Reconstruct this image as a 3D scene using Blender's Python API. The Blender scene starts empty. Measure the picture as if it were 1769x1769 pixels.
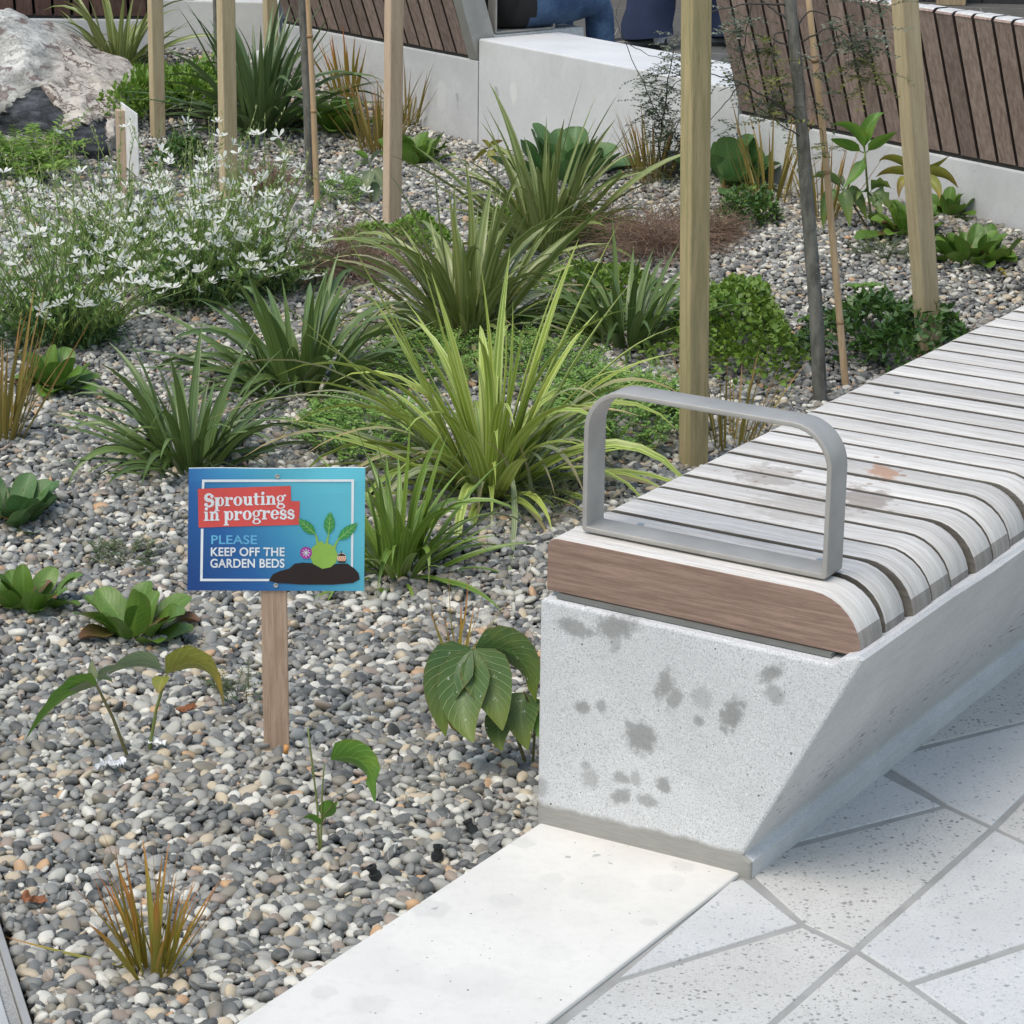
import bpy, bmesh, math, random
import numpy as np
from mathutils import Vector, Matrix, noise as mnoise

random.seed(7)
RNG = np.random.default_rng(11)
SC = bpy.context.scene
COL = SC.collection
PI = math.pi

# ------------------------------------------------------------------ camera
F_PX, PITCH, ROLL, CAM_H, WPX = 4560.35, 0.30607, 0.01207, 1.6, 1769.0
cp, sp_ = math.cos(PITCH), math.sin(PITCH)
cr, sr = math.cos(ROLL), math.sin(ROLL)
FWD = np.array([0, cp, -sp_])
_up = np.array([0, sp_, cp]); _rt = np.array([1.0, 0, 0])
RT = cr * _rt + sr * _up
UP = -sr * _rt + cr * _up
EYE = np.array([0, 0, CAM_H])
cam = bpy.data.cameras.new('camera')
cam.sensor_width = 36.0
cam.lens = F_PX / WPX * 36.0
cam.clip_start, cam.clip_end = 0.05, 500
camo = bpy.data.objects.new('camera', cam)
COL.objects.link(camo)
camo.matrix_world = Matrix(((RT[0], UP[0], -FWD[0], 0), (RT[1], UP[1], -FWD[1], 0), (RT[2], UP[2], -FWD[2], CAM_H), (0, 0, 0, 1)))
SC.camera = camo

# ------------------------------------------------------------------ sky, sun, exposure
SUN_EL, SUN_AZ = math.radians(63), math.radians(222)   # azimuth clockwise from +Y, as in the sky node
world = bpy.data.worlds.new('World'); SC.world = world
world.use_nodes = True
wn = world.node_tree
bg = wn.nodes['Background']
sky = wn.nodes.new('ShaderNodeTexSky')
sky.sky_type = 'NISHITA'; sky.sun_disc = False
sky.sun_elevation = SUN_EL; sky.sun_rotation = SUN_AZ
sky.air_density = 2.0; sky.dust_density = 3.0; sky.ozone_density = 3.0
wn.links.new(sky.outputs[0], bg.inputs[0])
bg.inputs[1].default_value = 0.145
sun = bpy.data.lights.new('sun', 'SUN')
sun.energy = 1.5; sun.angle = math.radians(34); sun.color = (1.0, 0.935, 0.82)
suno = bpy.data.objects.new('sun', sun); COL.objects.link(suno)
sd = Vector((math.sin(SUN_AZ) * math.cos(SUN_EL), math.cos(SUN_AZ) * math.cos(SUN_EL), math.sin(SUN_EL)))
suno.rotation_euler = sd.to_track_quat('Z', 'Y').to_euler()
suno.location = (0, 0, 20)
SC.view_settings.view_transform = 'Standard'
SC.view_settings.look = 'None'
SC.view_settings.gamma = 1.0
SC.view_settings.use_curve_mapping = False
SC.view_settings.exposure = 0.27
SC.cycles.use_denoising = True
SC.cycles.max_bounces = 6; SC.cycles.diffuse_bounces = 3; SC.cycles.glossy_bounces = 3
SC.cycles.transmission_bounces = 4; SC.cycles.transparent_max_bounces = 6

# ------------------------------------------------------------------ where things stand
def _ray(px, py):
    return FWD + RT * (px - WPX / 2) / F_PX - UP * (py - WPX / 2) / F_PX
def at(px, py, z=0.0):
    d = _ray(px, py); t = (z - CAM_H) / d[2]
    return EYE + d * t
def atY(px, py, Y):
    d = _ray(px, py); return EYE + d * (Y / d[1])
def gz(x, y):
    """height of the gravel bed"""
    a = 0.155 * np.exp(-(((x - 1.25) ** 2 + (y - 7.45) ** 2) / (2 * 0.75 ** 2)))
    b = 0.20 * np.exp(-(((x + 1.35) ** 2 + (y - 10.5) ** 2) / (2 * 0.65 ** 2)))
    c = 0.09 * np.exp(-(((x - 0.45) ** 2 + (y - 8.55) ** 2) / (2 * 0.36 ** 2)))
    return a + b + c - 0.012 + 0.006 * np.sin(x * 5.1 + 1.3) * np.sin(y * 4.3) + 0.004 * np.sin(x * 11 + y * 7)
def G(px, py):
    z = 0.0
    for _ in range(25):
        P = at(px, py, z); z = 0.5 * z + 0.5 * float(gz(P[0], P[1]))
    P = at(px, py, z)
    return Vector(P)
def V(p): return Vector((float(p[0]), float(p[1]), float(p[2])))
def pxm(P):
    return F_PX / float((np.array(P) - EYE) @ FWD)

# ------------------------------------------------------------------ object helpers
def tag(o, label=None, cat=None, group=None, kind=None):
    if label: o['label'] = label
    if cat: o['category'] = cat
    if group: o['group'] = group
    if kind: o['kind'] = kind
    return o
def thing(name, label, cat, loc=(0, 0, 0), rotz=0.0, group=None):
    o = bpy.data.objects.new(name, None); COL.objects.link(o)
    o.empty_display_size = 0.05
    o.location = loc; o.rotation_euler = (0, 0, rotz)
    return tag(o, label, cat, group)
def link(name, me, parent=None, loc=None, rot=None, scale=None):
    o = bpy.data.objects.new(name, me); COL.objects.link(o)
    if parent is not None: o.parent = parent
    if loc is not None: o.location = loc
    if rot is not None: o.rotation_euler = rot
    if scale is not None: o.scale = scale
    return o
def mesh_from(name, verts, faces, mat=None, smooth=False, uvs=None, rnd=None, midx=None):
    me = bpy.data.meshes.new(name)
    me.from_pydata([tuple(map(float, v)) for v in verts], [], [tuple(map(int, f)) for f in faces])
    if mat is not None:
        for m in (mat if isinstance(mat, (list, tuple)) else [mat]): me.materials.append(m)
    if smooth: me.polygons.foreach_set('use_smooth', [True] * len(me.polygons))
    if midx is not None: me.polygons.foreach_set('material_index', midx)
    if uvs is not None:
        uvl = me.uv_layers.new(name='UVMap')
        li = np.empty(len(me.loops), dtype=np.int32); me.loops.foreach_get('vertex_index', li)
        uvl.data.foreach_set('uv', np.asarray(uvs, dtype=np.float32)[li].ravel())
    if rnd is not None:
        a = me.attributes.new('rnd', 'FLOAT', 'FACE'); a.data.foreach_set('value', np.asarray(rnd, dtype=np.float32))
    me.update()
    return me
def bm_mesh(name, bm, mat=None, smooth=False):
    me = bpy.data.meshes.new(name)
    bm.normal_update(); bm.to_mesh(me); bm.free()
    if mat is not None:
        for m in (mat if isinstance(mat, (list, tuple)) else [mat]): me.materials.append(m)
    if smooth: me.polygons.foreach_set('use_smooth', [True] * len(me.polygons))
    return me
def bm_box(bm, x0, x1, y0, y1, z0, z1, mi=0):
    vs = [bm.verts.new(c) for c in ((x0, y0, z0), (x1, y0, z0), (x1, y1, z0), (x0, y1, z0), (x0, y0, z1), (x1, y0, z1), (x1, y1, z1), (x0, y1, z1))]
    for q in ((3, 2, 1, 0), (4, 5, 6, 7), (0, 1, 5, 4), (1, 2, 6, 5), (2, 3, 7, 6), (3, 0, 4, 7)):
        f = bm.faces.new([vs[i] for i in q]); f.material_index = mi
def box_mesh(name, x0, x1, y0, y1, z0, z1, mat, bev=0.0, seg=1):
    bm = bmesh.new(); bm_box(bm, x0, x1, y0, y1, z0, z1)
    if bev: bmesh.ops.bevel(bm, geom=bm.edges[:], offset=bev, segments=seg, affect='EDGES', profile=0.5)
    return bm_mesh(name, bm, mat)
def prism(name, poly, z0, z1, mat, bev=0.0, seg=2):
    """vertical prism over a plan polygon (counter-clockwise)"""
    bm = bmesh.new()
    lo = [bm.verts.new((p[0], p[1], z0)) for p in poly]; hi = [bm.verts.new((p[0], p[1], z1)) for p in poly]
    n = len(poly)
    top = bm.faces.new(hi); bm.faces.new(lo[::-1])
    for i in range(n): bm.faces.new((lo[i], lo[(i + 1) % n], hi[(i + 1) % n], hi[i]))
    bmesh.ops.recalc_face_normals(bm, faces=bm.faces[:])
    if bev: bmesh.ops.bevel(bm, geom=[e for e in bm.edges if all(abs(v.co.z - z1) < 1e-6 for v in e.verts)], offset=bev, segments=seg, affect='EDGES', profile=0.5)
    return bm_mesh(name, bm, mat)
def tube(pts, radii, sides=6):
    """verts, faces of a tube along pts"""
    pts = [Vector(p) for p in pts]; n = len(pts)
    if not hasattr(radii, '__len__'): radii = [radii] * n
    vs, fs = [], []
    ref = Vector((0.31, 0.17, 0.93))
    for i, p in enumerate(pts):
        t = (pts[min(i + 1, n - 1)] - pts[max(i - 1, 0)]).normalized()
        a = t.cross(ref)
        if a.length < 1e-4: a = t.cross(Vector((1, 0, 0)))
        a.normalize(); b = t.cross(a)
        for k in range(sides):
            th = 2 * PI * k / sides
            vs.append(p + (a * math.cos(th) + b * math.sin(th)) * radii[i])
    for i in range(n - 1):
        for k in range(sides):
            k2 = (k + 1) % sides
            fs.append((i * sides + k, (i + 1) * sides + k, (i + 1) * sides + k2, i * sides + k2))
    fs.append(tuple(range(sides))); fs.append(tuple((n - 1) * sides + k for k in range(sides))[::-1])
    return vs, fs
class MB:
    """collects geometry for one mesh"""
    def __init__(s): s.v = []; s.f = []; s.r = []; s.uv = []
    def add(s, vs, fs, r=None, uv=None):
        o = len(s.v); s.v += [tuple(v) for v in vs]; s.f += [tuple(i + o for i in f) for f in fs]
        rr = random.random() if r is None else r
        s.r += [rr] * len(fs)
        s.uv += uv if uv is not None else [(0.5, 0.5)] * len(vs)
    def mesh(s, name, mat, smooth=True): return mesh_from(name, s.v, s.f, mat, smooth, s.uv, s.r)
def lathe(prof, n=20):
    vs, fs = [], []
    for r, z in prof:
        for k in range(n):
            a = 2 * PI * k / n; vs.append((r * math.cos(a), r * math.sin(a), z))
    for i in range(len(prof) - 1):
        for k in range(n):
            k2 = (k + 1) % n; fs.append((i * n + k, i * n + k2, (i + 1) * n + k2, (i + 1) * n + k))
    fs.append(tuple(range(n))[::-1]); fs.append(tuple((len(prof) - 1) * n + k for k in range(n)))
    return vs, fs

# ------------------------------------------------------------------ material helpers
class NT:
    def __init__(s, name):
        s.m = bpy.data.materials.new(name); s.m.use_nodes = True; s.t = s.m.node_tree
        s.b = s.t.nodes['Principled BSDF']; s.out = s.t.nodes['Material Output']
    def n(s, typ, ins=None, **kw):
        nd = s.t.nodes.new(typ)
        for k, v in kw.items(): setattr(nd, k, v)
        for k, v in (ins or {}).items(): s.set(nd.inputs[k], v)
        return nd
    def set(s, sock, v):
        if isinstance(v, bpy.types.NodeSocket): s.t.links.new(v, sock)
        else:
            if hasattr(sock, 'default_value') and hasattr(sock.default_value, '__len__') and not hasattr(v, '__len__'): v = [v] * len(sock.default_value)
            if sock.type == 'RGBA' and len(v) == 3: v = (*v, 1)
            sock.default_value = v
    def P(s, **kw):
        for k, v in kw.items(): s.set(s.b.inputs[k.replace('_', ' ')], v)
    def math(s, op, a, b=0.0, clamp=False):
        nd = s.n('ShaderNodeMath', {0: a, 1: b}, operation=op); nd.use_clamp = clamp; return nd.outputs[0]
    def mix(s, f, a, b, blend='MIX'):
        nd = s.t.nodes.new('ShaderNodeMix'); nd.data_type = 'RGBA'; nd.blend_type = blend
        s.set(nd.inputs['Factor'], f); s.set(nd.inputs['A'], a) if False else s.set(nd.inputs[6], a); s.set(nd.inputs[7], b)
        return nd.outputs[2]
    def ramp(s, f, stops, interp='LINEAR'):
        nd = s.n('ShaderNodeValToRGB', {0: f}); r = nd.color_ramp; r.interpolation = interp
        while len(r.elements) < len(stops): r.elements.new(0.5)
        for e, (p, c) in zip(r.elements, stops):
            e.position = p; e.color = (*c, 1) if len(c) == 3 else c
        return nd.outputs[0]
    def coord(s, which='Object', scale=(1, 1, 1), loc=(0, 0, 0), rot=(0, 0, 0)):
        tc = s.n('ShaderNodeTexCoord')
        mp = s.n('ShaderNodeMapping', {'Vector': tc.outputs[which], 'Scale': scale, 'Location': loc, 'Rotation': rot})
        return mp.outputs[0]
    def noise(s, vec, scale, detail=4, rough=0.55, dist=0.0, out=0):
        return s.n('ShaderNodeTexNoise', {'Vector': vec, 'Scale': scale, 'Detail': detail, 'Roughness': rough, 'Distortion': dist}).outputs[out]
    def voro(s, vec, scale, feature='F1', out=0, rand=1.0):
        return s.n('ShaderNodeTexVoronoi', {'Vector': vec, 'Scale': scale, 'Randomness': rand}, feature=feature).outputs[out]
    def bump(s, h, strength=0.3, dist=0.002, normal=None):
        ins = {'Height': h, 'Strength': strength, 'Distance': dist}
        if normal is not None: ins['Normal'] = normal
        return s.n('ShaderNodeBump', ins).outputs[0]
    def rnd(s): return s.n('ShaderNodeObjectInfo').outputs['Random']
    def smooth(s, x, lo, hi):
        nd = s.n('ShaderNodeMapRange', {0: x, 1: lo, 2: hi, 3: 0.0, 4: 1.0}); nd.interpolation_type = 'SMOOTHSTEP'; nd.clamp = True
        return nd.outputs[0]

def plain(name, col, rough=0.6, metal=0.0, bump=0.0, bscale=200):
    n = NT(name)
    c = n.coord()
    v = n.noise(c, 12, 4)
    n.P(Base_Color=n.mix(n.smooth(v, 0.3, 0.7), tuple(x * 0.86 for x in col), tuple(min(1, x * 1.1) for x in col)), Roughness=rough, Metallic=metal)
    if bump: n.P(Normal=n.bump(n.noise(c, bscale, 3), bump, 0.001))
    return n.m

def concrete(name, col, speck=0.3, pores=True, stains=(), band=None, big=0.12, rough=0.85, dash=False, marks=()):
    """speckled cast concrete; stains = (x, z, rx, rz, angle, strength) on the x-z face, object space"""
    n = NT(name)
    c = n.coord()
    fine = n.noise(c, 420, 2, 0.6)
    mid = n.noise(c, 60, 4)
    large = n.noise(c, 5, 5, 0.6)
    base = n.mix(n.smooth(large, 0.3, 0.72), tuple(x * (1 - big) for x in col), tuple(min(1, x * (1 + big * 0.6)) for x in col))
    base = n.mix(n.math('MULTIPLY', n.smooth(fine, 0.52, 0.62), speck), base, tuple(x * 0.45 for x in col))
    base = n.mix(n.math('MULTIPLY', n.smooth(n.noise(c, 510, 2, 0.6), 0.58, 0.68), speck * 0.9), base, tuple(min(0.92, x * 1.5) for x in col))
    base = n.mix(n.math('MULTIPLY', n.smooth(mid, 0.45, 0.75), 0.18), base, tuple(x * 0.7 for x in col))
    h = n.math('ADD', n.math('MULTIPLY', fine, 0.5), n.math('MULTIPLY', mid, 0.5))
    if pores:
        d = n.voro(c, 42)
        wv = n.voro(c, 42, out=1)
        sz = n.n('ShaderNodeSeparateColor', {0: wv}).outputs[0]
        hole = n.math('LESS_THAN', d, n.math('MULTIPLY', n.smooth(sz, 0.70, 1.0), 0.085))
        hole2 = n.math('LESS_THAN', n.voro(c, 105), n.math('MULTIPLY', n.smooth(n.n('ShaderNodeSeparateColor', {0: n.voro(c, 105, out=1)}).outputs[1], 0.80, 1.0), 0.14))
        hole = n.math('MAXIMUM', hole, hole2)
        base = n.mix(n.math('MULTIPLY', hole, 0.85), base, (0.05, 0.052, 0.055))
        h = n.math('SUBTRACT', h, hole)
    if dash:   # short dark form marks along the lower part of the side
        cc = n.coord(scale=(1, 14, 90))
        dn = n.smooth(n.noise(cc, 2.2, 2), 0.62, 0.68)
        sx = n.n('ShaderNodeSeparateXYZ', {0: n.coord()})
        m = n.math('MULTIPLY', n.smooth(sx.outputs[2], 0.07, 0.09), n.math('SUBTRACT', 1.0, n.smooth(sx.outputs[2], 0.13, 0.16)))
        base = n.mix(n.math('MULTIPLY', n.math('MULTIPLY', dn, m), 0.8), base, (0.06, 0.06, 0.07))
        st = n.smooth(n.noise(n.coord(scale=(1, 3, 30), rot=(0.7, 0, 0)), 3, 4), 0.45, 0.8)
        base = n.mix(n.math('MULTIPLY', st, 0.22), base, tuple(x * 0.55 for x in col))
    if stains:
        sx = n.n('ShaderNodeSeparateXYZ', {0: c})
        wob = n.math('MULTIPLY', n.math('SUBTRACT', n.noise(c, 75, 6, 0.75), 0.5), 2.6)
        tot = None
        for (x, z, rx, rz, an, st) in stains:
            dx = n.math('SUBTRACT', sx.outputs[0], x); dz = n.math('SUBTRACT', sx.outputs[2], z)
            ca, sa = math.cos(an), math.sin(an)
            u = n.math('DIVIDE', n.math('ADD', n.math('MULTIPLY', dx, ca), n.math('MULTIPLY', dz, sa)), rx)
            w = n.math('DIVIDE', n.math('SUBTRACT', n.math('MULTIPLY', dz, ca), n.math('MULTIPLY', dx, sa)), rz)
            r = n.math('SQRT', n.math('ADD', n.math('MULTIPLY', u, u), n.math('MULTIPLY', w, w)))
            k = n.math('MULTIPLY', n.math('SUBTRACT', 1.0, n.smooth(n.math('ADD', r, wob), 0.55, 1.3)), st)
            tot = k if tot is None else n.math('MAXIMUM', tot, k)
        base = n.mix(tot, base, n.mix(n.smooth(n.noise(c, 150, 3), 0.4, 0.7), (0.25, 0.25, 0.245), (0.20, 0.20, 0.195)))
    if marks:   # single stains: (place, radius, height factor, colour, strength)
        gp = n.n('ShaderNodeNewGeometry').outputs['Position']
        wv_ = n.n('ShaderNodeVectorMath', {0: gp, 1: n.n('ShaderNodeVectorMath', {0: n.n('ShaderNodeVectorMath', {0: n.noise(gp, 40, 4, .6, out=1), 1: (.5, .5, .5)}, operation='SUBTRACT').outputs[0], 3: 0.03}, operation='SCALE').outputs[0]}, operation='ADD').outputs[0]
        for Pm, rm, hz, cm, km in marks:
            dv_ = n.n('ShaderNodeVectorMath', {0: n.n('ShaderNodeVectorMath', {0: wv_, 1: tuple(float(q) for q in Pm)}, operation='SUBTRACT').outputs[0], 1: (1, 1, 1 / hz)}, operation='MULTIPLY').outputs[0]
            ln_ = n.n('ShaderNodeVectorMath', {0: dv_}, operation='LENGTH').outputs['Value']
            base = n.mix(n.math('MULTIPLY', n.math('SUBTRACT', 1.0, n.smooth(ln_, rm * .75, rm * 1.1)), km), base, cm)
    if band is not None:   # cement smear along the foot
        sx = n.n('ShaderNodeSeparateXYZ', {0: n.coord()})
        zz = n.math('ADD', sx.outputs[2], n.math('MULTIPLY', n.math('SUBTRACT', n.noise(c, 18, 4, 0.6), 0.5), 0.03))
        k = n.math('SUBTRACT', 1.0, n.smooth(zz, band - 0.006, band + 0.004))
        nn = n.noise(n.coord(scale=(6, 6, 60)), 6, 4)
        base = n.mix(k, base, n.mix(nn, (0.23, 0.225, 0.205), (0.38, 0.37, 0.345)))
    n.P(Base_Color=base, Roughness=rough, Normal=n.bump(h, 0.35, 0.0012))
    return n.m

def timber(name, c0, c1, grain_axis='x', rough=0.75, gscale=1.0, knots=False, stain=None, vary=0.15, bumps=0.35, coord='Object', lines=0.0):
    """wood: stretched noise along the grain in object space"""
    n = NT(name)
    long_, cross = 1.6 * gscale, 26 * gscale
    sc = {'x': (long_, cross, cross), 'y': (cross, long_, cross), 'z': (cross, cross, long_)}[grain_axis]
    r = n.rnd()
    off = n.n('ShaderNodeCombineXYZ', {0: n.math('MULTIPLY', r, 37.0), 1: n.math('MULTIPLY', r, 11.0), 2: n.math('MULTIPLY', r, 53.0)}).outputs[0]
    tc = n.n('ShaderNodeTexCoord').outputs[coord]
    add = n.n('ShaderNodeVectorMath', {0: tc, 1: off}, operation='ADD').outputs[0]
    mp = n.n('ShaderNodeMapping', {'Vector': add, 'Scale': sc}).outputs[0]
    g1 = n.noise(mp, 4, 6, 0.62, 0.4)
    g2 = n.noise(mp, 22, 4, 0.6)
    base = n.mix(n.smooth(g1, 0.3, 0.7), c0, c1)
    base = n.mix(n.math('MULTIPLY', n.smooth(g2, 0.52, 0.72), 0.45), base, tuple(x * 0.55 for x in c0))
    if lines:
        fl_ = n.noise(n.n('ShaderNodeMapping', {'Vector': add, 'Scale': tuple(q * (4.5 if q > 10 else 1.4) for q in sc)}).outputs[0], 4, 3, 0.6, 0.2)
        base = n.mix(n.math('MULTIPLY', n.smooth(fl_, 0.60, 0.70), lines), base, tuple(x * 0.42 for x in c0))
    if knots:
        d = n.voro(n.n('ShaderNodeMapping', {'Vector': add, 'Scale': tuple(3 if q > 10 else 1 for q in sc)}).outputs[0], 2.5)
        base = n.mix(n.math('SUBTRACT', 1.0, n.smooth(d, 0.03, 0.10)), base, (0.12, 0.06, 0.03))
    base = n.mix(1.0, base, n.ramp(r, [(0, (1 - vary,) * 3), (1, (1.0,) * 3)]), 'MULTIPLY')
    if stain is not None: base = stain(n, base)
    n.P(Base_Color=base, Roughness=rough, Normal=n.bump(n.math('ADD', g1, n.math('MULTIPLY', g2, 0.8)), bumps, 0.0015))
    return n.m

def leaf(name, lo, hi, tip=None, stripe=None, stripe_amt=0.0, rough=0.42, trans=0.25, vary=0.35, n_str=7, attr=False, spots=0.0, veins=0.0, specks=0.0):
    """leaf surface; UV.x runs across the blade, UV.y from base to tip"""
    n = NT(name)
    uv = n.n('ShaderNodeTexCoord').outputs['UV']
    su = n.n('ShaderNodeSeparateXYZ', {0: uv})
    r = n.n('ShaderNodeAttribute', attribute_name='rnd').outputs['Fac'] if attr else n.rnd()
    col = n.mix(r, lo, hi)
    if stripe is not None:
        w = n.math('SINE', n.math('MULTIPLY', su.outputs[0], n_str * PI))
        nz = n.noise(n.n('ShaderNodeMapping', {'Vector': uv, 'Scale': (14, 1.5, 1)}).outputs[0], 3, 3)
        k = n.math('MULTIPLY', n.smooth(n.math('ADD', n.math('MULTIPLY', w, 0.5), nz), 0.45, 0.95), stripe_amt)
        col = n.mix(k, col, stripe)
    if tip is not None:
        k = n.smooth(n.math('ADD', su.outputs[1], n.math('MULTIPLY', r, 0.25)), 0.55, 1.15)
        col = n.mix(k, col, tip)
    # pale midrib
    mid = n.math('SUBTRACT', 1.0, n.smooth(n.math('ABSOLUTE', n.math('SUBTRACT', su.outputs[0], 0.5)), 0.0, 0.07))
    col = n.mix(n.math('MULTIPLY', mid, 0.3), col, tuple(min(1, x * 1.9 + 0.02) for x in hi))
    vh = None
    if veins:
        ax_ = n.math('ABSOLUTE', n.math('SUBTRACT', su.outputs[0], 0.5))
        ph_ = n.math('SUBTRACT', n.math('MULTIPLY', su.outputs[1], 62.0), n.math('MULTIPLY', ax_, 34.0))
        vh = n.smooth(n.math('SINE', ph_), 0.80, 1.0)
        col = n.mix(n.math('MULTIPLY', vh, veins), col, tuple(min(1, x * 1.9 + 0.02) for x in hi))
        bl_ = n.noise(n.coord(), 28, 4, .6)
        col = n.mix(n.math('MULTIPLY', n.smooth(bl_, .45, .7), 0.45), col, tuple(x * y for x, y in zip(hi, (1.5, 1.15, .9))))
        ed_ = n.smooth(n.math('ADD', ax_, n.math('MULTIPLY', n.math('SUBTRACT', bl_, .5), .25)), 0.44, 0.52)
        col = n.mix(n.math('MULTIPLY', ed_, 0.5), col, (0.16, 0.13, 0.03))
    if specks:
        col = n.mix(n.math('MULTIPLY', n.smooth(n.noise(n.coord(), 120, 3, .7), 0.66, 0.70), specks), col, (0.6, 0.6, 0.55))
    if spots:
        k = n.smooth(n.noise(n.coord(), 160, 2), 0.66, 0.72)
        col = n.mix(n.math('MULTIPLY', k, spots), col, (0.12, 0.07, 0.02))
    n.P(Base_Color=col, Roughness=rough)
    n.b.inputs['Specular IOR Level'].default_value = 0.45
    fine = n.noise(n.n('ShaderNodeMapping', {'Vector': uv, 'Scale': (30, 2, 1)}).outputs[0], 3, 2)
    n.P(Normal=n.bump(fine if vh is None else n.math('SUBTRACT', n.math('MULTIPLY', fine, .5), vh), 0.15 if vh is None else .45, 0.001))
    tr = n.n('ShaderNodeBsdfTranslucent', {'Color': n.mix(0.35, col, tuple(min(1, x * 1.6) for x in hi))})
    ms = n.n('ShaderNodeMixShader', {0: trans})
    n.t.links.new(n.b.outputs[0], ms.inputs[1]); n.t.links.new(tr.outputs[0], ms.inputs[2])
    n.t.links.new(ms.outputs[0], n.out.inputs['Surface'])
    return n.m

M = {}
M['soil'] = plain('soil', (0.045, 0.038, 0.03), 0.95, 0, 0.6, 60)
M['steel'] = plain('grey_powder_coat', (0.36, 0.345, 0.325), 0.45, 0.2, 0.12, 700)
M['darksteel'] = plain('dark_bearer_steel', (0.20, 0.205, 0.195), 0.5, 0.3)
M['screwsteel'] = plain('stainless_screw', (0.55, 0.54, 0.52), 0.35, 0.9)
M['white'] = plain('white_board', (0.80, 0.80, 0.80), 0.4)

# ------------------------------------------------------------------ paving (right foreground)
YAW = 1.01362
A_ = np.array([math.sin(YAW), -math.cos(YAW), 0]); B_ = np.array([math.cos(YAW), math.sin(YAW), 0])
BO = np.array([0.09339, 3.62871, 0.0])
BENCH_ROT = YAW - PI / 2
def bl(u, v, z=0.0): return BO + A_ * u + B_ * v + np.array([0, 0, z])

def paver_mat(name, col, chip, amt, dens):
    n = NT(name)
    c = n.coord()
    warp = n.n('ShaderNodeVectorMath', {0: c, 1: n.n('ShaderNodeVectorMath', {0: n.noise(c, 40, 2, out=1), 3: 0.012}, operation='SCALE').outputs[0]}, operation='ADD').outputs[0]
    base = n.mix(n.smooth(n.noise(c, 4, 5), 0.3, 0.7), tuple(x * 0.88 for x in col), col)
    base = n.mix(n.math('MULTIPLY', n.smooth(n.noise(c, 300, 2), 0.5, 0.66), 0.28), base, tuple(x * 0.55 for x in col))
    for sc, thr, k in ((115, dens, 1.0), (230, dens * 1.1, 0.8)):
        d = n.voro(warp, sc); cv = n.n('ShaderNodeSeparateColor', {0: n.voro(warp, sc, out=1)})
        size = n.math('MULTIPLY', n.smooth(cv.outputs[0], 1 - thr, 1.0), 0.40)
        on = n.math('SUBTRACT', 1.0, n.smooth(n.math('SUBTRACT', d, size), -0.05, 0.04))
        base = n.mix(n.math('MULTIPLY', on, n.math('MULTIPLY', n.math('ADD', 0.45, n.math('MULTIPLY', cv.outputs[2], 0.6)), amt * k)), base, n.mix(cv.outputs[1], chip, tuple(x * 2.2 for x in chip)))
    base = n.mix(n.math('MULTIPLY', n.smooth(n.noise(c, 9, 6, .7), .5, .75), .3), base, tuple(x * .62 for x in col))
    lt = n.smooth(n.noise(c, 330, 1), 0.68, 0.74)
    base = n.mix(n.math('MULTIPLY', lt, 0.5), base, (0.75, 0.75, 0.75))
    n.P(Base_Color=base, Roughness=0.8, Normal=n.bump(n.noise(c, 260, 3), 0.3, 0.001))
    return n.m
M['paver_cool'] = paver_mat('blue_grey_paver', (0.59, 0.585, 0.575), (0.18, 0.19, 0.20), 0.85, 0.5)
M['paver_warm'] = paver_mat('warm_grey_paver', (0.565, 0.552, 0.525), (0.09, 0.088, 0.085), 0.8, 0.6)
M['mortar'] = plain('paving_mortar', (0.33, 0.325, 0.31), 0.9, 0, 0.5, 220)

gr = mesh_from('ground', [(-60, -20, -0.09), (60, -20, -0.09), (60, 90, -0.09), (-60, 90, -0.09)], [(0, 1, 2, 3)], M['mortar'])
tag(link('ground', gr), kind='structure')

K2 = lambda q: V(at(q[0], q[1], 0))[:2]
pavement = thing('pavement', 'speckled grey stone paving beside the bench', None); del pavement['label']; pavement['kind'] = 'structure'
mort = [bl(0.328, -3.2), bl(3.2, -3.2), bl(3.2, 4), bl(0.328, 4)]
link('mortar_bed', prism('mortar_bed', [(p[0], p[1]) for p in mort], -0.08, -0.0028, M['mortar']), pavement)
def shrink(poly, d):
    n = len(poly); out = []
    ar = sum(poly[i][0] * poly[(i + 1) % n][1] - poly[(i + 1) % n][0] * poly[i][1] for i in range(n))
    if ar < 0: poly = poly[::-1]
    for i in range(n):
        p0, p1, p2 = Vector(poly[i - 1]), Vector(poly[i]), Vector(poly[(i + 1) % n])
        e1 = (p1 - p0).normalized(); e2 = (p2 - p1).normalized()
        n1 = Vector((-e1.y, e1.x)); n2 = Vector((-e2.y, e2.x))
        k = 1 + n1.dot(n2)
        out.append(p1 + (n1 + n2) * (d / max(k, 0.35)))
    return out
def ln(p, q, t): return (p[0] + (q[0] - p[0]) * t, p[1] + (q[1] - p[1]) * t)
c0, c1, c2, c3, c4, c5, c6 = [K2(q) for q in ((1286, 1515), (1387, 1596), (1478, 1640), (1634, 1391), (1716, 1429), (1517, 1328), (1363, 1466))]
d1, d2, d3 = K2((1570, 1699)), K2((1769, 1633)), K2((1668, 1769))
e1, e2 = K2((1769, 1377)), K2((1769, 1244)); e3 = K2((1555, 1293)); e4 = K2((1769, 1454))
foot = lambda v: tuple(bl(0.336, v)[:2])
kj = K2((1063, 1692)); kc = K2((1258, 1520))
far = lambda a, b, t: ln(a, b, t)
J3lo = far(c4, c2, 3.4)
J5r = K2((1387, 1596))
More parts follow.
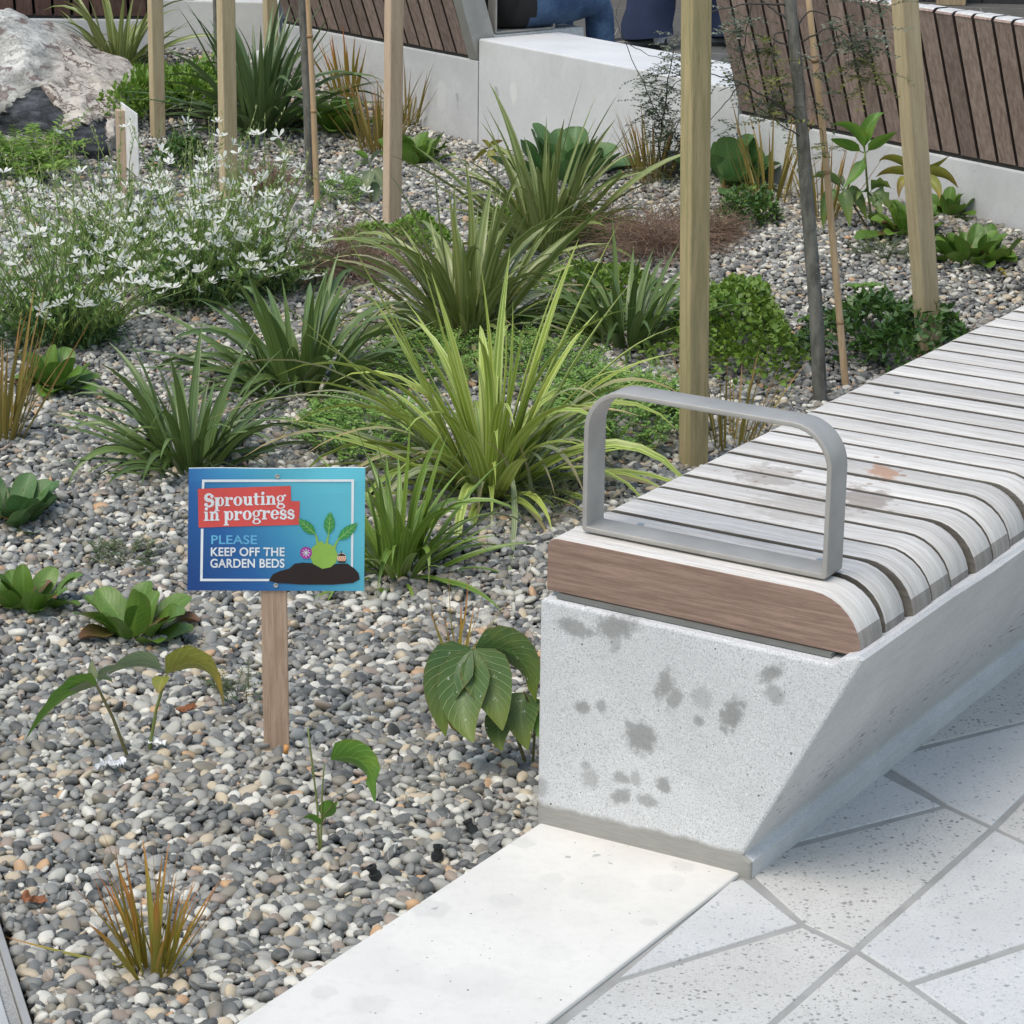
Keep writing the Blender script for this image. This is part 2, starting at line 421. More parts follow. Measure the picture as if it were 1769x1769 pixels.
pv = [
 ('paver_cool', [foot(0.045), foot(0.365), c3]),
 ('paver_warm', [foot(-0.075), foot(0.028), c3, c4, c2, c1]),
 ('paver_cool', [kc, (c0[0], c0[1]), c1, kj]),
 ('paver_warm', [kj, c1, c2, J3lo, tuple(bl(0.334, -1.1)[:2])]),
 ('paver_cool', [c2, c4, far(c4, e4, 2.6), far(d1, d2, 2.2), d1]),
 ('paver_warm', [c2, d1, far(d1, d3, 3.4), J3lo]),
 ('paver_cool', [d1, far(d1, d2, 2.2), (far(d1, d2, 2.2)[0] + 0.35, far(d1, d2, 2.2)[1] - 0.7), far(d1, d3, 3.4)]),
 ('paver_cool', [foot(0.385), foot(0.455), far(e3, e2, 2.0), far(c4, e1, 2.4), c4, c3]),
 ('paver_warm', [c4, far(c4, e1, 2.4), far(c4, e4, 2.6)]),
 ('paver_warm', [foot(0.475), foot(1.25), far(e3, e2, 2.0)]),
 ('paver_cool', [foot(1.26), foot(2.3), tuple(bl(1.5, 2.0)[:2]), far(e3, e2, 2.0)]),
]
for mt, poly in pv:
    try: link('paver', prism('paver', [tuple(p) for p in shrink([tuple(p)[:2] for p in poly], 0.0055)], -0.03, random.uniform(-0.0015, 0.0008), M[mt], 0.0022, 2), pavement)
    except Exception as ex: print('paver', ex)

# white kerb strip the bench stands on
M['kerb'] = concrete('white_concrete', (0.70, 0.675, 0.63), speck=0.07, pores=True, big=0.06, rough=0.7, marks=[(at(q[0], q[1]), q[2], 1, (0.34, 0.34, 0.33), q[3]) for q in ((982, 1484, .007, .8), (1029, 1482, .006, .7), (1048, 1485, .004, .7), (1060, 1494, .0065, .8), (955, 1521, .02, .12), (1000, 1590, .03, .07), (960, 1650, .03, .08), (745, 1575, .03, .22), (820, 1700, .05, .10), (1150, 1530, .03, .12), (1040, 1540, .05, .10), (870, 1560, .025, .14), (1180, 1500, .02, .2), (900, 1460, .02, .22), (640, 1740, .03, .15), (560, 1720, .02, .2), (1120, 1600, .015, .2), (930, 1730, .003, .7), (850, 1640, .0025, .7), (1010, 1680, .002, .7), (752, 1574, .004, .7), (772, 1560, .003, .7), (700, 1690, .03, .08))])
kb = [tuple(bl(0.004, -2.4)[:2]), tuple(bl(0.327, -2.4)[:2]), tuple(bl(0.327, -0.06)[:2]), tuple(bl(0.004, -0.06)[:2])]
tag(link('kerb', prism('kerb', kb, -0.15, 0.004, M['kerb'], 0.004, 2)), kind='structure')
# grey edging at the near left corner
se0, se1 = at(0, 1605), at(52, 1769)
dv = (se1 - se0)[:2]; dv = dv / np.linalg.norm(dv); nv = np.array([dv[1], -dv[0]])
if nv[0] > 0: nv = -nv
def strip(o0, o1, z0, z1, mat, name, parent):
    p = se0[:2] - dv * 3.2; q = se1[:2] + dv * 0.9
    poly = [p + nv * o0, q + nv * o0, q + nv * o1, p + nv * o1]
    return link(name, prism(name, [tuple(x) for x in poly], z0, z1, mat, 0.001, 1), parent)
M['slab'] = concrete('grey_slab', (0.44, 0.44, 0.44), speck=0.25, pores=True, big=0.15)
edg = thing('edging', None, None); edg['kind'] = 'structure'
strip(0, 0.010, -0.1, 0.012, M['steel'], 'steel_edge', edg)
strip(0.0105, 0.026, -0.1, 0.004, concrete('mortar_line', (0.36, 0.355, 0.34), 0.8, True, big=0.3), 'mortar_joint', edg)
strip(0.0265, 0.5, -0.1, 0.009, M['slab'], 'slab', edg)

# ------------------------------------------------------------------ front bench
def c_px(px, py, v=-0.1):   # pixel on the bench's end face -> local (u, z)
    d = _ray(px, py); nrm = B_; P0 = bl(0, v)
    t = ((P0 - EYE) @ nrm) / (d @ nrm); P = EYE + d * t
    return (float((P - BO) @ A_), float(P[2]))
stn = []
for (px, py, rx, ry, an, st) in ((992, 1085, 27, 13, .1, .75), (1066, 1082, 34, 18, -.35, .8), (1062, 1112, 10, 14, 0, .5), (1148, 1184, 14, 26, .35, .8), (1162, 1208, 12, 22, .4, .7), (1003, 1222, 12, 10, 0, .8), (1036, 1222, 9, 10, 0, .7),
                         (1104, 1278, 24, 26, 0, .85), (1092, 1262, 18, 10, .4, .7), (1212, 1205, 16, 18, 0, .4), (1264, 1235, 15, 30, .45, .85), (1206, 1246, 8, 8, 0, .7), (1335, 1162, 20, 12, -.6, .8), (1342, 1198, 16, 15, 0, .6), (1018, 1348, 13, 15, 0, .5),
                         (1070, 1347, 13, 10, 0, .7), (1093, 1347, 9, 11, 0, .5), (1069, 1378, 17, 12, -.5, .75), (1114, 1386, 18, 10, 0, .65), (1142, 1360, 12, 12, 0, .8), (1010, 1325, 8, 8, 0, .5), (935, 1362, 10, 16, 0, .5)):
    u, z = c_px(px, py); s = 1 / 1130.
    stn.append((u, z, rx * s * 1.25, ry * s * 1.1, -an, st))
M['bench_conc'] = concrete('speckled_concrete', (0.60, 0.605, 0.615), speck=0.6, pores=True, stains=stn, band=0.038, big=0.07)
M['bench_side'] = concrete('smooth_concrete_side', (0.60, 0.595, 0.59), speck=0.35, pores=False, big=0.1, dash=True)
bench = thing('bench', 'weathered slatted timber bench on a concrete base with a grey metal armrest', 'bench', tuple(BO), BENCH_ROT)
VEND = 3.3
prof = [(0.0, -0.1), (0.0, 0.347), (0.006, 0.352), (0.462, 0.352), (0.476, 0.364), (0.503, 0.374), (0.509, 0.368), (0.335, 0.040), (0.333, 0.032), (0.345, 0.024), (0.345, -0.1)]
bm = bmesh.new()
def vfront(u, z): return -0.098 - (0.014 * (u / 0.5) * (z / 0.36) if z > 0 else 0) + 0.012 * (u / 0.33) * (1 - max(z, 0) / 0.36)
fr = [bm.verts.new((u, vfront(u, z), z)) for u, z in prof]
N_S = 24
rings = [fr]
for k in range(1, N_S + 1):
    v = -0.1 + (VEND + 0.1) * k / N_S
    rings.append([bm.verts.new((u + (random.uniform(-.0012, .0012) if 3 < i < 7 else 0), v, z + (random.uniform(-.0015, .0015) if 3 < i < 7 else 0))) for i, (u, z) in enumerate(prof)])
f0 = bm.faces.new(fr); bm.faces.new(rings[-1][::-1])
n_p = len(prof)
for a, b in zip(rings[:-1], rings[1:]):
    for i in range(n_p):
        j = (i + 1) % n_p
        f = bm.faces.new((a[i], b[i], b[j], a[j]))
        f.material_index = 1 if 5 <= i <= 9 else 0
bmesh.ops.recalc_face_normals(bm, faces=bm.faces[:])
bmesh.ops.bevel(bm, geom=[e for e in f0.edges], offset=0.0045, segments=2, affect='EDGES', profile=0.5)
base_o = link('concrete_base', bm_mesh('concrete_base', bm, [M['bench_conc'], M['bench_side']]), bench)

def wet(n, base):   # orange and brown spill on the boards, dried dust
    c = n.n('ShaderNodeTexCoord').outputs['Object']
    r_ = base
    # world-like coordinates: the slat's own offset is added through its location attribute
    return r_
def silver_stain(n, base):
    geo = n.n('ShaderNodeNewGeometry').outputs['Position']
    sx = n.n('ShaderNodeSeparateXYZ', {0: geo})
    wob = n.math('MULTIPLY', n.math('SUBTRACT', n.noise(geo, 45, 4, 0.6), 0.5), 2.2)
    def blob(P, r, soft=(0.55, 0.95), squash=1.0):
        dx = n.math('DIVIDE', n.math('SUBTRACT', sx.outputs[0], float(P[0])), r)
        dy = n.math('DIVIDE', n.math('SUBTRACT', sx.outputs[1], float(P[1])), r * squash)
        d = n.math('SQRT', n.math('ADD', n.math('MULTIPLY', dx, dx), n.math('MULTIPLY', dy, dy)))
        return n.math('SUBTRACT', 1.0, n.smooth(n.math('ADD', d, wob), *soft))
    spots = n.voro(geo, 70); sv = n.n('ShaderNodeSeparateColor', {0: n.voro(geo, 70, out=1)}).outputs[0]
    drop = n.math('LESS_THAN', spots, n.math('MULTIPLY', n.smooth(sv, 0.6, 1.0), 0.36))
    o = at(1528, 817, 0.44); b = at(1490, 862, 0.44); g = at(1330, 820, 0.44)
    base = n.mix(n.math('MULTIPLY', blob(b, 0.055, squash=1.3), 0.55), base, (0.17, 0.12, 0.09))
    base = n.mix(n.math('MULTIPLY', blob(at(1390, 878, .44), 0.10, squash=0.9), 0.28), base, (0.25, 0.21, 0.17))
    base = n.mix(n.math('MULTIPLY', blob(g, 0.06, squash=1.2), 0.5), base, (0.27, 0.23, 0.19))
    base = n.mix(n.math('MULTIPLY', blob(o, 0.032, squash=1.6), 0.75), base, (0.40, 0.20, 0.11))
    near = n.math('MAXIMUM', blob(o, 0.11, (0.3, 1.0), 1.4), blob(g, 0.12, (0.3, 1.0), 1.2))
    base = n.mix(n.math('MULTIPLY', n.math('MULTIPLY', drop, near), 0.7), base, (0.26, 0.17, 0.13))
    return base
M['silver'] = timber('silvered_hardwood', (0.55, 0.515, 0.475), (0.75, 0.715, 0.675), 'x', 0.8, 1.0, stain=silver_stain, vary=0.22, bumps=0.5, coord='UV', lines=0.7)
M['brown_end'] = timber('brown_hardwood_face', (0.20, 0.128, 0.098), (0.32, 0.215, 0.17), 'x', 0.75, 1.6, vary=0.02, bumps=0.4, coord='UV', lines=0.35)
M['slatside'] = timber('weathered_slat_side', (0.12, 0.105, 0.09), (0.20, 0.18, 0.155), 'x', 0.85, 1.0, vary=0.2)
M['endgrain'] = timber('weathered_end_grain', (0.26, 0.235, 0.205), (0.38, 0.35, 0.32), 'x', 0.85, 1.0, vary=0.3, bumps=0.6, coord='UV', lines=0.3)
def slat_profile(L=0.492, t0=0.360, t1=0.440, rl=0.016, rr=0.075):
    pts = [(0.004, t0), (L, t0)]
    cx, cz = L - rr, t1 - rr
    for k in range(0, 9): a = k / 8 * PI / 2; pts.append((cx + rr * math.cos(a), cz + rr * math.sin(a)))
    cx, cz = 0.002 + rl, t1 - rl
    for k in range(0, 5): a = PI / 2 + k / 4 * PI / 2; pts.append((cx + rl * math.cos(a), cz + rl * math.sin(a)))
    pts.append((0.002, t0 + 0.004))
    return pts
def slat_mesh(w, prof, first=False):
    arc = [0.0]
    bm = bmesh.new()
    a = [bm.verts.new((u, 0, z)) for u, z in prof]; b = [bm.verts.new((u, w, z)) for u, z in prof]
    f1 = bm.faces.new(a); f2 = bm.faces.new(b[::-1]); n = len(prof)
    for i in range(n):
        j = (i + 1) % n; f = bm.faces.new((a[i], b[i], b[j], a[j]))
        zc = (a[i].co.z + a[j].co.z) / 2; uc = (a[i].co.x + a[j].co.x) / 2
        f.material_index = 2 if (uc > 0.488 and zc < 0.40) else 0
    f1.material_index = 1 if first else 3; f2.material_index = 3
    bmesh.ops.recalc_face_normals(bm, faces=bm.faces[:])
    bmesh.ops.bevel(bm, geom=[e for e in bm.edges if any(f in (f1, f2) for f in e.link_faces) and f1.is_valid], offset=0.0016, segments=2, affect='EDGES', profile=0.5, material=-1)
    # u runs along the grain, around the rounded end; v across
    uvl = bm.loops.layers.uv.new('UVMap'); cx_, cz_, rr_ = 0.492 - 0.075, 0.365, 0.075
    for f in bm.faces:
        for lp in f.loops:
            c = lp.vert.co
            if c.x > cx_ and c.z > cz_: u = cx_ + rr_ * (PI / 2 - math.atan2(c.z - cz_, max(1e-5, c.x - cx_)))
            elif c.x > cx_: u = cx_ + rr_ * PI / 2 + (cz_ - c.z)
            else: u = c.x
            lp[uvl].uv = (u, c.y) if abs(f.normal.y) < .6 else (c.x, c.z)
    me = bm_mesh('slat', bm, [M['silver'], M['brown_end'], M['endgrain'], M['slatside']])
    me.polygons.foreach_set('use_smooth', [len(p.vertices) == 4 for p in me.polygons])
    return me
SP = 0.07414
sprof = slat_profile()
sm0 = slat_mesh(0.0715, sprof, True); sms = [slat_mesh(0.0634, slat_profile(L=0.492 + d)) for d in (0, -0.003, 0.003)]
screw_v, screw_f = lathe([(0.0, 0.0), (0.0052, 0.0), (0.0052, 0.0012), (0.004, 0.0016), (0.0012, 0.0008), (0.0, 0.0008)], 14)
screw_me = mesh_from('screw', screw_v, screw_f, M['screwsteel'])
for k in range(0, 45):
    v0 = -0.083 if k == 0 else (k - 1) * SP + 0.0055
    me = sm0 if k == 0 else sms[k % 3]
    s = link('slat', me, bench, (random.uniform(-.001, .001), v0, random.uniform(-.0008, .0008)))
    if k in (1, 13, 25):
        for u in (0.085, 0.375 if k == 13 else 0.37):
            link('screw', screw_me, s, (u, 0.033, 0.4400))
link('bearer', box_mesh('bearer', 0.022, 0.452, -0.090, VEND, 0.3535, 0.3590, M['darksteel']), bench)
# armrest: a bent flat bar
def armrest_mesh(u0, u1, z0, z1, w, th, r):
    def loop(o):
        pts = []
        a, b, c, d = u0 + o, u1 - o, z0 + o, z1 - o
        rr = r - o
        for k in range(9): an = PI - k / 8 * PI / 2; pts.append((a + rr + rr * math.cos(an), d - rr + rr * math.sin(an)))
        for k in range(9): an = PI / 2 - k / 8 * PI / 2; pts.append((b - rr + rr * math.cos(an), d - rr + rr * math.sin(an)))
        r2 = 0.006 if o == 0 else 0.002
        for k in range(4): an = -k / 3 * PI / 2; pts.append((b - r2 + r2 * math.cos(an), c + r2 + r2 * math.sin(an)))
        for k in range(4): an = -PI / 2 - k / 3 * PI / 2; pts.append((a + r2 + r2 * math.cos(an), c + r2 + r2 * math.sin(an)))
        return pts
    o, i = loop(0), loop(th); n = len(o); bm = bmesh.new()
    vs = [[bm.verts.new((u, y, z)) for u, z in L] for y in (0, w) for L in (o, i)]
    for k in range(n):
        j = (k + 1) % n
        bm.faces.new((vs[0][k], vs[0][j], vs[1][j], vs[1][k])); bm.faces.new((vs[2][j], vs[2][k], vs[3][k], vs[3][j]))
        bm.faces.new((vs[0][j], vs[0][k], vs[2][k], vs[2][j])); bm.faces.new((vs[1][k], vs[1][j], vs[3][j], vs[3][k]))
    bmesh.ops.recalc_face_normals(bm, faces=bm.faces[:])
    bmesh.ops.bevel(bm, geom=[e for e in bm.edges if e.calc_face_angle(0) > 1.2], offset=0.0012, segments=2, affect='EDGES', profile=0.5)
    me = bm_mesh('armrest', bm, M['steel']); me.polygons.foreach_set('use_smooth', [True] * len(me.polygons)); return me
ar = link('armrest', armrest_mesh(0.034, 0.418, 0, 0.212, 0.050, 0.0075, 0.062), bench, (0, -0.043, 0.4435))
# spacers that hold the armrest just off the boards
for u in (0.09, 0.36): link('spacer', box_mesh('spacer', u, u + 0.03, 0.01, 0.04, -0.0045, -0.0002, M['darksteel']), ar)

# ------------------------------------------------------------------ back wall with seats
WB = np.array([-0.138, 9.440]); WD = np.array([1.419, 7.325]); WN = np.array([-0.924, 10.431])
d34 = (WD - WB) / np.linalg.norm(WD - WB); n34 = np.array([-d34[1], d34[0]])      # away from the bed
if n34[1] < 0: n34 = -n34
d2 = (WN - WB) / np.linalg.norm(WN - WB); n2 = np.array([d2[1], -d2[0]])
if n2[0] < 0: n2 = -n2
def onwall(px, py, P, nrm):
    d = _ray(px, py); nn_ = np.array([nrm[0], nrm[1], 0]); P0 = np.array([P[0], P[1], 0]); return EYE + d * (((P0 - EYE) @ nn_) / (d @ nn_))
GREY_, PALE_ = (0.33, 0.33, 0.32), (0.72, 0.72, 0.70)
wm2 = [(onwall(790, 168, WB, n2), .010, 2.2, GREY_, .6), (onwall(791, 185, WB, n2), .007, 3.5, GREY_, .35), (onwall(762, 165, WB, n2), .03, 2, PALE_, .4), (onwall(700, 130, WB, n2), .02, 1.5, GREY_, .12), (onwall(1400, 205, WD, n34), .03, 2, GREY_, .10), (onwall(1700, 340, WD, n34), .05, 1.2, GREY_, .12)]
wm3 = [(onwall(858, 158, WB, n34), .012, 1.6, GREY_, .6), (onwall(887, 160, WB, n34), .022, 1.9, PALE_, .8), (onwall(942, 168, WB, n34), .004, 1, GREY_, .7), (onwall(960, 110, WB, n34), .04, 1.5, GREY_, .10), (onwall(1100, 200, WB, n34), .05, 1.5, GREY_, .10)]
M['wallc'] = concrete('pale_wall_concrete', (0.60, 0.60, 0.60), speck=0.14, pores=True, big=0.12, marks=wm2)
M['wallc2'] = concrete('pale_block_concrete', (0.64, 0.64, 0.64), speck=0.06, pores=False, big=0.08, marks=wm3)
M['walltop'] = M['wallc2']
def wall_prism(name, P, Q, nrm, depth, z0, z1, mat, parent, g=0.004):
    d = (Q - P) / np.linalg.norm(Q - P)
    p, q = P + d * g, Q - d * g
    poly = [p, q, q + nrm * depth, p + nrm * depth]
    ar_ = sum(poly[i][0] * poly[(i + 1) % 4][1] - poly[(i + 1) % 4][0] * poly[i][1] for i in range(4))
    if ar_ < 0: poly = poly[::-1]
    return link(name, prism(name, [tuple(x) for x in poly], z0, z1, mat, 0.006, 2), parent)
M['backwood'] = timber('brown_seatback_timber', (0.27, 0.185, 0.155), (0.46, 0.345, 0.295), 'z', 0.75, 0.9, vary=0.35, bumps=0.35, lines=0.25)
M['backwood_red'] = timber('dark_red_seatback_timber', (0.11, 0.058, 0.046), (0.19, 0.108, 0.088), 'z', 0.7, 0.9, vary=0.25)
M['captop'] = timber('bleached_cap', (0.50, 0.49, 0.475), (0.68, 0.665, 0.65), 'y', 0.8, 1.0, vary=0.08)
M['backside'] = plain('dark_board_side', (0.06, 0.042, 0.035), 0.8)
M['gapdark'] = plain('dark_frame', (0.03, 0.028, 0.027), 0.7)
def seatback_mesh(w, lean, z0, z1, th, mats):
    """one upright board leaning over the bed; local x along the wall, -y towards the bed"""
    prof = [(0.0, z0), (-lean, z1 - 0.012)]
    r = 0.018
    for k in range(1, 5): a = PI - k / 4 * PI / 2; prof.append((-lean + r + r * math.cos(a) - 0.004, z1 - r + r * math.sin(a)))
    prof += [(-lean + th, z1), (-lean + th + 0.012, z1 - 0.03), (th + 0.012, z0)]
    bm = bmesh.new()
    a = [bm.verts.new((0, y, z)) for y, z in prof]; b = [bm.verts.new((w, y, z)) for y, z in prof]; n = len(prof)
    f1 = bm.faces.new(a); f2 = bm.faces.new(b[::-1]); f1.material_index = 2; f2.material_index = 2
    for i in range(n):
        j = (i + 1) % n; f = bm.faces.new((a[i], b[i], b[j], a[j])); f.material_index = 1 if 3 <= i <= 5 else 0
    bmesh.ops.recalc_face_normals(bm, faces=bm.faces[:])
    return bm_mesh('slat', bm, mats)
def back_row(parent, P, d, nrm, length, start, lean, z1, mats, th=0.05, pitch=SP):
    """slats along P + d*s; local frame x=d, y=nrm"""
    rot = math.atan2(d[1], d[0])
    flip = (d[0] * nrm[1] - d[1] * nrm[0]) < 0
    k = 0; me = seatback_mesh(pitch - 0.0115, lean, 0.312, z1, th, mats)
    if flip:
        me.transform(Matrix.Scale(-1, 4, (0, 1, 0))); me.flip_normals()
    s = start
    while s + pitch < length:
        p = P + d * s
        link('slat', me, parent, (p[0], p[1], random.uniform(-.0015, .0015)), (0, 0, rot)); s += pitch; k += 1
def back_frame(parent, P, d, nrm, s0, s1, name='frame_rail'):
    q = [P + d * s0 + nrm * 0.004, P + d * s1 + nrm * 0.004, P + d * s1 + nrm * 0.07, P + d * s0 + nrm * 0.07]
    link(name, prism(name, [tuple(x) for x in ordered(q)], 0.3005, 0.318, M['gapdark']), parent)
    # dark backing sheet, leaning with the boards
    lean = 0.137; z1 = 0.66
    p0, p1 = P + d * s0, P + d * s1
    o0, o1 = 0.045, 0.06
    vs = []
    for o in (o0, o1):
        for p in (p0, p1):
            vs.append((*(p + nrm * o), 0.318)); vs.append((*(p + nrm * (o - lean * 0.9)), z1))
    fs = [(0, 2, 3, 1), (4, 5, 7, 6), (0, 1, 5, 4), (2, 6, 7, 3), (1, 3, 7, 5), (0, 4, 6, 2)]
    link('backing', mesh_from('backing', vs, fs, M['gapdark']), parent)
def ordered(poly):
    ar_ = sum(poly[i][0] * poly[(i + 1) % 4][1] - poly[(i + 1) % 4][0] * poly[i][1] for i in range(4))
    return poly if ar_ > 0 else poly[::-1]
def seat_deck(parent, P, d, nrm, s0, s1):
    q = [P + d * s0 + nrm * 0.08, P + d * s1 + nrm * 0.08, P + d * s1 + nrm * 0.5, P + d * s0 + nrm * 0.5]
    link('seat', prism('seat', [tuple(x) for x in ordered(q)], 0.3005, 0.384, M['captop'], 0.008, 2), parent)

L3 = np.linalg.norm(np.array([0.683, 8.295]) - WB)
# low block between the two seats
blk = thing('concrete_block', 'low pale concrete block seat between the two slatted seat backs', 'block')
wall_prism('block', WB, WB + d34 * L3, n34, 0.36, -0.1, 0.378, M['wallc2'], blk, 0.003)
# right seat
s4 = thing('backed_seat', 'long brown board seat back with bleached tops on a low wall, right of the block', 'bench')
wall_prism('concrete_wall', WB + d34 * L3, WB + d34 * (L3 + 2.6), n34, 0.5, -0.1, 0.30, M['wallc'], s4)
P4 = WB + d34 * L3
back_frame(s4, P4, d34, n34, 0.012, 2.55)
back_row(s4, P4, d34, n34, 2.6, 0.010, 0.137, 0.735, [M['backwood'], M['captop'], M['backside']], th=0.055)
seat_deck(s4, P4, d34, n34, 0.02, 2.5)
# middle seat
s2 = thing('backed_seat', 'seat back of brown upright boards with a grey steel end plate, left of the block', 'bench')
Lm = np.linalg.norm(WN - WB)
wall_prism('concrete_wall', WB, WN, n2, 0.5, -0.1, 0.30, M['wallc'], s2)
back_frame(s2, WB, d2, n2, 0.065, Lm)
back_row(s2, WB, d2, n2, Lm + 0.02, 0.062, 0.15, 0.735, [M['backwood'], M['captop'], M['backside']], th=0.055)
seat_deck(s2, WB, d2, n2, 0.02, Lm)
def end_plate(parent, P, d, nrm, s0, s1, lean, z0, z1, y0, y1, mat):
    vs = []
    for s in (s0, s1):
        for z, l in ((z0, 0.0), (z1, lean)):
            for y in (y0, y1): vs.append((*(P + d * s + nrm * (y - l)), z))
    fs = [(0, 1, 3, 2), (4, 6, 7, 5), (0, 2, 6, 4), (1, 5, 7, 3), (2, 3, 7, 6), (0, 4, 5, 1)]
    link('end_plate', mesh_from('end_plate', vs, fs, mat), parent)
end_plate(s2, WB, d2, n2, 0.004, 0.056, 0.15, 0.302, 0.74, -0.002, 0.10, M['steel'])
# its armrest, the loop of flat bar at the end of the seat
ap = WB + d2 * 0.02 + n2 * 0.09
am = armrest_mesh(0.0, 0.275, 0, 0.24, 0.045, 0.0075, 0.05)
link('armrest', am, s2, (ap[0], ap[1], 0.3845), (0, 0, math.atan2(n2[1], n2[0])))
# left: pier and far seat
PL = np.array([-0.934, 10.452]); PR = np.array([-1.40, 10.50])
s1 = thing('concrete_pier', 'pale concrete pier with a stained face behind the garden stakes', 'pier')
wall_prism('pier', PR, PL, np.array([0.1, 0.995]), 0.5, -0.1, 0.378, concrete('pale_pier_concrete', (0.58, 0.575, 0.56), 0.12, True, big=0.12, stains=((-1.165, 0.20, 0.02, 0.02, 0.4, 0.8),)), s1, 0.002)
s0 = thing('backed_seat', 'dark red seat back boards on a pale wall above the boulder', 'bench')
PF = np.array([-3.4, 10.45])
dl = (PR - PF) / np.linalg.norm(PR - PF); nl = np.array([-dl[1], dl[0]])
wall_prism('concrete_wall', PF, PR, nl, 0.5, -0.1, 0.30, M['wallc'], s0)
Ll = np.linalg.norm(PR - PF)
back_frame(s0, PF, dl, nl, 0.01, Ll - 0.01)
back_row(s0, PF, dl, nl, Ll, 0.02, 0.10, 0.735, [M['backwood_red'], M['captop'], M['backside']], th=0.055)
seat_deck(s0, PF, dl, nl, 0.02, Ll - 0.02)

# ------------------------------------------------------------------ plaza and shopfront beyond
def plaza_mat():
    n = NT('dark_plaza_paving')
    c = n.coord()
    base = n.mix(n.smooth(n.noise(n.coord(scale=(1.5, 14, 1)), 6, 4), 0.3, 0.7), (0.075, 0.073, 0.07), (0.13, 0.127, 0.12))
    n.P(Base_Color=base, Roughness=0.75, Normal=n.bump(n.noise(c, 40, 3), 0.2, 0.002)); return n.m
M['plaza'] = plaza_mat(); M['plazajoint'] = plain('pale_joint', (0.30, 0.295, 0.28), 0.9)
plaza = thing('plaza_paving', None, None); plaza['kind'] = 'structure'
rotp = -0.10
pz = link('joint_bed', prism('joint_bed', [tuple(PF + nl * 0.45), tuple(PR + nl * 0.45), tuple(PL + nl * 0.45), tuple(WN + n2 * 0.40), tuple(WB + n2 * 0.33), tuple(WB + d34 * L3 + n34 * 0.33), tuple(WB + d34 * (L3 + 2.6) + n34 * 0.33), (9, 9), (9, 30), (-7, 30), (-7, 11)], -0.08, -0.004, M['plazajoint']), plaza)
pme = box_mesh('paver', 0, 1.195, 0, 0.372, -0.03, 0.0, M['plaza'], 0.003)
cb, sb = math.cos(rotp), math.sin(rotp)
for j in range(12):
    for i in range(5):
        x, y = -1.6 + i * 1.2 + (0.6 if j % 2 else 0), 10.45 + j * 0.4
        X, Y = x * cb - (y - 10) * sb, 10 + x * sb + (y - 10) * cb
        if np.dot(np.array([X, Y]) - WB, n34) < 0.55 and X > -0.1: continue
        if X < 0.35 - (Y - 10.5) * 0.9: continue
        link('paver', pme, plaza, (X, Y, random.uniform(-.001, .001)), (0, 0, rotp))
M['facade'] = plain('dark_shopfront_panel', (0.035, 0.037, 0.04), 0.35); M['facade_black'] = plain('black_opening', (0.008, 0.008, 0.009), 0.4)
M['facpost'] = timber('shopfront_timber', (0.30, 0.22, 0.13), (0.42, 0.32, 0.20), 'z')
sf = thing('shopfront', 'dark panelled shopfront with a timber post across the plaza', 'building', (0.6, 14.2, 0), -0.10)
link('wall', box_mesh('wall', -3.5, 0.93, 0, 0.3, -0.05, 3.0, M['facade_black']), sf)
link('wall', box_mesh('wall', 0.935, 5, 0.02, 0.3, -0.05, 3.0, M['gapdark']), sf)
for i in range(4):
    for j in range(6):
        link('panel', box_mesh('panel', 0.945 + i * 0.30, 0.945 + i * 0.30 + 0.293, 0.0, 0.019, 0.0 + j * 0.30, j * 0.30 + 0.293, M['facade'], 0.002), sf)
link('post', box_mesh('post', 1.60, 1.75, -0.14, -0.02, 0, 3.0, M['facpost'], 0.004), sf)

# ------------------------------------------------------------------ gravel bed
xs = np.linspace(-3.2, 2.4, 57); ys = np.linspace(2.3, 11.6, 94)
bedv, bedf = [], []
for y in ys:
    for x in xs: bedv.append((x, y, float(gz(x, y)) - 0.022))
nx = len(xs)
for j in range(len(ys) - 1):
    for i in range(nx - 1):
        cx, cy = (xs[i] + xs[i + 1]) / 2, (ys[j] + ys[j + 1]) / 2
        P = np.array([cx, cy, 0]) - BO
        if P @ A_ > 0.10: continue
        bedf.append((j * nx + i, j * nx + i + 1, (j + 1) * nx + i + 1, (j + 1) * nx + i))
bed = tag(link('gravel_bed', mesh_from('gravel_bed', bedv, bedf, M['soil'], True)), kind='structure')

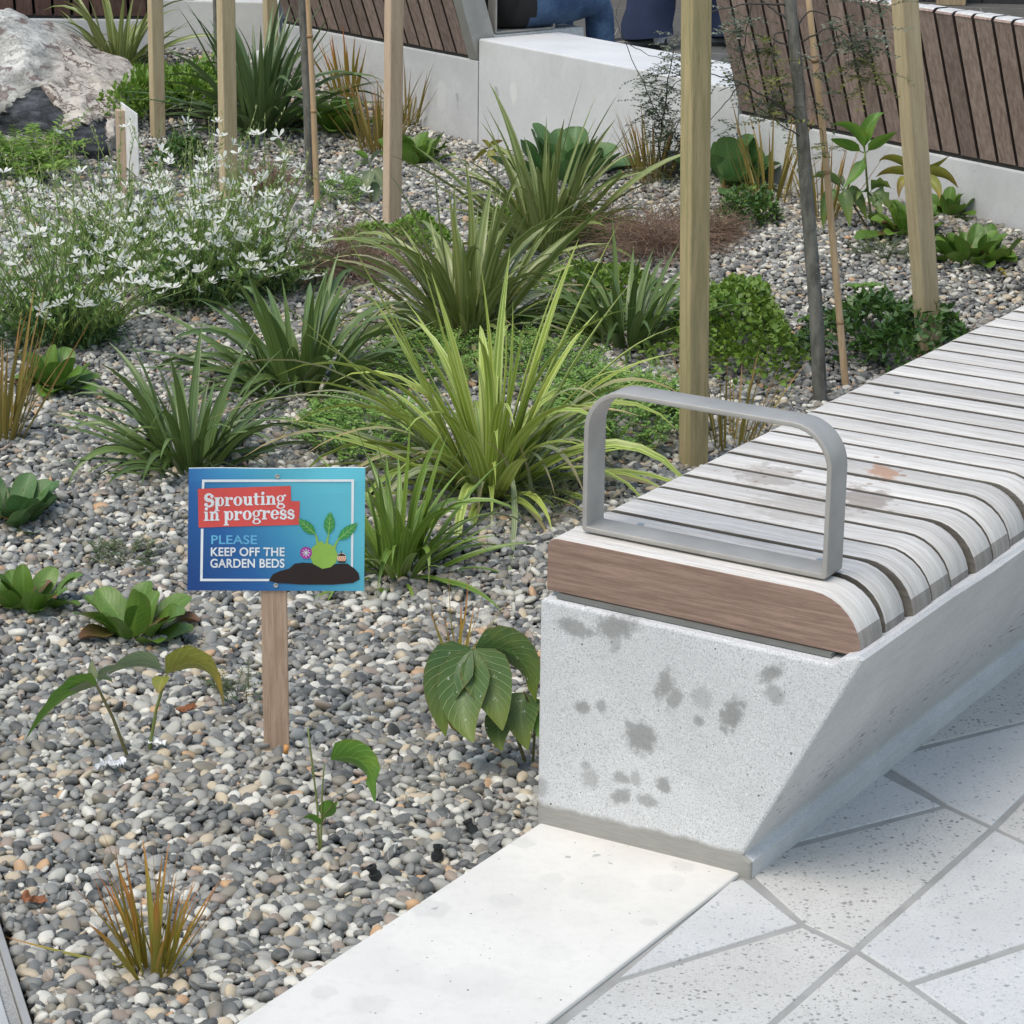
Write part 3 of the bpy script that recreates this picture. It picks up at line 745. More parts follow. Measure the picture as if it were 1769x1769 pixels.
def pebble_mat():
    n = NT('river_pebble')
    r = n.n('ShaderNodeAttribute', attribute_name='peb', attribute_type='INSTANCER').outputs['Fac']
    r = n.math('FRACT', n.math('ADD', r, n.math('MULTIPLY', n.rnd(), 1.0)))
    cols = [(0.0, (0.065, 0.066, 0.063)), (0.09, (0.12, 0.12, 0.113)), (0.22, (0.185, 0.183, 0.170)), (0.36, (0.255, 0.25, 0.228)), (0.47, (0.22, 0.195, 0.15)),
            (0.57, (0.35, 0.335, 0.295)), (0.68, (0.48, 0.46, 0.395)), (0.79, (0.66, 0.63, 0.55)), (0.885, (0.53, 0.435, 0.30)), (0.945, (0.32, 0.25, 0.195)), (0.988, (0.52, 0.32, 0.17))]
    base = n.ramp(r, cols, 'CONSTANT')
    oc = n.n('ShaderNodeTexCoord').outputs['Object']
    off = n.n('ShaderNodeCombineXYZ', {0: n.math('MULTIPLY', r, 91.0), 1: n.math('MULTIPLY', n.rnd(), 17.0), 2: 0.0}).outputs[0]
    c = n.n('ShaderNodeVectorMath', {0: oc, 1: off}, operation='ADD').outputs[0]
    a = n.noise(c, 1.6, 4, 0.6); b = n.noise(c, 9, 3, 0.6)
    base = n.mix(n.smooth(a, 0.35, 0.7), base, n.mix(0.3, base, (0.28, 0.28, 0.265)))
    base = n.mix(n.math('MULTIPLY', n.smooth(b, 0.55, 0.7), 0.25), base, n.mix(0.5, base, (0.05, 0.05, 0.05)))
    w = n.n('ShaderNodeTexWave', {'Vector': c, 'Scale': 0.9, 'Distortion': 5.0, 'Detail': 2.0}).outputs[1]
    vein = n.math('MULTIPLY', n.smooth(w, 0.965, 0.995), n.math('GREATER_THAN', n.math('FRACT', n.math('MULTIPLY', r, 13.7)), 0.92))
    base = n.mix(n.math('MULTIPLY', vein, 0.6), base, (0.6, 0.59, 0.56))
    n.P(Base_Color=base, Roughness=0.58, Normal=n.bump(b, 0.12, 0.05)); return n.m
M['pebble'] = pebble_mat()
def pebble_mesh(seed):
    bm = bmesh.new(); bmesh.ops.create_icosphere(bm, subdivisions=3 if False else 2, radius=0.5)
    rr = random.Random(seed); o = Vector((rr.uniform(0, 50), rr.uniform(0, 50), rr.uniform(0, 50)))
    for v in bm.verts:
        d = v.co.normalized()
        k = 1 + 0.20 * mnoise.noise(d * 0.9 + o) + 0.09 * mnoise.noise(d * 2.1 + o)
        e = 0.88
        v.co = Vector([math.copysign(abs(x) ** e, x) for x in d]) * 0.5 * k
    return bm_mesh('pebble', bm, M['pebble'], True)
PEB = [pebble_mesh(i) for i in range(10)]
# throw stones of mixed size; a stone may not sit deep inside another
def visible_range(y): return (-0.25 * y - 0.30, 0.205 * y + 0.2)
cell = 0.014; grid = {}
stones = []
rr = random.Random(5)
Nd = 540000
ysr = 2.72 + (11.2 - 2.72) * RNG.random(Nd) ** 1.35
ux = RNG.random(Nd); sz = np.clip(np.exp(RNG.normal(math.log(0.0122), 0.27, Nd)), 0.0075, 0.026)
sz = -np.sort(-sz)
perm_y = ysr
for i in range(Nd):
    y = float(perm_y[i]); a, b = visible_range(y); x = a + (b - a) * float(ux[i])
    ul = (x - BO[0]) * A_[0] + (y - BO[1]) * A_[1]
    if ul > (0.006 if y < 3.9 else -0.004): continue
    q = np.array([x, y]) - WB
    if q @ n34 > -0.012 or q @ n2 > -0.012 or y > 10.44: continue
    if np.dot(np.array([x, y]) - se0[:2], nv) > -0.014: continue
    s = float(sz[i]); r = s * 0.43
    ci, cj = int(x / cell), int(y / cell); ok = True
    for di in (-2, -1, 0, 1, 2):
        for dj in (-2, -1, 0, 1, 2):
            for (X, Y, R) in grid.get((ci + di, cj + dj), ()):
                if (X - x) ** 2 + (Y - y) ** 2 < ((R + r) * 0.86) ** 2: ok = False; break
            if not ok: break
        if not ok: break
    if ok:
        grid.setdefault((ci, cj), []).append((x, y, r)); stones.append((x, y, s, 0))
# a lower layer that fills what shows between them
for i in range(112000):
    y = float(2.72 + (11.0 - 2.72) * rr.random() ** 1.3); a, b = visible_range(y); x = a + (b - a) * rr.random()
    ul = (x - BO[0]) * A_[0] + (y - BO[1]) * A_[1]; q = np.array([x, y]) - WB
    if ul > -0.004 or q @ n34 > -0.012 or q @ n2 > -0.012 or y > 10.44 or np.dot(np.array([x, y]) - se0[:2], nv) > -0.014: continue
    stones.append((x, y, rr.uniform(0.009, 0.015), 1))
st = np.array(stones); n_st = len(st)
zz = gz(st[:, 0], st[:, 1]) + np.where(st[:, 3] > 0, -0.0052, 0.0) + RNG.normal(0, 0.0024, n_st)
S = st[:, 2]
scl = np.stack([S * RNG.uniform(1.05, 1.6, n_st), S * RNG.uniform(0.85, 1.05, n_st), S * RNG.uniform(0.45, 0.85, n_st)], 1)
rot = np.stack([RNG.normal(0, 0.42, n_st), RNG.normal(0, 0.42, n_st), RNG.uniform(0, 2 * PI, n_st)], 1)
shape = RNG.integers(0, len(PEB), n_st)
# the 300 largest in view stand as single objects, the rest as one mass
d_eye = np.sqrt(st[:, 0] ** 2 + st[:, 1] ** 2 + 1.6 ** 2)
pj = []
dd = np.stack([st[:, 0], st[:, 1], zz - CAM_H], 1)
wz = dd @ FWD; pxx = WPX / 2 + F_PX * (dd @ RT) / wz; pyy = WPX / 2 - F_PX * (dd @ UP) / wz
app = S / wz * ((pxx > 5) & (pxx < 1760) & (pyy < 1755) & (st[:, 3] == 0))
big = np.zeros(n_st, bool); big[np.argsort(-app)[:300]] = True
for i in np.where(big)[0]:
    link('pebble', PEB[int(shape[i])], bed, (st[i, 0], st[i, 1], zz[i]), tuple(rot[i]), tuple(scl[i]))
rest = np.where(~big)[0]
pm = bpy.data.meshes.new('pebbles'); pm.vertices.add(len(rest))
pm.vertices.foreach_set('co', np.stack([st[rest, 0], st[rest, 1], zz[rest]], 1).astype(np.float32).ravel())
for nm, ty, arr in (('prot', 'FLOAT_VECTOR', rot[rest]), ('pscl', 'FLOAT_VECTOR', scl[rest]), ('pidx', 'INT', shape[rest]), ('peb', 'FLOAT', RNG.random(len(rest)))):
    a = pm.attributes.new(nm, ty, 'POINT')
    a.data.foreach_set('vector' if 'VEC' in ty else 'value', np.asarray(arr, dtype=np.int32 if ty == 'INT' else np.float32).ravel())
pm.materials.append(M['pebble'])
po = tag(link('pebbles', pm), kind='stuff')
ng = bpy.data.node_groups.new('pebble_scatter', 'GeometryNodeTree')
ng.interface.new_socket('Geometry', in_out='INPUT', socket_type='NodeSocketGeometry'); ng.interface.new_socket('Geometry', in_out='OUTPUT', socket_type='NodeSocketGeometry')
gi = ng.nodes.new('NodeGroupInput'); go = ng.nodes.new('NodeGroupOutput')
iop = ng.nodes.new('GeometryNodeInstanceOnPoints'); join = ng.nodes.new('GeometryNodeGeometryToInstance')
srcs = [o for o in bed.children]
pick = {}
for o in srcs: pick.setdefault(o.data.name, o)
for me in reversed(PEB):
    if me.name not in pick: continue
    oi = ng.nodes.new('GeometryNodeObjectInfo'); oi.inputs['Object'].default_value = pick[me.name]; oi.transform_space = 'ORIGINAL'
    ng.links.new(oi.outputs['Geometry'], join.inputs[0])
def attr(nm, dt):
    a = ng.nodes.new('GeometryNodeInputNamedAttribute'); a.data_type = dt; a.inputs['Name'].default_value = nm; return a.outputs['Attribute']
ng.links.new(gi.outputs[0], iop.inputs['Points']); ng.links.new(join.outputs[0], iop.inputs['Instance'])
iop.inputs['Pick Instance'].default_value = True
ng.links.new(attr('pidx', 'INT'), iop.inputs['Instance Index'])
e2r = ng.nodes.new('FunctionNodeEulerToRotation'); ng.links.new(attr('prot', 'FLOAT_VECTOR'), e2r.inputs[0])
ng.links.new(e2r.outputs[0], iop.inputs['Rotation']); ng.links.new(attr('pscl', 'FLOAT_VECTOR'), iop.inputs['Scale'])
ng.links.new(iop.outputs[0], go.inputs[0])
po.modifiers.new('scatter', 'NODES').node_group = ng
print('stones', n_st)

# ------------------------------------------------------------------ timber stakes and posts
def post_wood(name, c0, c1): return [timber(name, tuple(x * k for x in c0), tuple(x * k for x in c1), 'z', 0.75, 0.8, knots=True, vary=0.10, bumps=0.3, lines=0.3) for k in (0.90, 1.14)]  # darker and lighter copy of one wood, painting shaded and lit faces
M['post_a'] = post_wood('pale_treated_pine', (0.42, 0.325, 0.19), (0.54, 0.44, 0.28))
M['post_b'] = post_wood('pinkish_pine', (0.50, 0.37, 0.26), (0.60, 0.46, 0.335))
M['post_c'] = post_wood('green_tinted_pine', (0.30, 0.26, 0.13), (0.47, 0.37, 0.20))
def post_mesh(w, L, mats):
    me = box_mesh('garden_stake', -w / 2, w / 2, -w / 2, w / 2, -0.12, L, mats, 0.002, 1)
    for p in me.polygons: p.material_index = 1 if abs(p.normal.y) > .8 else 0  # left-facing pair takes the paler copy: side light put into the colour
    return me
def post(bpx, tpx, w, mat, label, ang, green=False):
    Bp = G(*bpx); T = V(atY(tpx[0], tpx[1], Bp.y))
    ax = (T - Bp); L = ax.length * 1.35 + 0.1; ax.normalize()
    o = link('garden_stake', post_mesh(w, L, mat))
    q = Vector((0, 0, 1)).rotation_difference(ax)
    o.rotation_mode = 'QUATERNION'; o.rotation_quaternion = q @ Matrix.Rotation(ang, 3, 'Z').to_quaternion(); o.location = Bp
    return tag(o, label, 'stake', 'square timber stakes in the planting')
def kx(P): return math.atan2(P[0], P[1])
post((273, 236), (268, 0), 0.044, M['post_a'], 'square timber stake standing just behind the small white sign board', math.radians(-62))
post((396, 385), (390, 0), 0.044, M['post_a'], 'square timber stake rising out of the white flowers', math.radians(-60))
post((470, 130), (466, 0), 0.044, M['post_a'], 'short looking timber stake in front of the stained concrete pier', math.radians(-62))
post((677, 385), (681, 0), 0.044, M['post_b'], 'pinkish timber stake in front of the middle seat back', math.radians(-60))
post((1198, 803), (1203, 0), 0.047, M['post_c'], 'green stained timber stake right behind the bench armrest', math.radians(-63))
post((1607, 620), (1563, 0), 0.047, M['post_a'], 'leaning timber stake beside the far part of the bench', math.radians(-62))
def pole(name, path, rad, mat, label, cat, base=None, nodes=False, group=None):
    Bp = G(*path[0]); Y = Bp.y
    pts = [Bp - Vector((0, 0, 0.05))] + [V(atY(q[0], q[1], Y)) for q in path[1:]]
    fine = []
    for i in range(len(pts) - 1):
        for k in range(8): fine.append(pts[i].lerp(pts[i + 1], k / 8))
    fine.append(pts[-1]); fine.append(pts[-1] + (pts[-1] - pts[-2]) * 0.4)
    t = thing(name, label, cat, Bp, 0, group)
    n = len(fine); rads = []
    for i in range(n):
        r = rad * (1.06 - 0.25 * i / n)
        if not nodes: r *= 1 + random.uniform(-.06, .06)
        rads.append(r)
    vs, fs = tube([p - Bp for p in fine], rads, 10)
    link('cane' if nodes else 'trunk', mesh_from('trunk', vs, fs, mat, True), t)
    if nodes:
        L = fine[-1] - fine[0]
        for k in nodes:
            p = pts[1].lerp(pts[-1], 0) if False else None
            zt = float(atY(k[0], k[1], Y)[2]); c = min(fine, key=lambda q: abs(q.z - zt)) - Bp
            c = c + L.normalized() * ((zt - c.z - Bp.z) / max(.2, L.normalized().z))
            ring = [c + L.normalized() * d for d in (-0.006, -0.002, 0.002, 0.006)]
            v2, f2 = tube(ring, [rad * .95, rad * 1.12, rad * 1.12, rad * .95], 10)
            link('cane_node', mesh_from('cane_node', v2, f2, M['canenode'], True), t)
    return t, Bp, Y
def bark_mat():
    n = NT('grey_bark'); c = n.coord()
    v = n.noise(n.coord(scale=(1, 1, 0.35)), 45, 5, 0.65)
    base = n.mix(n.smooth(v, 0.3, 0.7), (0.075, 0.072, 0.062), (0.20, 0.19, 0.165))
    len_ = n.smooth(n.noise(n.coord(scale=(1, 1, 4)), 55, 2), 0.66, 0.72)
    base = n.mix(n.math('MULTIPLY', len_, 0.6), base, (0.26, 0.24, 0.20))
    n.P(Base_Color=base, Roughness=0.85, Normal=n.bump(v, 0.6, 0.003)); return n.m
M['bark'] = bark_mat()
M['cane'] = timber('bamboo_cane', (0.50, 0.33, 0.18), (0.62, 0.44, 0.27), 'z', 0.5, 0.6, vary=0.05, bumps=0.1)
M['canenode'] = plain('cane_joint', (0.34, 0.21, 0.11), 0.6)
pole('bamboo_cane', [(1466, 668), (1425, 260), (1397, 0)], 0.0085, M['cane'], 'tall bamboo cane leaning beside the right hand sapling', 'cane', nodes=[(1458, 557), (1437, 297), (1411, 104)])
pole('bamboo_cane', [(549, 352), (540, 150), (532, 0)], 0.0095, M['cane'], 'bamboo cane tied close to the dark sapling behind the white flowers', 'cane', nodes=[(531, 62), (537, 192)])
tree1, T1, Y1 = pole('sapling', [(1420, 692), (1410, 540), (1395, 350), (1380, 150), (1364, 0)], 0.0165, M['bark'], 'young tree with a bare grey trunk and fine pinnate leaves beside the bench', 'tree')
tree2, T2, Y2 = pole('sapling', [(538, 340), (532, 200), (527, 100), (521, 0)], 0.0145, M['bark'], 'dark slender tree trunk next to a bamboo cane behind the white flowers', 'tree')
tree3, T3, Y3 = pole('sapling', [(379, 160), (373, 60), (371, 0)], 0.009, M['bark'], 'thin dark trunk half hidden by the stake in the white flowers', 'tree')

# ------------------------------------------------------------------ leaf shapes
LEAFQ = (np.array([(0, 0, 0), (.4, .5, .09), (.4, -.5, .09), (.45, 0, 0), (1, 0, -.06)], float), [(0, 3, 1), (0, 2, 3), (1, 3, 4), (3, 2, 4)], [(.5, 0), (0, .4), (1, .4), (.5, .45), (.5, 1)])
ROUNDQ = (np.array([(0, 0, 0), (.25, .42, .07), (.75, .42, .06), (1, 0, 0), (.75, -.42, .06), (.25, -.42, .07), (.5, 0, -.03)], float), [(6, 0, 5), (6, 5, 4), (6, 4, 3), (6, 3, 2), (6, 2, 1), (6, 1, 0)], [(.5, 0), (.1, .3), (.1, .7), (.5, 1), (.9, .7), (.9, .3), (.5, .5)])
def frames(dirs, roll=None, upbias=None):
    X = dirs / np.linalg.norm(dirs, axis=1, keepdims=True)
    ref = np.tile(np.array([0, 0, 1.0]), (len(X), 1)) + (RNG.normal(0, 0.25, X.shape) if upbias is None else upbias)
    Yv = np.cross(ref, X); Yv /= np.linalg.norm(Yv, axis=1, keepdims=True) + 1e-9
    Z = np.cross(X, Yv)
    if roll is not None:
        c, s = np.cos(roll)[:, None], np.sin(roll)[:, None]
        Yv, Z = Yv * c + Z * s, Z * c - Yv * s
    return X, Yv, Z
def scatter(name, tmpl, pos, dirs, length, width, mat, parent=None, roll=None, kind='stuff', objname=None, smooth=True):
    tv, tf, tuv = tmpl; n = len(pos)
    X, Yv, Z = frames(np.asarray(dirs, float), roll)
    L = np.broadcast_to(length, (n,))[:, None, None]; Wd = np.broadcast_to(width, (n,))[:, None, None]
    P = np.asarray(pos)[:, None, :] + X[:, None, :] * tv[None, :, 0:1] * L + Yv[:, None, :] * tv[None, :, 1:2] * Wd + Z[:, None, :] * tv[None, :, 2:3] * L
    k = len(tv)
    faces = []
    for f in tf:
        faces.append(np.arange(n)[:, None] * k + np.array(f)[None, :])
    faces = np.stack(faces, 1).reshape(-1, len(tf[0]))
    me = bpy.data.meshes.new(name)
    nv_, nf = n * k, len(faces); c = faces.shape[1]
    me.vertices.add(nv_); me.vertices.foreach_set('co', P.astype(np.float32).ravel())
    me.loops.add(nf * c); me.loops.foreach_set('vertex_index', faces.astype(np.int32).ravel())
    me.polygons.add(nf); me.polygons.foreach_set('loop_start', np.arange(0, nf * c, c, dtype=np.int32))
    me.polygons.foreach_set('use_smooth', [smooth] * nf)
    uvl = me.uv_layers.new(name='UVMap'); uvl.data.foreach_set('uv', np.tile(np.array(tuv), (n, 1)).astype(np.float32)[faces.ravel()].ravel())
    a = me.attributes.new('rnd', 'FLOAT', 'FACE'); a.data.foreach_set('value', np.repeat(RNG.random(n), len(tf)).astype(np.float32))
    me.materials.append(mat); me.update(calc_edges=True)
    o = link(objname or name, me, parent)
    if kind: o['kind'] = kind
    return o

def ribbon(pts, w, side=None, fold=0.22, twist=0.0, prof=None):
    """blade along pts: three vertices across"""
    n = len(pts); vs, fs, uv = [], [], []
    az = Vector((pts[-1].x - pts[0].x, pts[-1].y - pts[0].y, 0))
    if az.length < 1e-4: az = Vector((1, 0, 0))
    az.normalize(); s0 = Vector((-az.y, az.x, 0)) if side is None else side
    for i, p in enumerate(pts):
        t = i / (n - 1)
        tg = (pts[min(i + 1, n - 1)] - pts[max(i - 1, 0)]).normalized()
        s = (s0 - tg * s0.dot(tg)).normalized()
        q = Matrix.Rotation(twist * (0.35 + t), 3, tg); s = q @ s
        nm = s.cross(tg)
        wd = w * (prof(t) if prof else (0.62 + 0.38 * min(1, t / 0.3)) * (1 - max(0, (t - 0.25) / 0.75) ** 1.7) + 0.0)
        wd = max(wd, w * 0.02)
        if nm.z > 0: nm = -nm
        vs += [p - s * wd / 2, p + nm * (fold * wd), p + s * wd / 2]; uv += [(0, t), (0.5, t), (1, t)]
    for i in range(n - 1):
        a = i * 3
        fs += [(a, a + 1, a + 4, a + 3), (a + 1, a + 2, a + 5, a + 4)]
    return vs, fs, uv
def arc_pts(L, el, droop, n=9, bend=0.0):
    """points of a blade in the x-z plane that starts at elevation el and droops"""
    x = z = y = 0.0; out = [Vector((0, 0, 0))]
    for i in range(n):
        t = (i + 0.5) / n; e = el - droop * t ** 1.6
        x += math.cos(e) * L / n; z += math.sin(e) * L / n; y += bend * t * L / n
        out.append(Vector((x, y, z)))
    return out
def quad_pts(P0, mid, P2, n=10):
    c = mid * 2 - (P0 + P2) * 0.5
    return [P0 * (1 - t) ** 2 + c * 2 * t * (1 - t) + P2 * t * t for t in [i / n for i in range(n + 1)]]

# blades of unit length shared between the plants of a kind
def blade_pool(name, mat, n, w, el, droop, fold=0.22, segs=9, r=random):
    out = []
    for i in range(n):
        k = (i + 0.5) / n
        e = el[0] + (el[1] - el[0]) * k + r.uniform(-.06, .06); d = droop[0] + (droop[1] - droop[0]) * r.random() ** 1.3
        vs, fs, uv = ribbon(arc_pts(1.0, e, d, segs, r.uniform(-.15, .15)), w * r.uniform(.8, 1.2), None, fold, r.uniform(-.7, .7))
        out.append((e, mesh_from(name, vs, fs, mat, True, uv)))
    return out
def tuft(P, label, cat, group, pool, n, lr, spread=0.03, az0=None, name='strap_leaf_plant', lean=None, z=0.0, leafname='leaf', elw=1.0, tilt=.08):
    t = thing(name, label, cat, P, 0, group)
    np_ = len(pool)
    for i in range(n):
        e, me = pool[int((i / n) ** elw * np_)]
        az = (i * 2.39996 + random.uniform(-.4, .4)) if az0 is None else random.uniform(*az0)
        L = random.uniform(*lr) * (0.85 + 0.15 * math.sin(e))
        rad = spread * random.random() ** 0.5 * (1.25 - e / PI)
        link(leafname, me, t, (rad * math.cos(az), rad * math.sin(az), z - 0.01), (random.uniform(-tilt, tilt), random.uniform(-tilt, tilt), az), (L, L, L))
    return t
def leaves_to(t, P, mat, specs, w, fold=0.2, name='leaf', base=None):
    """single leaves whose tips reach the given places; spec = (tip px, mid px, depth shift of the tip, width factor)"""
    for sp in specs:
        (tx, ty), (mx, my), dy, wf = sp[:4]
        tip = V(atY(tx, ty, P.y + dy)); mid = V(atY(mx, my, P.y + dy * 0.45))
        b = P + Vector((random.uniform(-.02, .02) + 0.12 * (tip.x - P.x), random.uniform(-.025, .025), 0.0))
        if len(sp) > 4: b = G(*sp[4])
        pts = [q - P for q in quad_pts(b, mid, tip)]
        vs, fs, uv = ribbon(pts, w * wf, None, fold, random.uniform(-.5, .5) if len(sp) < 6 else sp[5])
        link(name, mesh_from(name, vs, fs, mat, True, uv), t)

M['lf_lime'] = leaf('lime_strap_leaf', (0.198, 0.292, 0.041), (0.365, 0.442, 0.076), stripe=(0.592, 0.639, 0.245), stripe_amt=0.6, rough=0.30, n_str=5, spots=0.35, trans=0.12)
M['lf_olive'] = leaf('olive_strap_leaf', (0.116, 0.167, 0.039), (0.223, 0.263, 0.070), stripe=(0.425, 0.439, 0.228), stripe_amt=0.45, rough=0.30, n_str=4, spots=0.2, trans=0.12)
M['lf_silver'] = leaf('silvery_strap_leaf', (0.179, 0.232, 0.098), (0.329, 0.374, 0.194), stripe=(0.568, 0.598, 0.404), stripe_amt=0.6, rough=0.30, n_str=6, tip=(0.329, 0.239, 0.105), trans=0.12)
M['lf_dark'] = leaf('dark_strap_leaf', (0.061, 0.112, 0.031), (0.131, 0.200, 0.050), rough=0.30, stripe=(0.217, 0.273, 0.087), stripe_amt=0.4, n_str=6, trans=0.12)
M['lf_mid'] = leaf('mid_green_strap_leaf', (0.090, 0.167, 0.023), (0.182, 0.290, 0.042), rough=0.30, stripe=(0.303, 0.386, 0.098), stripe_amt=0.4, n_str=5, trans=0.12)
M['lf_blue'] = leaf('deep_green_blade', (0.059, 0.109, 0.038), (0.120, 0.181, 0.061), rough=0.30, stripe=(0.179, 0.236, 0.096), stripe_amt=0.3, n_str=5, trans=0.12)
GS = 'strap leaved plants in the gravel'
pool_lime = blade_pool('leaf', M['lf_lime'], 22, 0.056, (0.20, 1.50), (0.3, 2.4))
pool_olive = blade_pool('leaf', M['lf_olive'], 22, 0.060, (0.20, 1.52), (0.2, 2.2))
pool_silver = blade_pool('leaf', M['lf_silver'], 10, 0.056, (0.10, 1.1), (0.7, 2.2))
pool_dark = blade_pool('leaf', M['lf_dark'], 22, 0.068, (0.20, 1.45), (0.3, 2.4))
pool_mid = blade_pool('leaf', M['lf_mid'], 22, 0.066, (0.20, 1.5), (0.3, 2.4))
pool_blue = blade_pool('leaf', M['lf_blue'], 20, 0.064, (0.2, 1.48), (0.2, 2.2))

# the large lime plant in the middle
P = G(845, 845)
t = tuft(P, 'largest strap leaved plant, lime green and arching, in the middle of the bed', 'plant', GS, pool_lime, 105, (0.26, 0.56), 0.06)
for i in range(26):
    e, me = pool_silver[i % 8]; az = random.uniform(0, 6.28); L = random.uniform(.25, .42)
    link('leaf', me, t, (0.03 * math.cos(az), 0.03 * math.sin(az), 0), (0, 0, az), (L, L, L))
leaves_to(t, P, M['lf_lime'], [
    ((572, 362), (700, 590), -.05, 1.2), ((722, 430), (785, 640), .02, 1.1), ((745, 470), (800, 660), .06, 1.0), ((829, 448), (850, 650), -.02, 1.1), ((868, 480), (872, 660), .03, .8), ((886, 520), (880, 680), .06, .7),
    ((1073, 378), (965, 600), .03, 1.25), ((1000, 412), (930, 610), .06, 1.1), ((985, 430), (915, 620), .0, .9), ((430, 478), (640, 660), .05, 1.1), ((500, 560), (690, 690), -.08, 1.2), ((650, 480), (740, 670), .0, 1.0),
    ((1195, 560), (1040, 640), .05, 1.0), ((1170, 610), (1010, 680), .02, .8), ((1120, 652), (1000, 670), -.05, .9), ((690, 600), (770, 710), -.1, 1.2), ((760, 560), (800, 690), -.06, 1.2), ((905, 560), (880, 690), -.05, 1.1), ((955, 560), (905, 690), -.08, 1.2)], 0.0235)
leaves_to(t, P, M['lf_silver'], [((268, 688), (560, 632), -.12, .95), ((350, 728), (610, 690), -.14, .9), ((455, 735), (650, 720), -.1, .8), ((520, 790), (680, 740), -.2, .8), ((1035, 690), (950, 690), -.12, .9), ((1110, 720), (960, 720), -.1, .8),
    ((1015, 870), (945, 770), -.2, .9), ((960, 860), (915, 780), -.22, .9), ((1160, 760), (1010, 730), .0, .7), ((560, 690), (700, 700), .1, .9), ((1190, 690), (1030, 670), .0, .9), ((480, 700), (640, 690), .0, .9), ((420, 790), (600, 745), -.1, .9), ((560, 860), (690, 780), -.2, 1.0), ((1060, 800), (960, 760), -.1, .9), ((620, 620), (720, 680), .15, .9)], 0.0205)
# the bent blade standing in front of it
leaves_to(t, P, M['lf_silver'], [((893, 757), (917, 880), -.30, 1.1, (868, 1015), 0.9), ((838, 760), (885, 830), -.32, .7, (880, 985), .4), ((935, 1010), (900, 900), -.36, .6, (872, 930), .2)], 0.019)
P = G(805, 580)
t = tuft(P, 'tall olive strap leaved plant directly behind the lime one', 'plant', GS, pool_olive, 95, (0.26, 0.54), 0.07, elw=0.8)
for i in range(24):
    e, me = pool_silver[i % 8]; az = random.uniform(0, 6.28); L = random.uniform(.25, .42)
    link('leaf', me, t, (0.03 * math.cos(az), 0.03 * math.sin(az), 0), (0, 0, az), (L, L, L))
leaves_to(t, P, M['lf_olive'], [((748, 238), (765, 420), 0, 1.0), ((802, 268), (815, 430), .05, 1.2), ((861, 190), (850, 380), .02, .8), ((935, 322), (880, 430), .0, 1.1), ((690, 360), (745, 460), -.04, 1.0), ((655, 395), (730, 490), -.06, 1.0), ((1035, 330), (905, 430), .06, 1.0), ((905, 340), (860, 440), -.04, 1.2), ((775, 330), (790, 450), -.05, 1.3), ((700, 440), (750, 500), -.1, 1.2)], 0.021)
leaves_to(t, P, M['lf_silver'], [((530, 470), (660, 450), -.05, 1.0), ((545, 545), (670, 490), -.12, .9), ((1045, 450), (920, 450), -.05, 1.0), ((1010, 510), (910, 480), -.12, .9), ((560, 445), (680, 440), .05, .8), ((1075, 505), (930, 500), .0, .8), ((590, 600), (700, 520), -.2, .9)], 0.018)
P = G(945, 430)
t = tuft(P, 'strap leaved plant of olive blades in front of the concrete block', 'plant', GS, pool_olive, 84, (0.26, 0.52), 0.07, elw=0.7)
leaves_to(t, P, M['lf_olive'], [((839, 181), (895, 300), .02, 1.1), ((866, 182), (910, 300), .06, .9), ((1008, 134), (965, 290), .0, .9), ((1068, 162), (1000, 290), .0, 1.1), ((1068, 200), (1010, 300), .08, .8), ((1100, 235), (1010, 310), .0, 1.0), ((735, 250), (850, 320), -.05, 1.0), ((1104, 262), (1030, 310), .06, .8), ((1040, 230), (990, 320), -.04, 1.1), ((1030, 165), (980, 300), .12, .7)], 0.02)
leaves_to(t, P, M['lf_silver'], [((1105, 225), (1015, 320), -.05, .9), ((1090, 260), (1005, 330), -.08, .9), ((760, 330), (860, 340), -.1, .8), ((1070, 215), (1000, 330), .05, .8)], 0.018)
P = G(520, 672)
t = tuft(P, 'dark green strap leaved plant left of the lime one, below the white flowers', 'plant', GS, pool_dark, 130, (0.22, 0.42), 0.11)
P = G(330, 805)
t = tuft(P, 'dark grassy strap leaved plant just above the blue sign', 'plant', GS, pool_dark, 120, (0.17, 0.34), 0.07)
leaves_to(t, P, M['lf_dark'], [((148, 698), (250, 730), -.03, 1.0), ((212, 640), (270, 720), 0, .9), ((165, 850), (250, 780), -.08, 1.2), ((200, 872), (270, 800), -.1, 1.3), ((470, 640), (410, 710), .0, .9), ((500, 690), (420, 730), .02, .8), ((238, 660), (290, 730), .05, .8), ((140, 800), (240, 775), -.04, .8)], 0.014)
P = G(690, 985)
t = tuft(P, 'bright green strap leaved plant beside the right edge of the blue sign', 'plant', GS, pool_mid, 90, (0.15, 0.33), 0.055)
leaves_to(t, P, M['lf_mid'], [((640, 735), (675, 850), .0, 1.1), ((710, 700), (700, 850), .02, 1.0), ((830, 740), (755, 840), .02, 1.0), ((845, 880), (770, 880), -.05, .9), ((860, 960), (770, 920), -.06, .8), ((590, 690), (650, 830), .04, .9), ((800, 860), (740, 890), .04, .8), ((740, 1010), (735, 945), -.12, .8)], 0.0155)
P = G(448, 225)
t = tuft(P, 'broad bladed dark green clump between two stakes in front of the pier', 'plant', GS, pool_blue, 125, (0.28, 0.56), 0.08, elw=0.75)
leaves_to(t, P, M['lf_blue'], [((405, 38), (440, 120), 0, 1.0), ((487, 70), (468, 150), .0, 1.0), ((575, 80), (510, 150), .0, 1.0), ((345, 130), (400, 170), -.05, 1.0), ((350, 65), (405, 140), .1, .8), ((535, 95), (495, 150), .1, .8)], 0.026)
P = G(205, 118)
t = tuft(P, 'olive strap leaved plant between the boulder and the red seat back', 'plant', GS, pool_olive, 50, (0.25, 0.46), 0.07, elw=0.7)
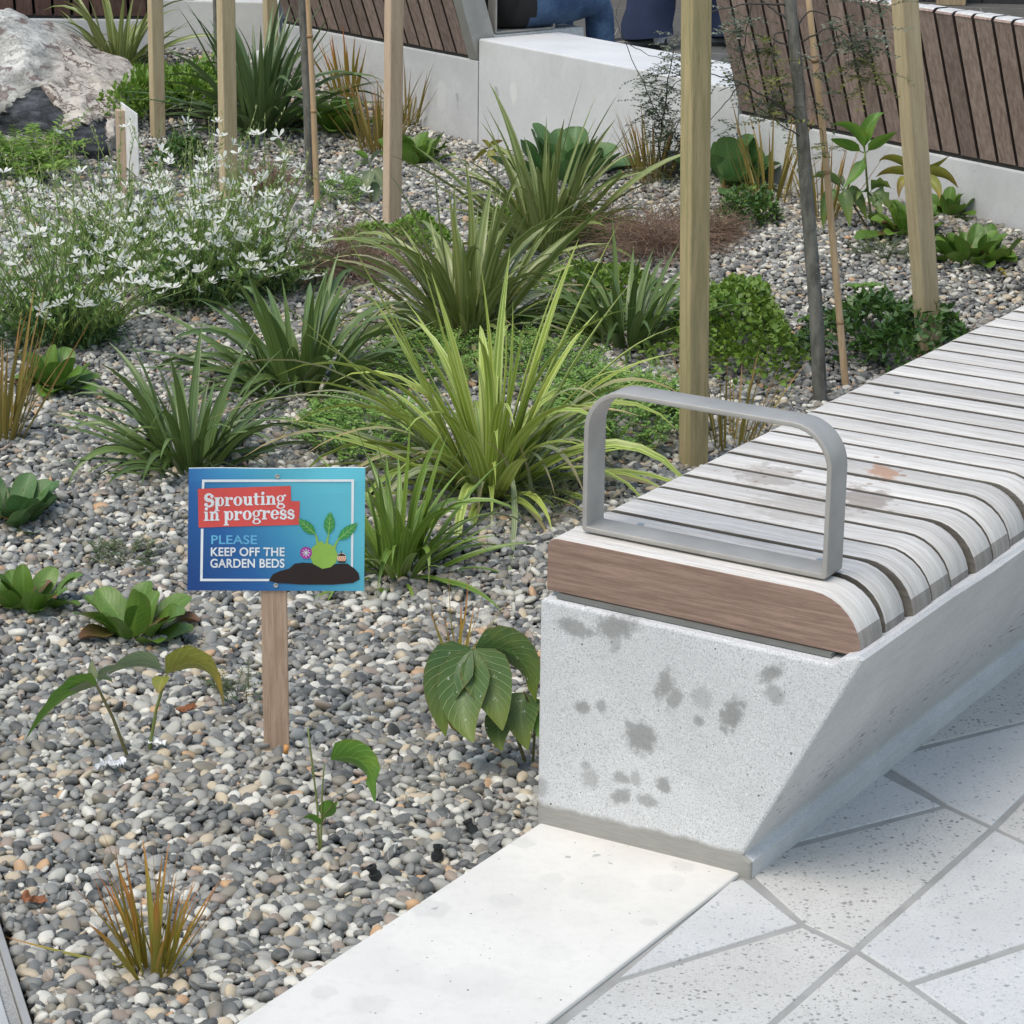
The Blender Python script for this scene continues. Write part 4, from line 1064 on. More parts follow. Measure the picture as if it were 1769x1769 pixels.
leaves_to(t, P, M['lf_olive'], [((228, 0), (212, 70), 0, 1.6), ((105, 25), (160, 70), 0, 1.3), ((75, 40), (150, 85), .0, 1.0), ((195, 35), (203, 80), .0, 1.2), ((340, 72), (260, 90), .0, .8), ((252, 40), (225, 85), .0, 1.3), ((310, 42), (250, 85), .0, .7)], 0.026)
P = G(1085, 590)
t = tuft(P, 'low dark grassy plant with glossy blades left of the green stained stake', 'plant', GS, pool_dark, 130, (0.16, 0.34), 0.09)

# ------------------------------------------------------------------ rust and olive sedges
M['lf_rust'] = leaf('rust_blade', (0.216, 0.223, 0.033), (0.342, 0.245, 0.037), tip=(0.540, 0.181, 0.047), rough=0.45)
M['lf_gold'] = leaf('golden_blade', (0.193, 0.166, 0.034), (0.304, 0.228, 0.062), tip=(0.373, 0.179, 0.062), rough=0.45)
pool_rust = blade_pool('leaf', M['lf_rust'], 12, 0.046, (0.95, 1.55), (-0.1, 0.4), 0.3, 6)
pool_gold = blade_pool('leaf', M['lf_gold'], 12, 0.030, (0.95, 1.55), (-0.1, 0.4), 0.3, 6)
GSD = 'rust and gold tussocks in the gravel'
def sedge(q, label, pool, n, lr, spread):
    return tuft(G(*q), label, 'tussock', GSD, pool, n, lr, spread, name='tussock', leafname='blade')
s = sedge((265, 1680), 'rust orange tussock in the near left gravel', pool_rust, 46, (0.09, 0.20), 0.026)
leaves_to(s, G(265, 1680), M['lf_rust'], [((8, 1618), (110, 1645), .06, 1.1), ((157, 1398), (230, 1560), .03, .8), ((350, 1525), (310, 1600), .0, 1.0), ((170, 1470), (215, 1580), .0, 1.1), ((262, 1445), (272, 1560), .0, .9), ((312, 1450), (290, 1560), .02, 1.2), ((340, 1600), (338, 1640), -.02, .8), ((160, 1612), (205, 1650), -.02, .9)], 0.0052, name='blade')
sedge((5, 757), 'tall gold tussock cut by the left edge of the photo', pool_gold, 44, (0.20, 0.36), 0.04)
s = sedge((790, 1150), 'sparse rust tussock behind the drooping leaves beside the bench', pool_rust, 16, (0.06, 0.12), 0.03)
leaves_to(s, G(790, 1150), M['lf_rust'], [((743, 970), (752, 1080), .0, .9), ((777, 985), (780, 1080), .0, .9), ((840, 965), (822, 1070), .02, .9), ((895, 1015), (840, 1090), .02, .9), ((842, 1060), (840, 1100), .0, .9), ((708, 1065), (760, 1120), .0, .7), ((808, 1000), (800, 1080), .03, .8), ((762, 1020), (775, 1100), .02, .6)], 0.0055, name='blade')
sedge((655, 262), 'gold tussock left of the pinkish stake', pool_gold, 60, (0.17, 0.33), 0.08)
sedge((705, 215), 'thin gold tussock right of the pinkish stake near the wall', pool_gold, 26, (0.13, 0.27), 0.05)
sedge((603, 165), 'small orange tussock nearest the middle seat wall', pool_rust, 40, (0.16, 0.30), 0.07)
sedge((1128, 308), 'olive gold tussock against the block behind the wiry twigs', pool_gold, 70, (0.14, 0.27), 0.08)
sedge((1262, 770), 'gold tussock behind the bench armrest', pool_gold, 34, (0.14, 0.24), 0.07)
sedge((1330, 352), 'thin gold tussock left of the grey sapling by the wall', pool_gold, 26, (0.18, 0.36), 0.08)
sedge((1425, 380), 'gold tussock right of the grey sapling by the wall', pool_gold, 30, (0.16, 0.30), 0.06)
s = thing('tussock', 'single bent rust blade lying on the gravel right of the leaning stake', 'tussock', G(1715, 465), 0, GSD)
leaves_to(s, G(1715, 465), M['lf_rust'], [((1775, 520), (1740, 480), -.15, 1.4), ((1765, 505), (1735, 470), -.1, 1.0)], 0.010, name='blade')

# ------------------------------------------------------------------ broad leaves
def broad(pts, w, side=None, cup=0.18, wav=0.0, petiole=0.15, blunt=0.5, serr=0.0, obov=False):
    """ovate leaf along pts, five vertices across"""
    n = len(pts); vs, fs, uv = [], [], []
    az = Vector((pts[-1].x - pts[0].x, pts[-1].y - pts[0].y, 0))
    if az.length < 1e-4: az = Vector((1, 0, 0))
    az.normalize(); s0 = Vector((-az.y, az.x, 0)) if side is None else side
    ts = [i / (n - 1) for i in range(n)]
    if obov:
        ts = [1 - (1 - t) ** 1.7 for t in ts]; pts = [pts[min(n - 2, int(t * (n - 1)))].lerp(pts[min(n - 2, int(t * (n - 1))) + 1], t * (n - 1) - min(n - 2, int(t * (n - 1)))) for t in ts]
    ph = random.uniform(0, 6)
    for i, p in enumerate(pts):
        t = ts[i]
        tg = (pts[min(i + 1, n - 1)] - pts[max(i - 1, 0)]).normalized()
        s = (s0 - tg * s0.dot(tg)).normalized(); nm = s.cross(tg)
        if nm.z < 0: nm = -nm
        if t < petiole: wd = w * 0.10
        else:
            k = (t - petiole) / (1 - petiole)
            wd = w * max(0.03, math.sin(PI * min(1, k) ** blunt if blunt != 1 else PI * k) ** 0.8)
            if obov: wd = w * max(0.03, 0.20 * (1 - k) + 0.8 * math.sqrt(max(0, 1 - ((k - .60) / (.60 if k < .60 else .402)) ** 2)))
            wd *= 1 + serr * (1 if i % 2 else -1)
        for j, c in enumerate((-1, -.5, 0, .5, 1)):
            z = cup * abs(c) ** 1.5 * wd + wav * wd * math.sin(ph + t * 9 + c * 2) * abs(c)
            vs.append(p + s * (c * wd / 2) + nm * z); uv.append(((c + 1) / 2, t))
    for i in range(n - 1):
        for j in range(4):
            a = i * 5 + j; fs.append((a, a + 1, a + 6, a + 5))
    return vs, fs, uv
M['rosette'] = leaf('fleshy_rosette_leaf', (0.060, 0.142, 0.019), (0.128, 0.230, 0.038), rough=0.33, trans=0.15, spots=0.1, veins=0.18)
M['rosette_blue'] = leaf('bluish_rosette_leaf', (0.058, 0.137, 0.042), (0.108, 0.209, 0.067), rough=0.45, trans=0.15, veins=0.2)
M['rosette_old'] = leaf('old_rosette_leaf', (0.10, 0.085, 0.02), (0.14, 0.12, 0.03), tip=(0.16, 0.07, 0.05), rough=0.5, trans=0.1, veins=0.1)
def broad_pool(mat, n, w, el, droop, name='leaf', **kw):
    out = []
    for i in range(n):
        k = (i + .5) / n; e = el[0] + (el[1] - el[0]) * k
        vs, fs, uv = broad(arc_pts(1.0, e, random.uniform(*droop), 11), w * random.uniform(.85, 1.15), **kw)
        out.append((e, mesh_from(name, vs, fs, mat, True, uv)))
    return out
pr_green = broad_pool(M['rosette'], 10, 0.58, (0.45, 1.45), (-0.3, 0.9), wav=0.05, cup=0.14, obov=True)
pr_blue = broad_pool(M['rosette_blue'], 10, 0.62, (0.45, 1.45), (-0.3, 0.9), wav=0.06, cup=0.14, obov=True)
pr_old = broad_pool(M['rosette_old'], 4, 0.5, (0.0, 0.5), (0.0, 0.9), wav=0.12, obov=True)
GR = 'fleshy rosette plants in the gravel'
def rosette(q, label, pool, n, lr, old=2, spread=0.02, lift=0.0):
    t = tuft(G(*q), label, 'plant', GR, pool, n, lr, spread, name='rosette_plant', z=lift, tilt=.38)
    for i in range(old):
        e, me = random.choice(pr_old); az = random.uniform(0, 6.28); L = random.uniform(*lr)
        link('old_leaf', me, t, (0, 0, 0.005), (0, 0, az), (L, L, L))
    return t
rosette((232, 1098), 'bright green rosette standing alone left of the sign post', pr_green, 17, (0.085, 0.125), 3, 0.035)
rosette((95, 672), 'green rosette under the white flowers near the left edge', pr_green, 20, (0.085, 0.125), 2, 0.03)
rosette((45, 1045), 'reddish tinged rosette, lower one at the left edge', pr_green, 22, (0.06, 0.10), 8, 0.05)
rosette((18, 900), 'dark rosette cut by the left edge above the reddish one', pr_blue, 24, (0.075, 0.115), 4, 0.05)
rosette((576, 225), 'glossy rosette beside the bamboo cane in front of the middle seat', pr_green, 30, (0.12, 0.18), 0, 0.05)
rosette((715, 280), 'low rosette partly behind the pinkish stake', pr_green, 26, (0.09, 0.14), 2, 0.08)
rosette((985, 310), 'big round leaved clump behind the blades in front of the block', pr_blue, 34, (0.12, 0.20), 1, 0.11)
rosette((1268, 315), 'big round leaved clump right of the green stained stake by the wall', pr_blue, 28, (0.11, 0.18), 1, 0.08)
rosette((1680, 447), 'large rosette right of the leaning stake', pr_green, 36, (0.075, 0.12), 3, 0.07)
rosette((1568, 400), 'rosette hidden behind the leaning stake', pr_green, 28, (0.08, 0.13), 5, 0.05)
rosette((1640, 372), 'small rosette touching the wall right of the leaning stake', pr_green, 14, (0.07, 0.10), 3, 0.03)

M['lf_big'] = leaf('broad_green_leaf', (0.072, 0.171, 0.021), (0.138, 0.271, 0.039), rough=0.38, trans=0.2, veins=0.25)
M['lf_bigdark'] = leaf('broad_dark_leaf', (0.048, 0.103, 0.028), (0.091, 0.158, 0.039), tip=(0.151, 0.199, 0.028), rough=0.36, trans=0.15, spots=0.15, veins=0.3, specks=.8)
M['lf_yellow'] = leaf('yellowing_leaf', (0.180, 0.210, 0.033), (0.270, 0.262, 0.045), tip=(0.195, 0.112, 0.030), rough=0.45, trans=0.2, spots=0.5, veins=0.25)
M['lf_grey'] = leaf('grey_green_leaf', (0.125, 0.181, 0.094), (0.200, 0.250, 0.138), rough=0.5, trans=0.2, veins=0.25)
M['stalk'] = plain('green_stalk', (0.16, 0.20, 0.05), 0.5)
M['stalk_dark'] = plain('brown_green_stalk', (0.11, 0.10, 0.035), 0.6)
def shrublet(base, label, stems, leaves, name='leafy_seedling', cat='plant', group='leafy seedlings in the gravel'):
    Bp = G(*base); t = thing(name, label, cat, Bp, 0, group)
    for path, r, mt in stems:
        pts = [V(atY(q[0], q[1], Bp.y + (q[2] if len(q) > 2 else 0))) - Bp for q in path]
        pts[0].z -= 0.01
        fine = []
        for i in range(len(pts) - 1):
            for k in range(4): fine.append(pts[i].lerp(pts[i + 1], k / 4))
        fine.append(pts[-1]); n = len(fine)
        vs, fs = tube(fine, [r * (1.15 - .4 * i / n) for i in range(n)], 6)
        link('stem', mesh_from('stem', vs, fs, M[mt], True), t)
    for a, m, b, w, dy, mt, opt in leaves:
        P0 = V(atY(a[0], a[1], Bp.y)) - Bp; mid = V(atY(m[0], m[1], Bp.y + dy * .5)) - Bp; tip = V(atY(b[0], b[1], Bp.y + dy)) - Bp
        vs, fs, uv = broad(quad_pts(P0, mid, tip, 9), w, **opt)
        link('leaf', mesh_from('leaf', vs, fs, M[mt], True, uv), t)
    return t
SIDE = Vector((0.93, 0.1, 0.35)).normalized()
SV = Vector((0.15, -0.55, 0.82)).normalized()
shrublet((912, 1322), 'plant with big drooping glossy leaves against the concrete bench end', [([(912, 1322), (880, 1230, .02), (818, 1122, .0)], 0.0028, 'stalk_dark'), ([(920, 1320), (925, 1240), (905, 1195, -.02)], 0.002, 'stalk_dark')],
    [((815, 1122), (768, 1180), (770, 1272), 0.075, -.05, 'lf_bigdark', dict(side=Vector((.8, -.3, -.3)), petiole=.06)), ((818, 1122), (800, 1210), (818, 1283), 0.081, -.09, 'lf_bigdark', dict(side=SIDE, petiole=.06)),
     ((820, 1122), (850, 1190), (868, 1262), 0.078, -.07, 'lf_bigdark', dict(side=SIDE, petiole=.06)), ((822, 1120), (895, 1135), (926, 1212), 0.072, -.03, 'lf_bigdark', dict(side=Vector((.5, -.4, .7)), petiole=.05)),
     ((905, 1197), (900, 1240), (912, 1296), 0.061, -.05, 'lf_bigdark', dict(side=SIDE, petiole=.05)), ((880, 1225), (862, 1260), (868, 1298), 0.049, -.05, 'lf_bigdark', dict(side=SIDE, petiole=.05)), ((922, 1205), (927, 1240), (930, 1275), .028, -.04, 'lf_big', dict(side=SIDE, petiole=.05)),
     ((818, 1120), (790, 1230), (800, 1265), .04, .03, 'lf_yellow', dict(side=SIDE, petiole=.06))])
shrublet((1508, 392), 'tall bright leaved seedling standing before the right hand wall', [([(1508, 392), (1499, 330), (1494, 262)], 0.0034, 'stalk'), ([(1500, 390), (1475, 355), (1456, 328)], 0.0028, 'stalk_dark'), ([(1512, 392), (1514, 360), (1502, 334)], 0.0026, 'stalk_dark')],
    [((1494, 265), (1475, 225), (1437, 215), .042, .0, 'lf_big', dict(side=SV)), ((1494, 265), (1460, 250), (1435, 240), .036, -.06, 'lf_big', dict(side=SV)), ((1494, 265), (1502, 215), (1538, 193), .042, .0, 'lf_big', dict(side=Vector((.75, -.2, .3)))), ((1494, 265), (1522, 245), (1549, 228), .038, -.05, 'lf_big', dict(side=SV)),
     ((1494, 270), (1480, 300), (1456, 326), .04, -.04, 'lf_big', dict(side=Vector((.75, -.2, .35)))),
     ((1456, 328), (1428, 345), (1423, 398), .036, -.03, 'lf_bigdark', dict(side=SIDE)), ((1456, 328), (1462, 350), (1468, 392), .042, -.05, 'lf_bigdark', dict(side=SIDE)), ((1456, 328), (1480, 340), (1497, 380), .04, -.02, 'lf_bigdark', dict(side=SIDE)), ((1456, 328), (1430, 305), (1402, 308), .034, .03, 'lf_bigdark', dict(side=SV)), ((1458, 326), (1452, 310), (1450, 298), .03, .03, 'lf_grey', dict(side=SV)),
     ((1502, 334), (1520, 318), (1540, 326), .036, -.03, 'lf_bigdark', dict(side=SV, serr=.25)), ((1502, 334), (1525, 340), (1538, 366), .038, -.03, 'lf_bigdark', dict(side=SIDE, serr=.25)), ((1502, 334), (1515, 350), (1522, 375), .034, -.05, 'lf_bigdark', dict(side=SIDE, serr=.25)), ((1502, 334), (1490, 330), (1480, 345), .03, -.05, 'lf_bigdark', dict(side=SIDE))])
shrublet((1600, 402), 'yellowing long leaved seedling spreading from behind the leaning stake', [([(1600, 402), (1592, 340), (1588, 300)], 0.003, 'stalk_dark')],
    [((1588, 300), (1545, 275), (1518, 279), .030, .0, 'lf_yellow', dict(side=SV)), ((1588, 305), (1545, 296), (1513, 306), .034, .0, 'lf_yellow', dict(side=SV)), ((1588, 300), (1615, 290), (1641, 268), .032, .0, 'lf_yellow', dict(side=SV)), ((1588, 305), (1625, 300), (1655, 325), .040, -.02, 'lf_yellow', dict(side=SV)),
     ((1588, 305), (1560, 312), (1553, 342), .03, -.04, 'lf_yellow', dict(side=SIDE)), ((1588, 305), (1615, 318), (1623, 345), .034, -.05, 'lf_yellow', dict(side=SIDE))])
shrublet((226, 1312), 'two leaved seedling on a leaning green stalk in the near gravel', [([(226, 1312), (195, 1240), (165, 1180)], 0.0028, 'stalk_dark')],
    [((168, 1183), (110, 1205), (44, 1278), .052, -.05, 'lf_big', dict(side=SV, petiole=.05, serr=.08)), ((166, 1182), (140, 1190), (118, 1192), .024, -.03, 'lf_grey', dict(side=SV)), ((165, 1180), (160, 1160), (158, 1140), .016, .01, 'lf_grey', dict(side=SIDE)), ((168, 1180), (185, 1160), (232, 1152), .022, .04, 'lf_grey', dict(side=SV)), ((168, 1180), (180, 1172), (195, 1180), .018, .0, 'lf_grey', dict(side=SV))])
shrublet((256, 1296), 'seedling with one arching yellow green leaf left of the sign post', [([(256, 1296), (270, 1225), (288, 1165)], 0.0026, 'stalk')],
    [((288, 1163), (350, 1150), (386, 1222), .058, -.04, 'lf_yellow', dict(side=SV, petiole=.04, serr=.06)), ((288, 1163), (240, 1145), (186, 1166), .042, .03, 'lf_grey', dict(side=SV)), ((287, 1166), (278, 1180), (275, 1198), .03, -.03, 'lf_yellow', dict(side=SIDE)), ((288, 1163), (300, 1150), (318, 1150), .03, .05, 'lf_big', dict(side=SV))])
shrublet((552, 1472), 'thin seedling with a single folded leaf in the middle of the near gravel', [([(552, 1472), (548, 1390), (532, 1258)], 0.0015, 'stalk'), ([(554, 1472), (556, 1380), (560, 1320)], 0.0013, 'stalk'), ([(552, 1470), (550, 1420), (580, 1385), (614, 1364)], 0.001, 'stalk_dark')],
    [((572, 1312), (630, 1320), (648, 1388), .055, -.04, 'lf_big', dict(side=Vector((.5, -.5, .7)), petiole=.02)), ((556, 1420), (570, 1395), (584, 1388), .026, .0, 'lf_big', dict(side=SIDE)), ((552, 1432), (540, 1415), (524, 1414), .02, .0, 'lf_big', dict(side=SV))])
shrublet((640, 350), 'greyish seedling at the left side of the pinkish stake', [([(640, 350), (641, 320), (640, 285)], 0.003, 'stalk')],
    [((640, 285), (625, 280), (612, 292), .034, -.03, 'lf_grey', dict(side=SIDE)), ((640, 285), (650, 268), (662, 262), .034, .03, 'lf_grey', dict(side=SV)), ((640, 290), (636, 310), (630, 330), .04, -.05, 'lf_grey', dict(side=SIDE)), ((640, 290), (655, 305), (662, 330), .04, -.03, 'lf_grey', dict(side=SIDE)), ((640, 280), (625, 268), (612, 262), .03, .05, 'lf_big', dict(side=SV)), ((641, 310), (650, 330), (648, 352), .03, -.03, 'lf_grey', dict(side=SIDE))])
shrublet((838, 290), 'pale yellow seedling at the foot of the block', [([(838, 290), (842, 275), (845, 258)], 0.002, 'stalk')],
    [((845, 258), (855, 248), (870, 243), .03, .0, 'lf_yellow', dict(side=SV)), ((845, 260), (830, 268), (814, 285), .03, -.03, 'lf_yellow', dict(side=SV)), ((845, 258), (850, 270), (858, 285), .03, -.04, 'lf_yellow', dict(side=SIDE)), ((845, 258), (840, 248), (832, 242), .026, .03, 'lf_yellow', dict(side=SV)), ((845, 260), (865, 262), (880, 272), .026, -.02, 'lf_yellow', dict(side=SV))])

# ------------------------------------------------------------------ ground cover
M['gc_light'] = leaf('light_cover_leaf', (0.099, 0.203, 0.025), (0.223, 0.345, 0.054), rough=0.5, trans=0.25, attr=True)
M['gc_fern'] = leaf('ferny_cover_leaf', (0.115, 0.242, 0.036), (0.262, 0.421, 0.098), rough=0.5, trans=0.25, attr=True)
M['gc_round'] = leaf('round_cover_leaf', (0.084, 0.160, 0.020), (0.183, 0.278, 0.040), rough=0.4, trans=0.2, attr=True)
M['gc_dark'] = leaf('dark_cover_leaf', (0.034, 0.085, 0.016), (0.085, 0.162, 0.033), rough=0.33, trans=0.12, attr=True)
M['gc_fresh'] = leaf('fresh_shoot_leaf', (0.12, 0.23, 0.03), (0.18, 0.30, 0.05), rough=0.45, trans=0.3, attr=True)
M['gc_moss'] = leaf('small_dark_fern', (0.046, 0.078, 0.026), (0.091, 0.137, 0.046), rough=0.5, trans=0.15, attr=True)
M['twig_brown'] = plain('wiry_brown_twig', (0.26, 0.165, 0.115), 0.7)
M['twig_dark'] = plain('dark_twig', (0.05, 0.045, 0.038), 0.8)
GC = 'low cover plants on the gravel'
def dome(n, rx, ry, h, thick=0.35, lump=0.38, seed=0):
    """points and outward directions spread through the outer shell of an uneven low mound"""
    r = np.random.default_rng(seed)
    th = r.uniform(0, 2 * PI, n); rad = np.sqrt(r.random(n))
    ph = [r.uniform(0, 6, 3), r.uniform(2, 5, 3)]
    edge = 1 + lump * (np.sin(th * 2 + ph[0][0]) * .5 + np.sin(th * 3 + ph[0][1]) * .4 + np.sin(th * 5 + ph[0][2]) * .3)
    x, y = rad * np.cos(th) * rx * edge, rad * np.sin(th) * ry * edge
    lumps = 1 + lump * (np.sin(x / rx * 4 + ph[0][0]) * np.sin(y / ry * 4 + ph[0][1])) + 0.5 * lump * np.sin(x / rx * 9 + ph[0][2]) * np.sin(y / ry * 8)
    top = h * np.sqrt(np.maximum(0, 1 - rad ** 2.4)) * lumps
    z = top * (1 - thick * r.random(n) ** 2)
    d = np.stack([x / rx * 0.8, y / ry * 0.8, 0.35 + 0 * x], 1) + r.normal(0, 0.55, (n, 3))
    return np.stack([x, y, np.maximum(z, 0.003)], 1), d
def cover(q, label, rx, ry, h, n, ln_, wd, mat, tmpl=LEAFQ, seed=0, shoots=0, name='cover_plant', twigs=0, cat='plant', mat2=None):
    P = G(*q); t = thing(name, label, cat, P, 0, GC)
    pos, d = dome(n, rx, ry, h, seed=seed)
    r = np.random.default_rng(seed + 99)
    scatter('foliage', tmpl, pos, d, ln_ * r.uniform(.7, 1.3, n), wd * r.uniform(.7, 1.3, n), M[mat], t, roll=r.normal(0, .6, n))
    if shoots:
        p2, d2_ = dome(shoots, rx * .9, ry * .9, h * 1.12, 0.05, seed=seed + 3); d2_[:, 2] += 0.9
        scatter('shoots', tmpl, p2, d2_, ln_, wd, M[mat2 or 'gc_fresh'], t)
    if twigs:
        mb = MB()
        for i in range(twigs):
            a = random.uniform(0, 6.28); rr_ = random.random() ** .5
            p = Vector((rx * rr_ * .5 * math.cos(a), ry * rr_ * .5 * math.sin(a), 0)); d_ = Vector((math.cos(a) * rr_, math.sin(a) * rr_, random.uniform(.5, 1.3)))
            pts = [p]
            L = h * random.uniform(.7, 1.25)
            for k in range(5): d_ += Vector((random.gauss(0, .35), random.gauss(0, .35), random.gauss(-.08, .2))); pts.append(pts[-1] + d_.normalized() * L / 5)
            mb.add(*tube(pts, [0.0009] * 6, 3))
        o = link('twigs', mb.mesh('twigs', M['twig_dark']), t); o['kind'] = 'stuff'
    return t
def fronds(P, t, n, rx, ry, h, L, npair, size, mat, seed=0, el=(0.3, 1.2), droop=(0.4, 1.3), tmpl=ROUNDQ, wid=0.75):
    r = np.random.default_rng(seed); pos, dr, sz_ = [], [], []
    mb = MB()
    for i in range(n):
        a = r.uniform(0, 2 * PI); q = math.sqrt(r.random())
        b = np.array([rx * q * math.cos(a), ry * q * math.sin(a), 0.0]); az = a + r.normal(0, .7)
        zb = h * math.sqrt(max(0, 1 - q * q)) * r.uniform(.3, .9)
        Lf = L * r.uniform(.65, 1.2)
        pts = arc_pts(Lf, r.uniform(*el), r.uniform(*droop), npair)
        ca, sa = math.cos(az), math.sin(az)
        W = [np.array([b[0] + p.x * ca, b[1] + p.x * sa, zb + p.z]) for p in pts]
        for k in range(1, len(W)):
            tg = W[k] - W[k - 1]; tg /= np.linalg.norm(tg) + 1e-9
            sd_ = np.cross(tg, [0, 0, 1.0]); sd_ /= np.linalg.norm(sd_) + 1e-9
            up_ = np.cross(sd_, tg)
            s_ = size * (math.sin(PI * (0.12 + 0.85 * k / len(W))) ** .7)
            for sg in (-1, 1):
                pos.append(W[k]); dr.append(sd_ * sg + tg * .35 + up_ * r.normal(0.1, .25)); sz_.append(s_)
        mb.add(*tube([Vector(w) for w in W[::2]], 0.0007, 3))
    scatter('fronds', tmpl, np.array(pos), np.array(dr), np.array(sz_), np.array(sz_) * wid, M[mat], t)
    o = link('stems', mb.mesh('stems', M['stalk_dark']), t); o['kind'] = 'stuff'
def fern(q, label, n, rx, ry, h, L, npair, size, mat, seed, name='fern', **kw):
    P = G(*q); t = thing(name, label, name.replace('_', ' '), P, 0, GC); fronds(P, t, n, rx, ry, h, L, npair, size, mat, seed, **kw); return t
cover((240, 178), 'light green mat of small leaves between the boulder and the first stake', 0.17, 0.40, 0.085, 1900, .034, .017, 'gc_light', seed=1, shoots=160)
cover((345, 165), 'light green mat of small leaves between the first and second stakes', 0.16, 0.42, 0.085, 1900, .034, .017, 'gc_light', seed=2, shoots=160)
fern((1065, 735), 'feathery light green fern mat behind the armrest', 430, 0.165, 0.28, 0.075, 0.07, 9, 0.0115, 'gc_fern', 3, 'fern_mat', el=(.7, 1.5))
fern((630, 760), 'feathery light green fern mat left of the lime plant', 240, 0.13, 0.2, 0.05, 0.065, 9, 0.0115, 'gc_fern', 4, 'fern_mat', el=(.5, 1.4))
fern((930, 650), 'feathery fern showing between the lime leaves', 220, 0.14, 0.22, 0.06, 0.07, 9, 0.009, 'gc_fern', 14, 'fern_mat', el=(.6, 1.5))
cover((1268, 578), 'mound of small round green leaves right of the green stained stake', 0.165, 0.34, 0.095, 3400, .015, .0145, 'gc_round', ROUNDQ, 5, 120)
cover((1262, 590), 'thin skirt of round leaves spilling over the gravel below the round leaved mound', 0.22, 0.42, 0.03, 900, .015, .0145, 'gc_round', ROUNDQ, 35)
cover((1040, 500), 'round leaved creeper under the brown wiry mound', 0.14, 0.16, 0.05, 900, .017, .016, 'gc_round', ROUNDQ, 6)
cover((1545, 615), 'dark glossy low shrub beside the far bench boards', 0.18, 0.25, 0.115, 1900, .027, .015, 'gc_dark', LEAFQ, 7, 0, twigs=50, name='low_shrub', cat='shrub')
fern((55, 300), 'leafy fern at the foot of the boulder', 60, 0.10, 0.14, 0.06, 0.20, 15, 0.034, 'gc_light', 8, tmpl=LEAFQ, wid=.4)
cover((312, 290), 'small dark green mound behind the white flowers', 0.09, 0.12, 0.09, 900, .02, .012, 'gc_dark', LEAFQ, 9)
fern((218, 968), 'small dark fern left of the sign', 44, 0.055, 0.06, 0.012, 0.052, 9, 0.008, 'gc_moss', 10, tmpl=LEAFQ, wid=.5)
fern((412, 1205), 'tiny dark fern at the left side of the sign post', 26, 0.03, 0.05, 0.012, 0.055, 9, 0.007, 'gc_moss', 11, tmpl=LEAFQ, wid=.5)
fern((1535, 445), 'low dark fern left of the leaning stake', 60, 0.085, 0.09, 0.02, 0.06, 9, 0.009, 'gc_moss', 12, tmpl=LEAFQ, wid=.5)
cover((1290, 388), 'dark small leaved mound right of the green stained stake', 0.10, 0.14, 0.085, 1200, .016, .010, 'gc_dark', LEAFQ, 13, 60, twigs=50, mat2='gc_round')
cover((720, 415), 'small leaved green creeper behind the olive plant', 0.11, 0.18, 0.05, 1000, .018, .014, 'gc_light', LEAFQ, 15)
fern((600, 340), 'pale ferny patch right of the bamboo cane', 90, 0.09, 0.16, 0.04, 0.07, 9, 0.010, 'gc_fern', 16, 'fern_mat')
fern((935, 880), 'thin dark grassy weeds against the corner of the bench', 60, 0.05, 0.08, 0.03, 0.07, 8, 0.008, 'gc_moss', 17, 'weed_patch', tmpl=LEAFQ, wid=.4)
cover((890, 400), 'green creeper around the foot of the blades in front of the block', 0.12, 0.2, 0.05, 800, .02, .014, 'gc_light', LEAFQ, 18)
fern((745, 640), 'feathery fern between the olive and the lime plants', 170, 0.13, 0.2, 0.05, 0.065, 9, 0.011, 'gc_fern', 24, 'fern_mat', el=(.5, 1.4))
cover((1005, 560), 'creeping small leaved plant under the low dark grassy plant', 0.14, 0.2, 0.05, 1300, .017, .013, 'gc_round', ROUNDQ, 26)
cover((640, 420), 'small creeper at the foot of the pinkish stake', 0.10, 0.16, 0.04, 700, .018, .013, 'gc_light', LEAFQ, 27)
cover((1010, 405), 'small creeper between the block plants and the brown wiry mound', 0.12, 0.2, 0.045, 900, .018, .013, 'gc_light', LEAFQ, 28)
t = shrublet((1500, 545), 'fresh green shoots rising above the dark low shrub', [([(1500, 545), (1503, 520), (1505, 500)], 0.002, 'stalk'), ([(1490, 545), (1482, 520), (1478, 505)], 0.002, 'stalk')], [], group='leafy seedlings in the gravel')
Bp = t.location
for (cx, cy) in ((1478, 502), (1505, 500), (1490, 522), (1512, 520)):
    for k in range(6):
        a = k * 1.05 + cx; dx, dy_ = 24 * math.cos(a), 15 * math.sin(a)
        P0 = V(atY(cx, cy, Bp.y)) - Bp; tip = P0 + Vector((dx / 680, dy_ / 500, 0.012)); mid = (P0 + tip) / 2 + Vector((0, 0, .006))
        vs, fs, uv = broad(quad_pts(P0, mid, tip, 6), .016); link('leaf', mesh_from('leaf', vs, fs, M['lf_big' if cy < 515 else 'lf_bigdark'], True, uv), t)

